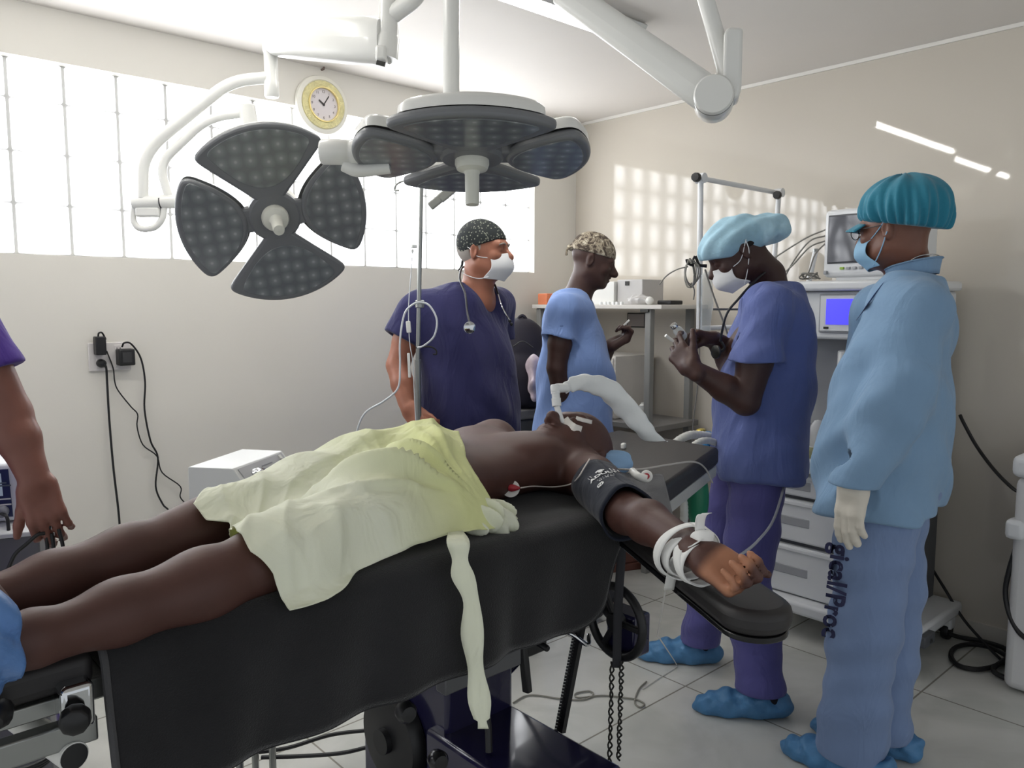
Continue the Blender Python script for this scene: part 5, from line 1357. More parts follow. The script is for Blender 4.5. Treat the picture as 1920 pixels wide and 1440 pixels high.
def shoe_cover(ft, f, parent, L=.15, tip=.0):
    s_ = np.cross(f, UPZ)
    P_ = [chain([ft - f * .085 + UPZ * .045, ft + f * .0 + UPZ * .045, ft + f * .10 + UPZ * .034, ft + f * (L + .015) + UPZ * .026, ft + f * (L + .045) + UPZ * .022], [.047, .050, .046, .030, .008], 0, .03, flat=None)]
    P_ = [disp(P_[0], lambda P: .0045 * np.sin(P @ nrm(f) * 105 + 2 * np.sin(P[:, 2] * 60)) * np.clip(P[:, 2] * 12, 0, 1) + .002 * wav(P, A(.3, .8, .6), 160))]
    P_ += [half(ft + UPZ * .003, -UPZ, .003, 's'), ell(ft - f * .055 + UPZ * .105, A(.062, .040, .032), .006, 's', ax=(f, s_, UPZ))]
    return body('shoe_cover', P_, .0045, M_cover, parent)
shoe_cover(ftL, f3, p3); shoe_cover(ftR, f3, p3)
for ft in (ftL, ftR): body('sock', [chain([ft - f3 * .055 + UPZ * .05, ft - f3 * .050 + UPZ * .125], [.042, .036])], .006, mat('black_sock', (26, 24, 34), rough=.9), p3)
# see-through hair net
M_net = mat('pale_blue_net', (166, 206, 226), rough=.75, alpha=.80, bump=.5, bscale=45, bdist=.006, var=.08, vscale=30)
ax3 = (np.cross(hF, hU), hF, nrm(hU - hF * (hU @ hF)))
net = [group([ell(q3(0, .0, .046), A(.092, .120, .074), ax=ax3), ell(q3(.0, -.105, .018), A(.072, .085, .050), .035, ax=ax3), ell(q3(0, -.158, -.008), A(.055, .040, .036), .02, ax=ax3)]),
       half(q3(0, .12, .040), nrm(-ax3[2] + hF * .44), .006, 's')]
net[0] = disp(net[0], lambda P: .005 * wav(P, A(1, .3, .2), 62, 1.) + .003 * wav(P, A(.2, 1, .5), 110, 2.))
body('hair_net', net, .0035, M_net, p3)
body('hair', [ell(q3(0, -.014, .03), A(.0775, .0955, .085), ax=ax3), half(q3(0, .045, .0), hF, .004, 's'), half(q3(0, 0, .0), nrm(-ax3[2]), .004, 's')], .0045, mat('black_hair', (24, 20, 20), rough=.9, bump=.6, bscale=400), p3)
mask_shell('face_mask', q3, 1, M_maskw, p3, [[(-.058, .052, -.03), (-.074, .015, -.02), (-.083, -.02, .018), (-.088, -.03, .03)], [(-.056, .040, -.10), (-.070, .01, -.06), (-.083, -.02, -.01), (-.086, -.028, .024)], [(.058, .052, -.03), (.074, .015, -.02), (.083, -.02, .018)]])
for sg in (-1, 1): MB().ball(V(q3(sg * .031, .0775, .003)), .0118, 14).build('eye', MATS['eye_dim'], p3)
cpp = G(1344, 660, F - .12)
stethoscope('stethoscope', 'black stethoscope round the neck of the man reading the vial, disc at his chest', [G(1350, 640, F - .12), G(1362, 590, F - .14), G(1385, 560, F - .14), G(1412, 530, F - .11), G(1438, 508, F - .06), G(1456, 500, F + .02), G(1450, 505, F + .08)], [], cpp, nrm(-RGT * .9 - FWD * .35), head=False)
st_ = bpy.data.objects['stethoscope.001']
MB().lathe([(0, -.004), (.016, -.004), (.0225, .0), (.023, .007), (.019, .010), (0, .0105)], cpp, nrm(-RGT * .85 - FWD * .4), n=28).build('chest_piece', mat('dark_disc', (58, 58, 56), rough=.35, metal=.4), st_)
MB().tube(spline([cpp + RGT * .012, G(1358, 652, F - .125), G(1352, 640, F - .12)], 5), .0045, 8).build('stem', M_black, st_)
# vial between the hands
vc = G(1273, 622, F - .06)
vl = thing('vial', 'small glass vial with silver cap between the hands of the man in the hair net', 'vial', vc)
vd = nrm(-RGT * .55 + UPZ * .6 - FWD * .2)
MB().lathe([(0, -.035), (.015, -.034), (.0165, -.03), (.0165, .010), (.010, .020), (.010, .024), (0, .024)], vc, vd, n=24).build('glass', mat('vial_glass', (226, 230, 228), rough=.1, trans=.35), vl)
MB().lathe([(.0, .022), (.0125, .022), (.0125, .034), (.011, .036), (0, .036)], vc, vd, n=24).build('vial_cap', M_chrome, vl)
sy = MB().tube([G(1262, 640, F - .125), G(1248, 629, F - .135)], .0055, 10); tag(sy.build('needle_cap', M_white, None), 'small white cap at the fingertips of the man reading the vial', 'cap')
# ------------------------------------------------------------------ attendant in the pale blue jacket, nearest on the right
M_jacket = fabric('sky_jacket', (122, 152, 182), bump=.35, var=.04, bscale=22, bdist=.007)
M_jdark = fabric('jacket_facing', (62, 84, 124), bump=.2)
M_trous4 = fabric('pale_blue_trousers', (116, 136, 172), bump=.35, var=.04, bscale=24, bdist=.007)
SK_N = skin('warm_brown_skin', (112, 74, 60), rough=.42)
p4 = person('person', 'person in sky blue jacket, teal bouffant cap and latex glove, back half turned', G(1650, 1300, 2.28) * A(1, 1, 0))
F = 2.28
f4 = nrm(-RGT * .80 + FWD * .60); s4 = nrm(np.cross(f4, UPZ))          # s4: far side; near side is -s4
hC = G(1679, 432, F); hF = nrm(-RGT * .64 + FWD * .76 - UPZ * .06); hU = UPZ
HP, q4 = head_prims(hC, hF, hU, s=.97, nose=1.0, jaw=.95)
O = G(1672, 700, F) * A(1, 1, 0); nk = G(1706, 500, F)
shL, elL, wrL = G(1722, 572, F - .15), G(1676, 775, F - .22), G(1600, 905, F - .22)
shR, elR, wrR = G(1650, 570, F + .20), G(1622, 760, F + .24), G(1604, 850, F + .16)
hip = O + UPZ * .90
ftL, ftR = GZ(1592, 1452, 0), GZ(1662, 1428, 0) + FWD * .06
prims = list(HP) + [chain([nk - UPZ * .06, nk + UPZ * .02 + f4 * .01, hC - UPZ * .05 - hF * .03], [.064, .056, .055], .03),
    loft(O, UPZ, s4, f4, [(.80, 0, 0, .15, .12), (1.05, 0, .0, .15, .12), (1.25, 0, 0, .15, .11), (1.42, 0, -.03, .14, .07), (1.47, 0, -.03, .07, .06)], .02),
    chain([nk - UPZ * .08, shL - UPZ * .02, elL, wrL], [.06, .054, .042, .028], .03), chain([nk - UPZ * .08, shR - UPZ * .02, elR, wrR], [.06, .054, .042, .028], .03)]
hd4 = nrm(G(1588, 1010, F - .22) - wrL); hn4 = nrm(s4 * .75 - f4 * .3 - UPZ * .0)
prims += hand_prims(wrL, hd4, hn4, f4 - RGT * .2, s=.93, curl=((.12, .22, .2), (.15, .25, .2), (.18, .3, .25), (.2, .35, .3)), spread=.06, thumb_dir=nrm(hd4 * .93 + f4 * .30 + hn4 * .25), tcurl=.12)
prims += hand_prims(wrR, nrm(-UPZ * .8 + f4 * .4), -s4, f4, s=.9)
prims += lower_body(hip, s4, f4, ftL, ftR, kl=(hip - s4 * .10 + ftL) / 2 + UPZ * .05, kr=(hip + s4 * .10 + ftR) / 2 + UPZ * .05)
body('person_body', prims, .0045, SK_N, p4)
cl = [loft(O, UPZ, s4, f4, [(.805, 0, .020, .235, .176), (.90, 0, .018, .232, .176), (1.02, 0, .012, .222, .170), (1.15, 0, .0, .212, .158), (1.28, 0, -.020, .200, .138), (1.37, 0, -.038, .180, .112), (1.435, 0, -.046, .140, .088), (1.478, 0, -.050, .085, .072)], 0, p=2.3, round_=.015)]
cl += [chain([nk - UPZ * .10 - s4 * .09, shL - UPZ * .02, shL * .5 + elL * .5 - UPZ * .0, elL, elL * .5 + wrL * .5, wrL * .99 + elL * .01], [.078, .082, .079, .075, .068, .057], .05, .03)]
cl += [chain([nk - UPZ * .10 + s4 * .09, shR - UPZ * .02, shR * .5 + elR * .5, elR, wrR], [.075, .078, .074, .068, .056], .05, .03)]
sl = elL * .5 + wrL * .5
def jf(P):
    arm = np.exp(-(((P - sl) @ s4) ** 2) / .02)
    return (.0085 * wav(P, A(.5, .3, .8), 20, 3.) + .007 * wav(P, A(.2, .7, 1), 34, 1.2, wa=.9) + .003 * wav(P, A(1, .2, .9), 62, 2.)) * np.clip((1.47 - P[:, 2]) * 4, .0, 1)
cl = [disp(group(cl), jf)]
cl += [half(wrL + hd4 * .008, hd4, .004, 's', c=wrL + hd4 * .05, r=.085), cone(wrL - hd4 * .05, wrL + hd4 * .06, .042, .045, .004, 's'),
       cone(nk + UPZ * .08 + f4 * .02, nk - UPZ * .012, .072, .064, .008, 's')]
# front edges stand open: shallow groove down the front with darker facing under it
body('jacket', cl, .0045, M_jacket, p4)
JV = bvh_of([[c for c in p4.children if c.name.startswith('jacket')][0]])
def on_jacket(px, py, lift=.004):
    h = JV.ray_cast(V(CAM0), V(ray(px, py)).normalized())
    return h[0] - V(ray(px, py)).normalized() * lift if h[0] is not None else None
edge = [on_jacket(*q) for q in ((1656, 530), (1640, 552), (1622, 578), (1606, 600), (1590, 620), (1576, 642))]
edge = [e for e in edge if e is not None]
if len(edge) > 2: ribbon(spline(edge, 6), [.004 + .012 * math.sin(PI * min(1, k / (len(edge) * 6 - 6) + .1)) for k in range(len(spline(edge, 6)))], V(RGT) * .7 + V(UPZ) * .7, 'jacket_facing', M_jdark, p4, thick=.001)
# collar
rows = []
for i in range(33):
    a = -2.5 + 5.0 * i / 32; row = []                    # open at the front
    dirv = -f4 * math.cos(a) + s4 * math.sin(a)
    for j in range(7):
        t = j / 6; up_ = math.sin(t * PI * .62); out = .062 + .010 * t + .012 * (abs(a) / 2.5) ** 2
        row.append(nk - f4 * .010 + dirv * (out + .003 * math.sin(a * 5)) + UPZ * (-.020 + .046 * up_ - .034 * (abs(a) / 2.5) ** 2))
    rows.append(row)
MB().grid(rows).build('collar', M_jacket, p4, smooth=180, thick=.003, off=0)
MB().tube(spline([nk + s4 * .03 - f4 * .072 + UPZ * .022, nk - s4 * .03 - f4 * .070 + UPZ * .030, nk - s4 * .062 - f4 * .035 + UPZ * .026, nk - s4 * .066 + f4 * .0 + UPZ * .006], 6), .0022, 8).build('necklace', M_chrome, p4)
M_trs = trousers('trousers', hip, s4, f4, (ftL, ftR), ((hip - s4 * .10 + ftL) / 2 + UPZ * .05, (hip + s4 * .10 + ftR) / 2 + UPZ * .05), M_trous4, p4, r=(.112, .102, .090), hem=.075, amp=.008, vox=.005, seed=2.)
shoe_cover(ftL, nrm(f4 + RGT * .0), p4); shoe_cover(ftR, f4, p4)
# printed lettering down the outer leg
TV = bvh_of([M_trs])
def on_trs(px, py):
    h = TV.ray_cast(V(CAM0), V(ray(px, py)).normalized()); return h[0] if h[0] is not None else V(G(px, py, F - .15))
tt = text_mesh('leg_print', 'gical/Proc', .058, mat('navy_print', (42, 44, 78), rough=.8), p4, (0, 0, 0), (1, 0, 0), (0, 1, 0), depth=.0002, align='LEFT', bold=.0018, space=1.02)
n_ = len(tt.data.vertices); co_ = np.empty(n_ * 3, f32); tt.data.vertices.foreach_get('co', co_); co_ = co_.reshape(-1, 3)
x0, x1 = co_[:, 0].min(), co_[:, 0].max(); out = []
la, lb_ = np.array((1576., 1020.)), np.array((1556., 1196.)); dl = lb_ - la; pl = np.array((dl[1], -dl[0])) / np.linalg.norm(dl)
A0, B0 = on_trs(*la), on_trs(*lb_); acr = V(np.cross(nrm(B0 - A0), ray(1566, 1100)))
scale = (B0 - A0).length / (x1 - x0)
for v in co_:
    t = (v[0] - x0) / (x1 - x0); base = A0.lerp(B0, t) + acr.normalized() * v[1] * scale * 1.0
    d = (base - V(CAM0)).normalized(); h = TV.ray_cast(V(CAM0), d)[0]
    out.append((h if h is not None else base) - d * (.0012 + v[2]))
tt.data.vertices.foreach_set('co', np.array(out, f32).ravel()); tt.data.update()
# glove, cap, mask, spectacles
M_glove = mat('latex_glove', (212, 206, 194), rough=.55, bump=.3, bscale=70, bdist=.003)
gl = [chain([wrL - hd4 * .012, wrL + hd4 * .012], [.036, .033], .01)] + hand_prims(wrL, hd4, hn4, f4 - RGT * .2, s=.97, curl=((.12, .22, .2), (.15, .25, .2), (.18, .3, .25), (.2, .35, .3)), spread=.06, thumb_dir=nrm(hd4 * .93 + f4 * .30 + hn4 * .25), tcurl=.12)
gv = disp(group(gl), lambda P: -.003 + .0012 * wav(P, A(.5, 1, .3), 130))
body('glove', [gv], .0035, M_glove, p4)
def teal():
    m = mat('teal_cap', (28, 116, 140), rough=.8, sheen=.2, bump=.3, bscale=60, bdist=.004); return m
ax4 = (np.cross(hF, hU), hF, nrm(hU - hF * (hU @ hF)))
cap = [ell(q4(0, -.028, .066), A(.106, .120, .088), ax=ax4), ell(q4(0, -.066, .030), A(.096, .078, .082), .03, ax=ax4)]
cc = q4(0, -.03, .03)
def gather(P):                                          # pleats run up from the elastic band
    q = (P - cc); x, y = q @ ax4[0], q @ ax4[1]; a = np.arctan2(x, y); z = q @ ax4[2]
    return .0048 * np.sin(a * 26 + 1.5 * np.sin(a * 3)) * np.clip(1.15 - z / .075, 0, 1.2) + .004 * np.sin(a * 9 + z * 30)
cap = [disp(group(cap), gather), half(q4(0, 0, .016), nrm(-ax4[2] + hF * .22), .012, 's')]
body('bouffant_cap', cap, .0035, teal(), p4)
rows = []
for i in range(17):
    a = (i / 16 - .5) * 2.0; row = []
    for j in range(5):
        t = j / 4; r_ = .094 + .040 * t
        row.append(q4(math.sin(a) * r_ * .82, .0 + math.cos(a) * r_ + .006, .032 - .020 * t - .012 * a * a))
    rows.append(row)
MB().grid(rows).build('cap_peak', teal(), p4, smooth=180, thick=.003, off=0)
mask_shell('face_mask', q4, 1, mat('mask_pale_blue', (136, 176, 206), rough=.75), p4, [[(-.058, .052, -.03), (-.074, .015, .0), (-.085, -.012, .030)], [(-.056, .040, -.10), (-.073, .01, -.06), (-.085, -.014, -.01)], [(.058, .052, -.03), (.079, -.02, .02)]], width=.061)
gs = thing('spectacles', 'thin dark spectacles worn under the teal cap', 'glasses', q4(0, .11, .0))
for sg in (-1, 1):
    c = q4(sg * .031, .106, .0); MB().tube([V(c) + V(ax4[0]) * .024 * math.cos(k * PI / 14) + V(ax4[2]) * .016 * math.sin(k * PI / 14) - V(hF) * .004 * abs(math.cos(k * PI / 14)) * 0 for k in range(28)], .0013, 6, closed=True).build('rim', M_black, gs)
    MB().tube([q4(sg * .055, .104, .004), q4(sg * .072, .07, .008), q4(sg * .080, .005, .010)], .0013, 6).build('temple', M_black, gs)
MB().tube([q4(-.008, .108, .004), q4(0, .111, .006), q4(.008, .108, .004)], .0013, 6).build('bridge', M_black, gs)
for sg in (-1, 1): MB().ball(V(q4(sg * .031, .0765, .003)), .0115, 14).build('eye', MATS['eye_dim'], p4)

# ------------------------------------------------------------------ helper at the left edge: arm reaching into the picture
SK_L = skin('reddish_brown_skin', (122, 80, 70), rough=.42)
M_purple = fabric('purple_scrubs', (74, 52, 132), bump=.3)
p5 = person('person', 'helper cut off by the left edge, purple sleeve and bare forearm, holding black cables', G(-270, 1000, 1.74) * A(1, 1, 0))
F = 1.74
f5 = nrm(RGT * .55 - FWD * .84); s5 = nrm(np.cross(f5, UPZ))
O = G(-270, 700, F) * A(1, 1, 0); nk = O + UPZ * 1.46; hip = O + UPZ * .92
shL, elL, wrL = G(-90, 560, F - .02), G(16, 775, F + .0), G(66, 902, F - .03)
shR = O + s5 * .19 + UPZ * 1.40; elR = shR + s5 * .05 - UPZ * .28; wrR = elR - UPZ * .24 + f5 * .05
HP, q5 = head_prims(O + UPZ * 1.64 + f5 * .03, f5, UPZ, s=1.0)
prims = list(HP) + [cone(nk - UPZ * .06, O + UPZ * 1.58, .064, .058, .03), loft(O, UPZ, s5, f5, [(.80, 0, 0, .15, .12), (1.05, 0, .0, .15, .12), (1.25, 0, 0, .155, .11), (1.40, 0, -.02, .15, .08), (1.46, 0, -.02, .07, .06)], .02),
    chain([nk - UPZ * .08, shL, elL, elL * .62 + wrL * .38, wrL], [.06, .058, .046, .044, .029], .03), chain([nk - UPZ * .08, shR, elR, wrR], [.06, .056, .043, .028], .03)]
hd5 = nrm(G(90, 975, F - .04) - wrL); hn5 = nrm(-RGT * .35 + FWD * .75 - UPZ * .1)
prims += hand_prims(wrL, hd5, hn5, -RGT, s=1.0, curl=((.7, .9, .6), (.5, .8, .6), (.45, .8, .6), (.45, .7, .5)), thumb_dir=nrm(hd5 * .88 - RGT * .48), tcurl=.12, spread=.16)
prims += hand_prims(wrR, -UPZ, -s5, f5, s=1.0)
ftl, ftr = O - s5 * .12, O + s5 * .12
prims += lower_body(hip, s5, f5, ftl, ftr)
body('person_body', prims, .005, SK_L, p5)
ax5 = (np.cross(f5, UPZ), f5, UPZ)
body('hair', [ell(q5(0, -.014, .032), A(.078, .096, .084), ax=ax5), half(q5(0, .045, 0), f5, .004, 's'), half(q5(0, 0, -.03), -UPZ, .004, 's'), ell(q5(.080, -.012, -.002), A(.02, .022, .036), 0, 's', ax=ax5), ell(q5(-.080, -.012, -.002), A(.02, .022, .036), 0, 's', ax=ax5)], .005, MATS['black_hair'], p5)
for sg in (-1, 1): MB().ball(V(q5(sg * .031, .0775, .003)), .0118, 14).build('eye', MATS['eye_dim'], p5)
cl = [loft(O, UPZ, s5, f5, [(.78, 0, 0, .195, .14), (1.05, 0, .005, .19, .14), (1.25, 0, 0, .185, .125), (1.37, 0, -.015, .18, .11), (1.44, 0, -.02, .13, .085)], 0, p=2.4)]
cl += [cut_sleeve([nk - UPZ * .08 - s5 * .06, shL - UPZ * .01, shL * .36 + elL * .64], [.074, .072, .068], k=.05), cut_sleeve([nk - UPZ * .08 + s5 * .06, shR - UPZ * .01, shR * .5 + elR * .5], [.072, .07, .068], k=.05)]
body('scrub_top', [disp(group(cl), ripple(.005, 30, A(.4, .3, 1), 1.))], .006, M_purple, p5)
trousers('trousers', hip, s5, f5, (ftl, ftr), (None, None), M_purple, p5, vox=.008)
for ft in (ftl, ftr): body('shoe', [ell(ft + f5 * .05 + UPZ * .04, A(.145, .052, .044), ax=(f5, s5, UPZ)), half(ft + UPZ * .004, -UPZ, .002, 's')], .007, M_dshoe, p5)
# ------------------------------------------------------------------ things on the window wall
M_gold = mat('pale_gold', (222, 214, 160), rough=.4, bump=.9, bscale=90, bdist=.01, var=.12, vscale=60)
cc = V(GY(605, 197, WY - .02)); cc.y = WY
ck = thing('wall_clock', 'round wall clock with cream rim and ornate gold ring, high above the window', 'clock', cc)
NY = V((0, -1, 0))
b = MB(); b.lathe([(.0, .001), (.128, .001), (.134, .010), (.130, .022), (.112, .030), (.108, .026), (.0, .026)], cc, NY, n=56); b.build('rim', mat('cream_plastic', (226, 224, 214), rough=.4), ck)
MB().lathe([(.108, .024), (.106, .034), (.092, .038), (.080, .036), (.078, .026)], cc, NY, n=56, caps=False).build('gold_ring', M_gold, ck)
MB().lathe([(.080, .034), (.079, .041), (.073, .041), (.072, .030)], cc, NY, n=56, caps=False).build('inner_ring', mat('gold_edge', (232, 214, 150), rough=.25, metal=.4), ck)
MB().lathe([(0, .0275), (.0735, .0275), (.0735, .0285), (0, .0285)], cc, NY, n=48).build('dial', mat('dial_white', (216, 210, 212), rough=.5), ck)
M_num = mat('dial_print', (96, 88, 88), rough=.6)
for k in range(1, 13):
    a = math.radians(30 * k); text_mesh('numeral', str(k), .017, M_num, ck, cc + V((math.sin(a) * .058, -.0292, math.cos(a) * .058)), (1, 0, 0), (0, 0, 1), depth=.0003)
M_hand = mat('clock_hands', (58, 54, 54), rough=.5)
for nm, a, L_, w_ in (('hour_hand', 305, .030, .008), ('minute_hand', 33, .050, .005)):
    a = math.radians(a); d = V((math.sin(a), 0, math.cos(a))); MB().bar(cc + NY * .031 - d * .006, cc + NY * .031 + d * L_, w_, .001, up=NY).build(nm, M_hand, ck)
MB().lathe([(0, .029), (.005, .029), (.004, .034), (0, .0345)], cc, NY, n=14).build('pin', M_hand, ck)
hk = V(GY(603, 131, WY)); tag(MB().tube([hk + V((0, .01, 0)), hk + V((0, -.02, 0)), hk + V((0, -.022, .01))], .005, 8).build('wall_hook', mat('rusty_nail', (120, 104, 96), rough=.6), None), 'small brown nail in the wall above the clock', 'hook')

M_plate = mat('socket_plate', (214, 210, 208), rough=.35)
po = thing('power_socket', 'white double power socket plate on the window wall with black adapters plugged in', 'socket', (.92, WY, 1.19))
MB().box((.918, WY - .005, 1.193), (.155, .010, .112)).build('plate', M_plate, po, bev=.003)
for x in (.882, .950):
    for z in (1.220, 1.168):
        o = MB().box((x, WY - .011, z), (.030, .003, .036)).build('outlet', M_plate, po, bev=.002)
        for dx in (-.006, .006): MB().box((x + dx, WY - .0128, z + .003), (.0025, .001, .009)).build('slot', M_black, o)
        MB().lathe([(0, 0), (.003, 0), (.003, .0008), (0, .0008)], (x, WY - .0126, z - .009), NY, n=12).build('ground_hole', M_black, o)
M_cable = mat('black_cable', (26, 26, 28), rough=.5)
def cable(pts, r, name, label, n=8, mat_=None, cat='cable'):
    return tag(MB().tube(spline(pts, n), r, 8).build(name, mat_ or M_cable, None), label, cat)
ad1 = thing('power_adapter', 'tall black power adapter plugged in at the top left of the socket plate', 'adapter', (.877, WY - .03, 1.237))
MB().box((.877, WY - .033, 1.238), (.038, .040, .072)).build('housing', M_black, ad1, bev=.004)
MB().tube(spline([(.872, WY - .035, 1.274), (.874, WY - .04, 1.287), (.886, WY - .038, 1.288), (.90, WY - .03, 1.262)], 6), .0035, 8).build('cable_collar', M_black, ad1)
ad2 = thing('power_adapter', 'square black power adapter at the right of the socket plate', 'adapter', (.967, WY - .03, 1.19))
MB().box((.967, WY - .038, 1.190), (.060, .050, .066)).build('housing', M_black, ad2, bev=.005)
MB().box((.967, WY - .0635, 1.190), (.034, .001, .040)).build('rating_label', mat('label_grey', (52, 52, 54), rough=.6), ad2)
pl = thing('power_plug', 'round black plug in the lower left outlet with a straight hanging cable', 'plug', (.882, WY - .02, 1.166))
MB().lathe([(.016, .010), (.017, .014), (.016, .034), (.010, .042), (0, .043)], (.882, WY, 1.168), NY, n=22).build('plug_body', M_black, pl)
MB().tube(spline([(.884, WY - .036, 1.166), (.893, WY - .040, 1.155), (.897, WY - .03, 1.10), (.899, WY - .025, .95), (.905, WY - .025, .75), (.915, WY - .03, .55), (.92, WY - .03, .30), (.94, WY - .06, .03), (1.0, WY - .12, .006)], 8), .0042, 8).build('lead', M_cable, pl)
w1 = lambda px, py, d=.022: V(GY(px, py, WY - d))
cable([w1(200, 658), w1(212, 690), w1(215, 715), w1(222, 733), w1(245, 762), w1(258, 777), w1(257, 800), w1(268, 834), w1(294, 855), w1(304, 886), w1(338, 912), w1(338, 932), w1(352, 950), w1(372, 990), w1(380, 1060), w1(384, 1200)], .0026, 'thin_cable', 'thin kinked black cable zigzagging down from the tall adapter', n=5)
cable([w1(229, 650, .045), w1(233, 643, .06), w1(246, 645, .05), w1(264, 672, .03), w1(272, 716), w1(271, 768), w1(282, 826), w1(296, 858), w1(292, 912), w1(305, 945), w1(320, 966), w1(330, 1040), w1(326, 1200)], .0036, 'adapter_cable', 'smooth black cable curving down from the square adapter', n=6)

# white generator box behind the patient, on its own trolley
z0 = .994; g0, g1, g2, g3 = (V(GZ(px, py, z0)) for px, py in ((352, 875), (455, 842), (428, 882), (522, 846)))
d1 = ((g1 - g0) + (g3 - g2)).normalized(); d2 = V((0, 0, 1)).cross(d1); d2 = -d2 if d2.dot(V(RGT)) < 0 else d2
wd_ = (g2 - g0).dot(d2); ln_ = (g1 - g0).dot(d1)
M_gen = mat('generator_white', (214, 216, 216), rough=.4)
gb = thing('generator_box', 'white control box with sloped grey panel and chrome dials behind the patient legs', 'machine', g0 - V((0, 0, .10)))
prof = [(0, -.088), (0, -.003), (.004, 0), (wd_, 0), (wd_ + .050, -.062), (wd_ + .050, -.088)]
MB().prism(prof, g0, d2, (0, 0, 1), d1 * ln_).build('case', M_gen, gb, bev=.002)
pu, pd = d1, (d2 * .050 - V((0, 0, .062))).normalized(); pn = d2 * .062 + V((0, 0, .05)); pn.normalize(); po_ = g0 + d2 * wd_
b = MB(); q = [po_ + d1 * ln_ * .06 + pd * .006, po_ + d1 * ln_ * .95 + pd * .006, po_ + d1 * ln_ * .95 + pd * .072, po_ + d1 * ln_ * .06 + pd * .072]
b.add([p + pn * .0006 for p in q] + [p + pn * .0022 for p in q], [(0, 1, 2, 3), (4, 5, 6, 7), (0, 1, 5, 4), (1, 2, 6, 5), (2, 3, 7, 6), (3, 0, 4, 7)]); b.build('panel', mat('panel_grey', (176, 178, 182), rough=.35), gb)
for t_, s_, r_ in ((.28, .042, .020), (.92, .046, .014)):
    c = po_ + d1 * ln_ * t_ + pd * s_ + pn * .002
    k = MB().lathe([(r_, 0), (r_ * 1.05, .004), (r_ * .9, .010), (r_ * .55, .012), (r_ * .5, .022), (0, .023)], c, pn, n=30).build('dial', M_chrome, gb)
MB().box(po_ + d1 * ln_ * .86 + pd * .016 + pn * .003, (.012, .012, .006), Matrix((d1, pd, pn)).transposed()).build('switch', M_white, gb)
for s_ in (.022, .032): MB().box(po_ + d1 * ln_ * .56 + pd * s_ + pn * .0026, (.055 if s_ < .03 else .07, .003, .0006), Matrix((d1, pd, pn)).transposed()).build('panel_line', mat('panel_print', (128, 130, 136), rough=.6), gb)
tr0 = thing('trolley', 'steel trolley under the white control box', 'trolley', (.85, 2.0, 0))
ctr = g0 + d2 * (wd_ / 2) + d1 * (ln_ / 2); R_ = Matrix((d1, d2, V((0, 0, 1)))).transposed()
MB().box((ctr.x, ctr.y, z0 - .097), (ln_ - .04, wd_ - .03, .016), R_).build('top_shelf', M_steel, tr0, bev=.003)
MB().box((ctr.x, ctr.y, .30), (ln_ - .05, wd_ - .04, .014), R_).build('lower_shelf', M_steel, tr0, bev=.003)
for a in (-1, 1):
    for c in (-1, 1):
        p = ctr + d1 * a * (ln_ / 2 - .04) + d2 * c * (wd_ / 2 - .035); MB().tube([V((p.x, p.y, .03)), V((p.x, p.y, z0 - .10))], .010, 10).build('post', M_steel, tr0)
        MB().lathe([(0, -.011), (.026, -.011), (.028, 0), (.026, .011), (0, .011)], (p.x, p.y, .028), d1, n=16).build('caster', M_black, tr0)

# ------------------------------------------------------------------ monitor at the left edge, its box and cables
mA, mB = V(G(-150, 905, 2.02)), V(G(36, 873, 2.10)); mx_ = (mB - mA); mx_.z = 0; wdt = mx_.length; mx_.normalize(); mn = mx_.cross(V((0, 0, 1))); mn = mn if mn.dot(-V(FWD)) > 0 else -mn
mz = (V((0, 0, 1)) - mn * -.16).normalized(); mn = mx_.cross(mz); mn = mn if mn.dot(-V(FWD)) > 0 else -mn
mo = thing('patient_monitor', 'white monitor with navy panel and pale screen at the left edge behind the feet', 'monitor', mB - mx_ * wdt / 2 - mz * .17)
Rm = Matrix((mx_, -mn, mz)).transposed()
def mp(x, z, d=0): return mB + mx_ * x + mz * z + mn * d     # x to the right from the top right corner, z up
MB().box(mp(-wdt / 2, -.078, -.05), (wdt, .10, .165), Rm).build('case', mat('monitor_white', (214, 216, 220), rough=.35), mo, bev=.012, seg=3)
MB().box(mp(-wdt / 2 - .012, -.076, .0012), (wdt - .028, .003, .138), Rm).build('navy_panel', mat('navy_panel', (42, 50, 88), rough=.35), mo, bev=.001)
MB().box(mp(-wdt / 2 - .012, -.050, .003), (wdt - .064, .002, .064), Rm).build('screen', mat('pale_screen', (176, 190, 200), rough=.15, emit=(150, 166, 176), estr=.25), mo)
for z in (-.092, -.108): MB().box(mp(-wdt / 2 - .012, z, .003), (wdt - .030, .0015, .0035), Rm).build('stripe', M_white, mo)
for z, l in ((-.045, .05), (-.053, .07)): MB().box(mp(-.058 - .0 * l, z, .0042), (l, .001, .004), Rm).build('screen_text', mat('screen_text', (90, 100, 112), rough=.5), mo)
MB().lathe([(0, 0), (.017, 0), (.015, .014), (.009, .020), (0, .021)], mp(-.050, -.126, .002), mn, n=20).build('connector', mat('grey_plug', (120, 122, 132), rough=.4), mo)
mb_ = thing('equipment_cart', 'grey equipment cart under the white monitor at the left edge', 'cart', (mB.x - .1, mB.y - .05, 0))
MB().box(mp(-wdt / 2 + .006, -.172, -.06) + V((0, 0, 0)), (wdt + .10, .26, .014), Rm).build('cart_top', M_gen, mb_, bev=.003)
q = mp(-wdt / 2 + .006, -.172, -.06); MB().box((q.x, q.y, q.z / 2 - .012), (wdt + .07, .22, q.z - .03), Matrix((mx_, V((0, 0, 1)).cross(mx_), V((0, 0, 1)))).transposed()).build('cart_body', mat('cart_grey', (112, 112, 116), rough=.5), mb_, bev=.005)
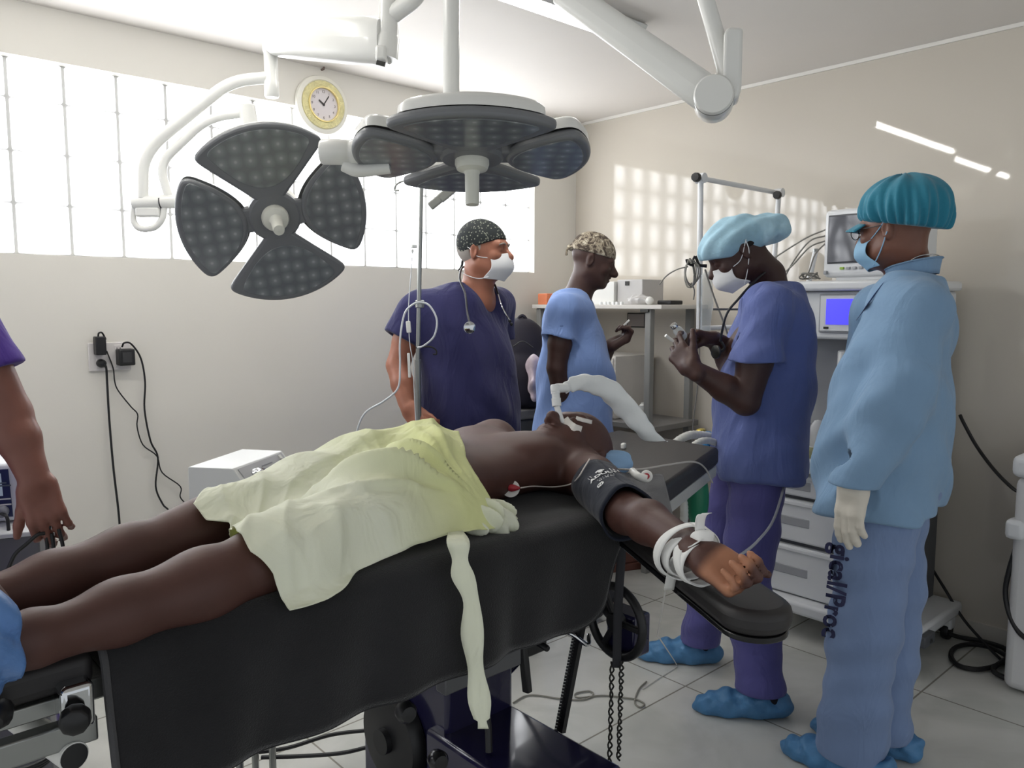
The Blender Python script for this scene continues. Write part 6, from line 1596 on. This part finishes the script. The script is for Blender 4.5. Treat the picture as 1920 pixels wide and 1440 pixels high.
cable([mp(-.050, -.126, .02), mp(-.034, -.130, .035), mp(-.030, -.155, .045), mp(-.031, -.20, .05), mp(-.034, -.245, .05), mp(-.05, -.30, .05), mp(-.05, -.5, .06)], .0046, 'monitor_cable', 'black cable hanging from the front of the white monitor')
for k, pts in enumerate((((93, 985), (88, 1010), (90, 1060)), ((97, 1000), (101, 1030), (103, 1070)), ((110, 992), (118, 1025), (120, 1070)))):
    cable([P3(px, py, 1.70) for px, py in pts] + [P3(pts[-1][0] + 4, 1300, 1.7)], .0040, 'held_cable', ('leftmost', 'middle', 'rightmost')[k] + ' of the three cable strands hanging from the hand at the left edge')
cable([P3(84, 1000, 1.69), P3(70, 1003, 1.68), P3(50, 1020, 1.67), P3(28, 1040, 1.66), P3(10, 1075, 1.66), P3(-30, 1120, 1.66)], .0042, 'held_cable', 'black cable running from the hand down left in front of the cart')

# ------------------------------------------------------------------ drip pole by the man in navy
F = 2.84; ip = thing('drip_pole', 'steel drip pole with clear tubing, held by the man in navy', 'pole', G(787, 1000, F) * A(1, 1, 0))
pb = G(787, 1000, F); bx, by = pb[0], pb[1]
MB().tube([(bx, by, .07), (bx, by, 1.20)], .0115, 16).build('lower_tube', M_steel, ip)
MB().tube([(bx, by, 1.18), G(790, 340, F)], .0080, 14).build('upper_tube', M_steel, ip)
tp = V(G(790, 345, F))
for sg in (-1, 1): MB().tube(spline([tp, tp + V(RGT) * sg * .05 + V((0, 0, .012)), tp + V(RGT) * sg * .085 + V((0, 0, 0)), tp + V(RGT) * sg * .095 + V((0, 0, -.02)), tp + V(RGT) * sg * .078 + V((0, 0, -.022))], 6), .003, 8).build('hook', M_steel, ip)
MB().lathe([(.0125, -.014), (.0165, -.012), (.0165, .012), (.0125, .014)], G(787, 570, F), (0, 0, 1), n=20).build('collar', M_steel, ip)
for k in range(5):
    a = 2 * PI * k / 5 + .4; e = V((bx + .27 * math.cos(a), by + .27 * math.sin(a), .058)); MB().tube([V((bx, by, .085)), e], .011, 10).build('base_leg', M_steel, ip)
    MB().lathe([(0, -.01), (.024, -.01), (.026, 0), (.024, .01), (0, .01)], e + V((0, 0, -.03)), (-math.sin(a), math.cos(a), 0), n=16).build('caster', M_black, ip)
M_drip = mat('clear_tubing', (206, 210, 214), rough=.25, spec=.5)
dt = thing('drip_line', 'loop of clear drip tubing with white clamp hanging on the steel pole', 'tube', G(770, 600, F - .03))
f_ = F - .03
MB().tube(spline([P3(px, py, f_) for px, py in ((666, 860), (668, 815), (684, 775), (720, 752), (746, 728), (750, 690), (750, 640), (758, 590), (774, 571), (790, 567), (806, 574), (819, 600), (814, 630), (795, 648), (782, 652))], 7), .0036, 8).build('tubing', M_drip, dt)
MB().tube(spline([P3(px, py, f_) for px, py in ((774, 466), (770, 520), (766, 580), (768, 640), (774, 680), (777, 740), (780, 800))], 6), .0018, 7).build('thin_line', M_drip, dt)
b = MB(); b.bar(P3(765, 602, f_ - .008), P3(767, 624, f_ - .008), .016, .010, up=FWD); b.build('clamp', M_white, dt, bev=.003)
b = MB(); b.bar(P3(766, 662, f_ - .006), P3(768, 708, f_ - .006), .010, .005, up=FWD); b.build('line_tag', M_white, dt, bev=.002)
MB().box(P3(776, 462, f_), (.022, .014, .014)).build('chamber_cap', M_tubep, dt, bev=.003)
MB().tube([P3(773, 468, f_), P3(773, 474, f_)], .005, 10).build('drip_chamber', M_tubep, dt)
MB().tube(spline([P3(780, 652, f_), P3(805, 650, f_), P3(817, 656, f_), P3(818, 664, f_), P3(812, 664, f_)], 5), .003, 8).build('pole_clip', M_black, ip)

# ------------------------------------------------------------------ rack in the corner with what stands on it
rk = thing('storage_rack', 'tall white rack with grey posts against the far corner walls', 'rack', (3.38, 2.9, 0))
M_rack = mat('rack_white', (212, 208, 202), rough=.45); M_post = mat('rack_post', (134, 134, 132), rough=.45)
MB().box((3.385, 2.875, 1.385), (.40, .93, .022)).build('top_shelf', M_rack, rk, bev=.003)
MB().box((3.385, 2.875, .765), (.38, .86, .030)).build('lower_shelf', mat('rack_grey', (126, 124, 122), rough=.5), rk, bev=.004)
for x, y in ((3.215, 2.505), (3.56, 2.505), (3.215, 3.30), (3.56, 3.30)): MB().box((x, y, .687), (.036, .036, 1.374)).build('post', M_post, rk, bev=.004)
MB().box((3.21, 2.52, 1.366), (.05, .05, .016)).build('corner_bracket', M_seam, rk, bev=.002)
R0 = Matrix.Rotation(0, 3, 'Z')
def item(name, label, cat, c, d, m, bev=.004, rz=0.): return tag(MB().box(c, d, Matrix.Rotation(rz, 3, 'Z')).build(name, m, None, bev=bev), label, cat)
item('white_box', 'plain white carton on the rack, left of the grey latched box', 'box', (3.33, 2.86, 1.396 + .062), (.16, .17, .123), M_white, .003)
gx = thing('latched_box', 'pale grey box with small latch on the top of the rack', 'box', (3.36, 2.67, 1.396))
MB().box((3.36, 2.685, 1.396 + .066), (.18, .17, .132)).build('case', mat('box_grey', (190, 188, 186), rough=.45), gx, bev=.004)
MB().box((3.268, 2.70, 1.396 + .112), (.006, .026, .022)).build('latch', M_seam, gx, bev=.001)
tag(body('plastic_wrap', [disp(ell((3.25, 2.60, 1.418), (.05, .075, .030)), lambda P: .008 * np.abs(wav(P, A(.4, 1, .5), 90)) + .005 * wav(P, A(1, .2, .8), 160))], .004, mat('clear_wrap', (220, 218, 216), rough=.2, alpha=.75), None), 'crumpled clear plastic wrapping in front of the latched box', 'wrapping')
tag(body('cotton_ball', [ell((3.23, 2.52, 1.416), (.021, .021, .021))], .003, M_white, None), 'small white ball at the right end of the rack top', 'ball')
item('black_case', 'flat black case lying at the right end of the rack', 'case', (3.34, 2.475, 1.396 + .011), (.10, .09, .022), M_black, .006)
for k in range(6):
    bb_ = tag(MB().lathe([(0, 0), (.009, 0), (.009, .012), (.006, .016), (0, .016)], (3.21 + .004 * (k % 2), 2.83 - .028 * k, 1.396), (0, 0, 1), n=16).build('small_vial', M_tubep, None), None, 'vial', 'row of small vials on the rack')
    bb_['label'] = 'small clear vial in the row along the front of the rack'
bt = thing('bottle', 'dark bottle with black cap on the rack behind the man in pale scrubs', 'bottle', (3.40, 3.16, 1.396))
MB().lathe([(0, 0), (.034, 0), (.036, .01), (.036, .075), (.018, .10), (.016, .108), (0, .108)], (3.40, 3.16, 1.396), n=24).build('flask', mat('dark_bottle', (40, 34, 34), rough=.2), bt)
MB().lathe([(.018, .106), (.018, .128), (0, .13)], (3.40, 3.16, 1.396), n=20).build('bottle_cap', M_black, bt)
oc = V(G(1011, 560, 4.1)); item('orange_box', 'small orange box at the left end of the rack', 'box', (3.26, 3.285, 1.396 + .032), (.09, .075, .064), mat('orange_card', (214, 126, 88), rough=.6), .004)
so = thing('wall_socket', 'framed electric socket on the side wall under the rack top', 'socket', (WX, 2.88, 1.31))
MB().box((WX - .006, 2.90, 1.307), (.012, .135, .085)).build('frame', M_seam, so, bev=.002)
MB().box((WX - .012, 2.90, 1.307), (.008, .118, .070)).build('plate', mat('socket_beige', (150, 142, 138), rough=.4), so, bev=.002)
dw = thing('drawer_unit', 'small white drawer unit on the lower shelf behind the man in pale scrubs', 'drawers', (3.38, 2.85, .78))
MB().box((3.40, 2.93, .7815 + .17), (.32, .36, .34)).build('cabinet', M_rack, dw, bev=.004)
for k in range(3):
    d_ = MB().box((3.236, 2.93, .78 + .06 + k * .11), (.012, .34, .10)).build('drawer', M_rack, dw, bev=.003)
    MB().box((3.226, 2.80, .78 + .06 + k * .11), (.010, .06, .008)).build('handle', M_seam, d_, bev=.002)
for k, z in enumerate((.78 + .0, .78 + .055)):
    tag(MB().lathe([(0, 0), (.020, 0), (.021, .004), (.021, .040), (.012, .048), (.012, .053), (0, .053)], (3.25, 2.515 + .05, z), n=18).build('medicine_bottle', M_white if k else mat('brown_glass', (70, 40, 34), rough=.2), None), ('brown glass medicine bottle on the lower rack shelf', 'white medicine bottle standing on the brown one')[k], 'bottle')

# brown bench, dark crate, backpack and bag in the corner
M_wood = mat('brown_wood', (106, 66, 56), rough=.45, var=.18, vscale=5, streak=(1, 14, 1))
wb = thing('wooden_bench', 'low red brown wooden bench under the rack by the side wall', 'bench', (3.10, 2.86, 0))
Rw = Matrix.Rotation(math.radians(-22), 3, 'Z')
c0 = V((3.17, 2.80, 0)); MB().box(c0 + V((0, 0, .15)), (.50, .40, .22), Rw).build('box', M_wood, wb, bev=.006)
MB().box(c0 + V((0, 0, .02)), (.51, .41, .04), Rw).build('plinth', M_wood, wb, bev=.004)
MB().box(c0 + V((0, 0, .276)), (.54, .44, .03), Rw).build('lid', M_wood, wb, bev=.006)
cr = thing('equipment_case', 'dark grey case with lid under the black backpack', 'case', (2.75, 3.0, 0))
MB().box((2.76, 2.98, .44), (.44, .46, .80), Matrix.Rotation(-.15, 3, 'Z')).build('case_body', mat('case_grey', (72, 72, 72), rough=.6), cr, bev=.01)
MB().box((2.76, 2.98, .866), (.46, .48, .048), Matrix.Rotation(-.15, 3, 'Z')).build('case_lid', mat('lid_grey', (112, 110, 108), rough=.5), cr, bev=.008)
MB().box((2.80, 2.742, .72), (.10, .012, .05), Matrix.Rotation(-.15, 3, 'Z')).build('latch', M_black, cr, bev=.003)
bp_ = thing('backpack', 'black backpack standing on the grey case between the two men', 'backpack', (2.76, 2.98, .89))
bc = V(G(990, 672, 3.95)); bc = V((bc.x, bc.y, 0)); Fb = 3.92
M_bag = mat('black_nylon', (26, 22, 34), rough=.75, bump=.3, bscale=60)
bq = A(G(978, 680, Fb)[0], G(978, 680, Fb)[1], 0)
body('bag', [disp(ell(bq + UPZ * 1.09, A(.15, .13, .245), ax=(RGT, FWD, UPZ)), lambda P: .003 * wav(P, A(.4, .2, 1), 30)), rbox(bq + UPZ * 1.02, A(.145, .11, .13), .05, .04, ax=(RGT, FWD, UPZ)), ell(bq + UPZ * 1.03 - FWD * .11, A(.115, .05, .12), .02, ax=(RGT, FWD, UPZ))], .006, M_bag, bp_)
MB().tube(spline([G(970, 608, Fb - .02), G(973, 596, Fb - .02), G(980, 592, Fb - .02), G(986, 598, Fb - .02), G(990, 612, Fb - .02)], 5), .008, 8).build('handle', M_bag, bp_)
MB().tube(spline([G(962, 650, Fb - .14), G(980, 640, Fb - .15), G(1000, 652, Fb - .14)], 6), .003, 6).build('zip', M_seam, bp_)
pb_ = body('plastic_bag', [disp(ell(G(1001, 700, 3.72), A(.030, .05, .10), ax=(RGT, FWD, UPZ)), lambda P: .008 * wav(P, A(.4, .4, 1), 60) + .005 * wav(P, A(1, .4, .2), 110)), ell(G(1002, 742, 3.72), A(.018, .02, .03), .01)], .0045, mat('printed_plastic', (186, 170, 176), rough=.25, var=.3, vscale=18), None)
tag(pb_, 'creased plastic bag with pink print hanging beside the backpack', 'bag')
# ------------------------------------------------------------------ anaesthesia machine by the side wall
M_mach = mat('machine_white', (218, 220, 222), rough=.32, coat=.1); M_mgrey = mat('machine_grey', (158, 160, 164), rough=.4); M_mdark = mat('machine_dark', (84, 86, 90), rough=.5)
am = thing('anaesthesia_machine', 'white anaesthesia machine with drawers and small blue screen, behind the attendant in the jacket', 'machine', (3.3, 1.5, 0))
XF, YA, YB, XB = 3.08, 1.20, 1.77, 3.55; YM = (YA + YB) / 2
def mbx(name, x0, x1, y0, y1, z0, z1, m, bev=.006, parent=None): return MB().box(((x0 + x1) / 2, (y0 + y1) / 2, (z0 + z1) / 2), (x1 - x0, y1 - y0, z1 - z0)).build(name, m, parent or am, bev=bev, seg=3)
mbx('base', XF - .06, XB, YA - .10, YB + .04, .105, .16, M_mach, .015)
mbx('skirt', XF + .03, XB - .02, YA + .01, YB - .01, .16, .70, M_mdark, .004)
for z0, z1 in ((.165, .375), (.395, .575), (.592, .690)):
    d = mbx('drawer', XF, XF + .05, YA, YB, z0, z1, M_mach, .010)
    mbx('drawer_lip', XF - .008, XF + .01, YA + .005, YB - .005, z1 - .022, z1 - .004, M_mach, .004, d)
    mbx('handle_recess', XF - .003, XF + .004, YB - .22, YB - .06, (z0 + z1) / 2 - .020, (z0 + z1) / 2 + .018, M_mgrey, .009, d)
mbx('worktop', XF - .05, XB, YA - .03, YB + .03, .705, .765, M_mach, .012)
mbx('rear_panel', XF + .30, XB, YA, YB, .765, 1.26, M_mgrey, .006)
mbx('side_column', XF + .16, XB, YA, YA + .14, .765, 1.26, M_mach, .008)
mbx('console', XF + .01, XB, YA - .01, YB + .01, 1.258, 1.452, M_mach, .012)
mbx('top_shelf', XF - .03, XB, YA - .03, YB + .03, 1.452, 1.492, M_mach, .012)
mbx('rail', XF + .20, XF + .23, YB + .0, YB + .028, .78, 1.25, M_steel, .004)
cp_ = mbx('control_panel', XF + .0, XF + .012, YA + .10, 1.545, 1.285, 1.440, M_mgrey, .004)
mbx('panel_face', XF - .004, XF + .002, YA + .108, 1.537, 1.292, 1.433, M_mach, .002, cp_)
mbx('blue_screen', XF - .007, XF - .003, 1.315, 1.512, 1.318, 1.420, mat('lit_blue_screen', (60, 56, 160), rough=.2, emit=(84, 80, 255), estr=.95), .001, cp_)
mbx('panel_button', XF - .008, XF - .003, 1.500, 1.520, 1.300, 1.309, M_seam, .001, cp_)
for y, z in ((1.475, 1.10), (1.475, .99)):
    t = MB().lathe([(0, 0), (.013, 0), (.013, .10), (.010, .104), (0, .104)], (XF + .07, y, z), n=20).build('flow_tube', M_tubep, am)
    MB().lathe([(.0134, .030), (.0134, .046)], (XF + .07, y, z), n=20).build('yellow_band', mat('yellow_band', (156, 142, 44), rough=.5), t)
mbx('tube_mount', XF + .08, XF + .31, 1.44, 1.50, .97, 1.21, M_mach, .006)
mbx('gauge_knob', XF + .03, XF + .085, 1.43, 1.46, 1.075, 1.10, M_black, .006)
for k, (y, r) in enumerate(((1.640, .040), (1.575, .034))):
    MB().lathe([(r, .0), (r, .06), (r * .82, .09), (r * .4, .112), (0, .115)], (XF + .09, y, .80), n=28).build('valve_dome', mat('clear_dome', (214, 216, 218), rough=.12, alpha=.7, spec=.6), am)
    MB().lathe([(0, 0), (r * 1.05, 0), (r * 1.05, .03), (0, .03)], (XF + .09, y, .772), n=28).build('valve_seat', M_mach, am)
mbx('absorber_block', XF - .02, XF + .17, 1.50, 1.70, .766, .80, mat('olive_grey', (136, 138, 104), rough=.5), .004)
for x in (XF - .02, XB - .05):
    for y in (YA - .06, YB - .0):
        f_ = MB().box((x, y, .085), (.055, .05, .075)).build('caster_fork', M_mach, am, bev=.010)
        MB().lathe([(0, -.014), (.036, -.014), (.038, -.008), (.038, .008), (.036, .014), (0, .014)], (x, y, .038), (0, 1, 0), n=24).build('wheel', M_black, f_)
mbx('power_inlet', XF + .0, XF + .10, YA - .125, YA - .10, .10, .145, M_mdark, .005)
# overhead frame with black knobs
zt = 1.905; pL, pR = V((2.752, 1.9, zt)), V((3.365, 1.9, zt - .002))
fr = thing('tube_stand', 'white tubular frame with black knobs standing up beside the anaesthesia machine', 'frame', (3.06, 1.9, .80))
MB().tube([pL, V((2.765, 1.9, 1.30))], .0115, 14).build('upright', M_mach, fr)
MB().tube([pR, V((3.345, 1.9, 1.60)), V((3.30, 1.89, 1.30))], .0115, 14).build('upright', M_mach, fr)
MB().tube([pL + V((.0, 0, .0)), pR], .0105, 14).build('crossbar', M_mach, fr)
MB().tube([V((2.76, 1.9, 1.30)), V((3.31, 1.89, 1.30)), V((3.40, 1.80, 1.30)), V((3.40, 1.775, 1.30))], .010, 12).build('lower_bar', M_mach, fr)
for p in (pL, pR):
    MB().lathe([(0, -.022), (.020, -.020), (.021, 0), (.020, .020), (0, .022)], p, (0, 1, 0), n=20).build('joint', M_mach, fr)
for p in (pL + V((-.045, -.01, -.002)), pR + V((-.066, -.03, -.018))):
    d = V((1, .2, 0)).normalized(); MB().lathe([(0, -.016), (.016, -.015), (.019, -.004), (.019, .008), (.012, .016), (.006, .020), (.006, .034), (0, .035)], p, d, n=10).build('knob', M_black, fr)
# monitor on top
ml = thing('patient_monitor', 'white bedside monitor with dark reflecting screen on top of the anaesthesia machine', 'monitor', (3.15, 1.38, 1.492))
def mlb(name, x0, x1, y0, y1, z0, z1, m, bev, parent=None): return MB().box(((x0 + x1) / 2, (y0 + y1) / 2, (z0 + z1) / 2), (x1 - x0, y1 - y0, z1 - z0)).build(name, m, parent or ml, bev=bev, seg=3)
mlb('case', XF + .02, XF + .17, 1.165, 1.548, 1.506, 1.775, M_mach, .020)
mlb('foot', XF + .04, XF + .16, 1.22, 1.50, 1.4925, 1.512, M_mach, .004)
mlb('screen_bezel', XF + .016, XF + .024, 1.196, 1.528, 1.560, 1.752, M_mdark, .003)
mlb('screen', XF + .012, XF + .020, 1.202, 1.522, 1.566, 1.746, mat('dark_screen', (62, 64, 74), rough=.06, spec=.7), .001)
for k, y in enumerate((1.465, 1.440, 1.415, 1.390, 1.365, 1.34)): mlb('button', XF + .013, XF + .024, y - .008, y + .008, 1.536, 1.546, mat('green_button', (158, 196, 84), rough=.5) if k == 0 else M_mgrey, .002)
mlb('side_knob', XF + .008, XF + .03, 1.523, 1.538, 1.518, 1.533, M_mgrey, .004)
# leads and a steel stub on the shelf beside the monitor
M_glead = mat('grey_cable', (132, 130, 124), rough=.5)
sp_ = thing('steel_stub', 'short white pipe standing on the machine top left of the monitor', 'pipe', (3.20, 1.66, 1.492))
MB().tube([V((3.20, 1.655, 1.493)), V((3.20, 1.63, 1.62))], .011, 14).build('pipe', M_mach, sp_); MB().lathe([(0, 0), (.0125, 0), (.0125, .012), (0, .014)], (3.20, 1.63, 1.618), n=16).build('end_cap', M_steel, sp_)
for k, pts in enumerate((((3.12, 1.548, 1.70), (3.10, 1.62, 1.67), (3.08, 1.72, 1.61), (3.05, 1.80, 1.55), (3.02, 1.86, 1.50)), ((3.12, 1.548, 1.675), (3.09, 1.60, 1.655), (3.08, 1.66, 1.58), (3.07, 1.70, 1.50)), ((3.12, 1.548, 1.655), (3.09, 1.60, 1.63), (3.07, 1.66, 1.56), (3.08, 1.74, 1.50)), ((3.12, 1.548, 1.645), (3.09, 1.575, 1.60), (3.09, 1.60, 1.53), (3.10, 1.63, 1.50)))):
    cable(pts, .0032, 'monitor_lead', ('uppermost grey lead arching out of the monitor side towards the frame', 'second grey lead from the monitor side, crossing the white pipe', 'third grey lead from the monitor side, falling in a wide curve', 'lowest grey lead dropping steeply beside the monitor')[k], mat_=M_glead)
b = MB(); P_ = [(3.10 + .02 * math.sin(k * .9), 1.60 + .035 * math.sin(k * .55 + 1) , 1.502 + .020 * (1 + math.sin(k * .8)) * .6) for k in range(40)]
tag(b.tube(spline(P_, 3), .003, 7).build('coiled_lead', M_glead, None), 'tangle of grey lead lying beside the monitor foot', 'cable')
# hooks and coiled leads hanging from the frame, thin tubes
hk = thing('cable_hook', 'black forked hook with a coil of grey leads in front of the hair-netted man', 'hook', G(1303, 490, 3.05))
Fk = 3.04
MB().tube(spline([P3(1325, 498, Fk), P3(1312, 497, Fk), P3(1307, 488, Fk), P3(1304, 480, Fk)], 5), .0055, 8).build('prong', M_black, hk)
MB().tube(spline([P3(1325, 500, Fk), P3(1308, 497, Fk), P3(1300, 488, Fk), P3(1303, 480, Fk)], 5), .0045, 8).build('prong', M_black, hk)
MB().tube(spline([P3(1300, 498, Fk), P3(1290, 494, Fk), P3(1287, 486, Fk)], 5), .005, 8).build('prong', M_black, hk)
for k in range(5):
    c = P3(1293 + k * 1.2, 512 + 2 * (k % 2), Fk); MB().tube([c + V(RGT) * (.016 + .003 * k) * math.cos(a) + V(UPZ) * (.055 - .003 * k) * math.sin(a) + V(FWD) * .012 * math.sin(a * 2 + k) for a in (2 * PI * q / 24 for q in range(24))], .0026, 6, closed=True).build('coil', M_glead, hk)
MB().tube(spline([P3(1290, 500, Fk), P3(1270, 505, Fk), P3(1250, 517, Fk), P3(1236, 534, Fk)], 6), .0026, 6).build('loose_end', M_glead, hk)
MB().tube(spline([P3(1296, 530, Fk), P3(1302, 545, Fk), P3(1300, 562, Fk)], 6), .0026, 6).build('loose_end', M_glead, hk)
cable([P3(1313, 500, Fk), P3(1312, 600, Fk), P3(1310, 700, Fk), P3(1300, 790, Fk), P3(1298, 830, Fk)], .0022, 'thin_line', 'thin vertical line hanging between the frame and the head rest', mat_=M_glead)
cable([P3(1322, 505, Fk), P3(1338, 555, Fk), P3(1358, 608, Fk), P3(1368, 640, Fk)], .0036, 'slanting_tube', 'slanting grey tube behind the chest of the man reading the vial', mat_=M_glead)
tag(MB().tube([P3(1337, 580, Fk), P3(1400, 580, Fk)], .004, 8).build('thin_rod', M_mdark, None), 'thin dark rod level with the shoulder of the man reading the vial', 'rod')
tag(body('clear_sleeve', [chain([P3(1325, 520, Fk + .05), P3(1324, 570, Fk + .05), P3(1322, 625, Fk + .05)], [.022, .026, .018]), ], .004, mat('filmy_plastic', (200, 208, 208), rough=.15, alpha=.35), None), 'clear plastic sleeve hanging below the black hook', 'sleeve')
# breathing hoses, green bag
M_hose = mat('white_hose', (206, 206, 200), rough=.45, bump=.4, bscale=70)
def corr(pts, r, name, label):
    sp = spline(pts, 14); return tag(MB().tube(sp, [r * (1 + .07 * math.sin(k * 2.1)) for k in range(len(sp))], 14).build(name, M_hose, None), label, 'hose')
corr([P3(1250, 860, 2.75), P3(1266, 832, 2.76), P3(1290, 817, 2.78), P3(1316, 816, 2.82), P3(1345, 822, 2.86), P3(1400, 836, 2.95), P3(1470, 850, 3.1)], .015, 'breathing_hose', 'outer pale breathing hose arching up behind the head rest')
corr([P3(1285, 856, 2.66), P3(1300, 836, 2.68), P3(1325, 826, 2.72), P3(1360, 836, 2.8), P3(1420, 850, 2.95)], .012, 'breathing_hose', 'inner pale breathing hose, lower of the two behind the head rest')
gbg = thing('breathing_bag', 'green breathing bag hanging below the head rest behind the arm', 'bag', G(1306, 935, 2.50))
body('bag', [ell(G(1308, 935, 2.50), A(.036, .036, .095), ax=(RGT, FWD, UPZ)), cone(G(1306, 880, 2.5), G(1306, 850, 2.5), .018, .014, .02)], .004, mat('green_rubber', (34, 120, 88), rough=.45), gbg)
MB().lathe([(.016, 0), (.018, .004), (.018, .03), (.014, .034)], G(1306, 862, 2.5), (0, 0, 1), n=20).build('neck_fitting', M_tubep, gbg)
corr([P3(1268, 924, 2.47), P3(1280, 935, 2.47), P3(1283, 965, 2.47), P3(1281, 1000, 2.47), P3(1284, 1035, 2.48), P3(1300, 1100, 2.55)], .013, 'hanging_hose', 'white hose hanging down left of the green breathing bag')
item('yellow_pack', 'small yellow foil pack behind the head rest', 'pack', P3(1314, 812, 2.9), (.05, .03, .032), mat('yellow_foil', (186, 164, 60), rough=.3, metal=.3), .008, .3)
item('blue_pack', 'small bright blue pack beside the yellow foil pack', 'pack', P3(1326, 824, 2.86), (.03, .03, .06), mat('bright_blue', (56, 140, 200), rough=.5), .008, .2)
tag(MB().tube(spline([P3(1488, 800, 2.95), P3(1484, 850, 2.94), P3(1470, 912, 2.62), P3(1450, 975, 2.42), P3(1420, 1015, 2.18), P3(1392, 1038, 2.05), P3(1375, 1045, 1.9)], 8), .0042, 8).build('pale_tube', mat('pale_tube', (150, 152, 158), rough=.4), None), 'pale tube curving from the machine past the legs towards the patient hand', 'tube')

# ------------------------------------------------------------------ right edge: appliance, cords and floor cables
ap = thing('white_appliance', 'white appliance with rounded corner cut off by the right edge', 'appliance', (3.34, .62, 0))
MB().box((3.37, .64, .40), (.40, .40, .78)).build('cabinet', mat('appliance_white', (206, 206, 206), rough=.4), ap, bev=.03, seg=4)
MB().box((3.36, .65, .83), (.42, .40, .08)).build('top_cover', M_mach, ap, bev=.025, seg=4)
MB().box((3.19, .83, .60), (.07, .06, .07)).build('side_block', M_mach, ap, bev=.015)
cable([GX(1800, 778, 3.57), GX(1808, 795, 3.56), GX(1832, 838, 3.56), GX(1865, 882, 3.5), GX(1897, 914, 3.42), GX(1915, 925, 3.40)], .0068, 'power_cable', 'black cord drooping from behind the jacket to the white appliance')
z_ = .010
cable([GX(1722, 1015, 3.59), GX(1736, 1046, 3.59), GX(1772, 1105, 3.53), GX(1806, 1160, 3.50), GZ(1848, 1208, .04), GZ(1880, 1240, z_), GZ(1915, 1272, z_), GZ(1960, 1300, z_)], .0062, 'power_cable', 'thin straight black cord slanting down the side wall to the floor loops')
cable([V((XF + .05, YA - .125, .12)), GZ(1745, 1172, .07), GZ(1790, 1192, .018), GZ(1840, 1202, .013), GZ(1880, 1214, .013), GZ(1893, 1226, .013), GZ(1886, 1238, .013), GZ(1862, 1250, .013), GZ(1830, 1255, .013), GZ(1798, 1248, .013), GZ(1783, 1230, .013), GZ(1792, 1214, .013), GZ(1822, 1208, .014), GZ(1862, 1216, .030), GZ(1900, 1240, .028), GZ(1920, 1262, .013), GZ(1912, 1272, .013), GZ(1884, 1270, .013), GZ(1862, 1256, .024), GZ(1880, 1240, .034), GZ(1915, 1218, .020), GZ(1960, 1196, .013)], .0095, 'power_hose', 'thick black power cable looping on the floor at the right edge')
cable([GX(1906, 1024, 3.2), GX(1892, 1070, 3.19), GX(1885, 1110, 3.19), GX(1892, 1150, 3.18), GX(1910, 1185, 3.17), GX(1935, 1205, 3.16), GX(1960, 1225, 3.15)], .0090, 'appliance_cable', 'thick black cable curving down in front of the white appliance')
fw = [GZ(px, py, .005) for px, py in ((962, 1318), (985, 1305), (1010, 1304), (1050, 1310), (1090, 1312), (1112, 1304), (1105, 1296), (1080, 1300), (1085, 1308), (1130, 1304), (1170, 1308), (1195, 1312), (1208, 1320), (1200, 1326), (1190, 1316), (1198, 1292), (1212, 1278)) ]
cable(fw, .0030, 'floor_wire', 'thin grey wire wandering over the floor tiles behind the hand wheel', mat_=mat('floor_wire_grey', (128, 126, 118), rough=.6))
for k, (a, c) in enumerate(((((700, 1368), (620, 1378), (540, 1402), (470, 1412)), 0), (((700, 1398), (640, 1412), (560, 1418), (490, 1420)), 1))):
    cable([GZ(px, py, .10) for px, py in a], .006, 'braided_cord', ('upper', 'lower')[k] + ' of the two dark braided cords under the hanging blanket')
tc_ = thing('coiled_cable', 'coil of black cable below the table rail at the lower left', 'cable', GZ(45, 1420, .55)); cb_ = V(GZ(45, 1425, .50))
for k in range(3): MB().tube([cb_ + V(RGT) * (.050 + .006 * k) * math.cos(a) + V(FWD) * (.06 + .004 * k) * math.sin(a) + V((0, 0, .008 * k)) for a in (2 * PI * q / 28 for q in range(28))], .0045, 8, closed=True).build('turn', M_cable, tc_)
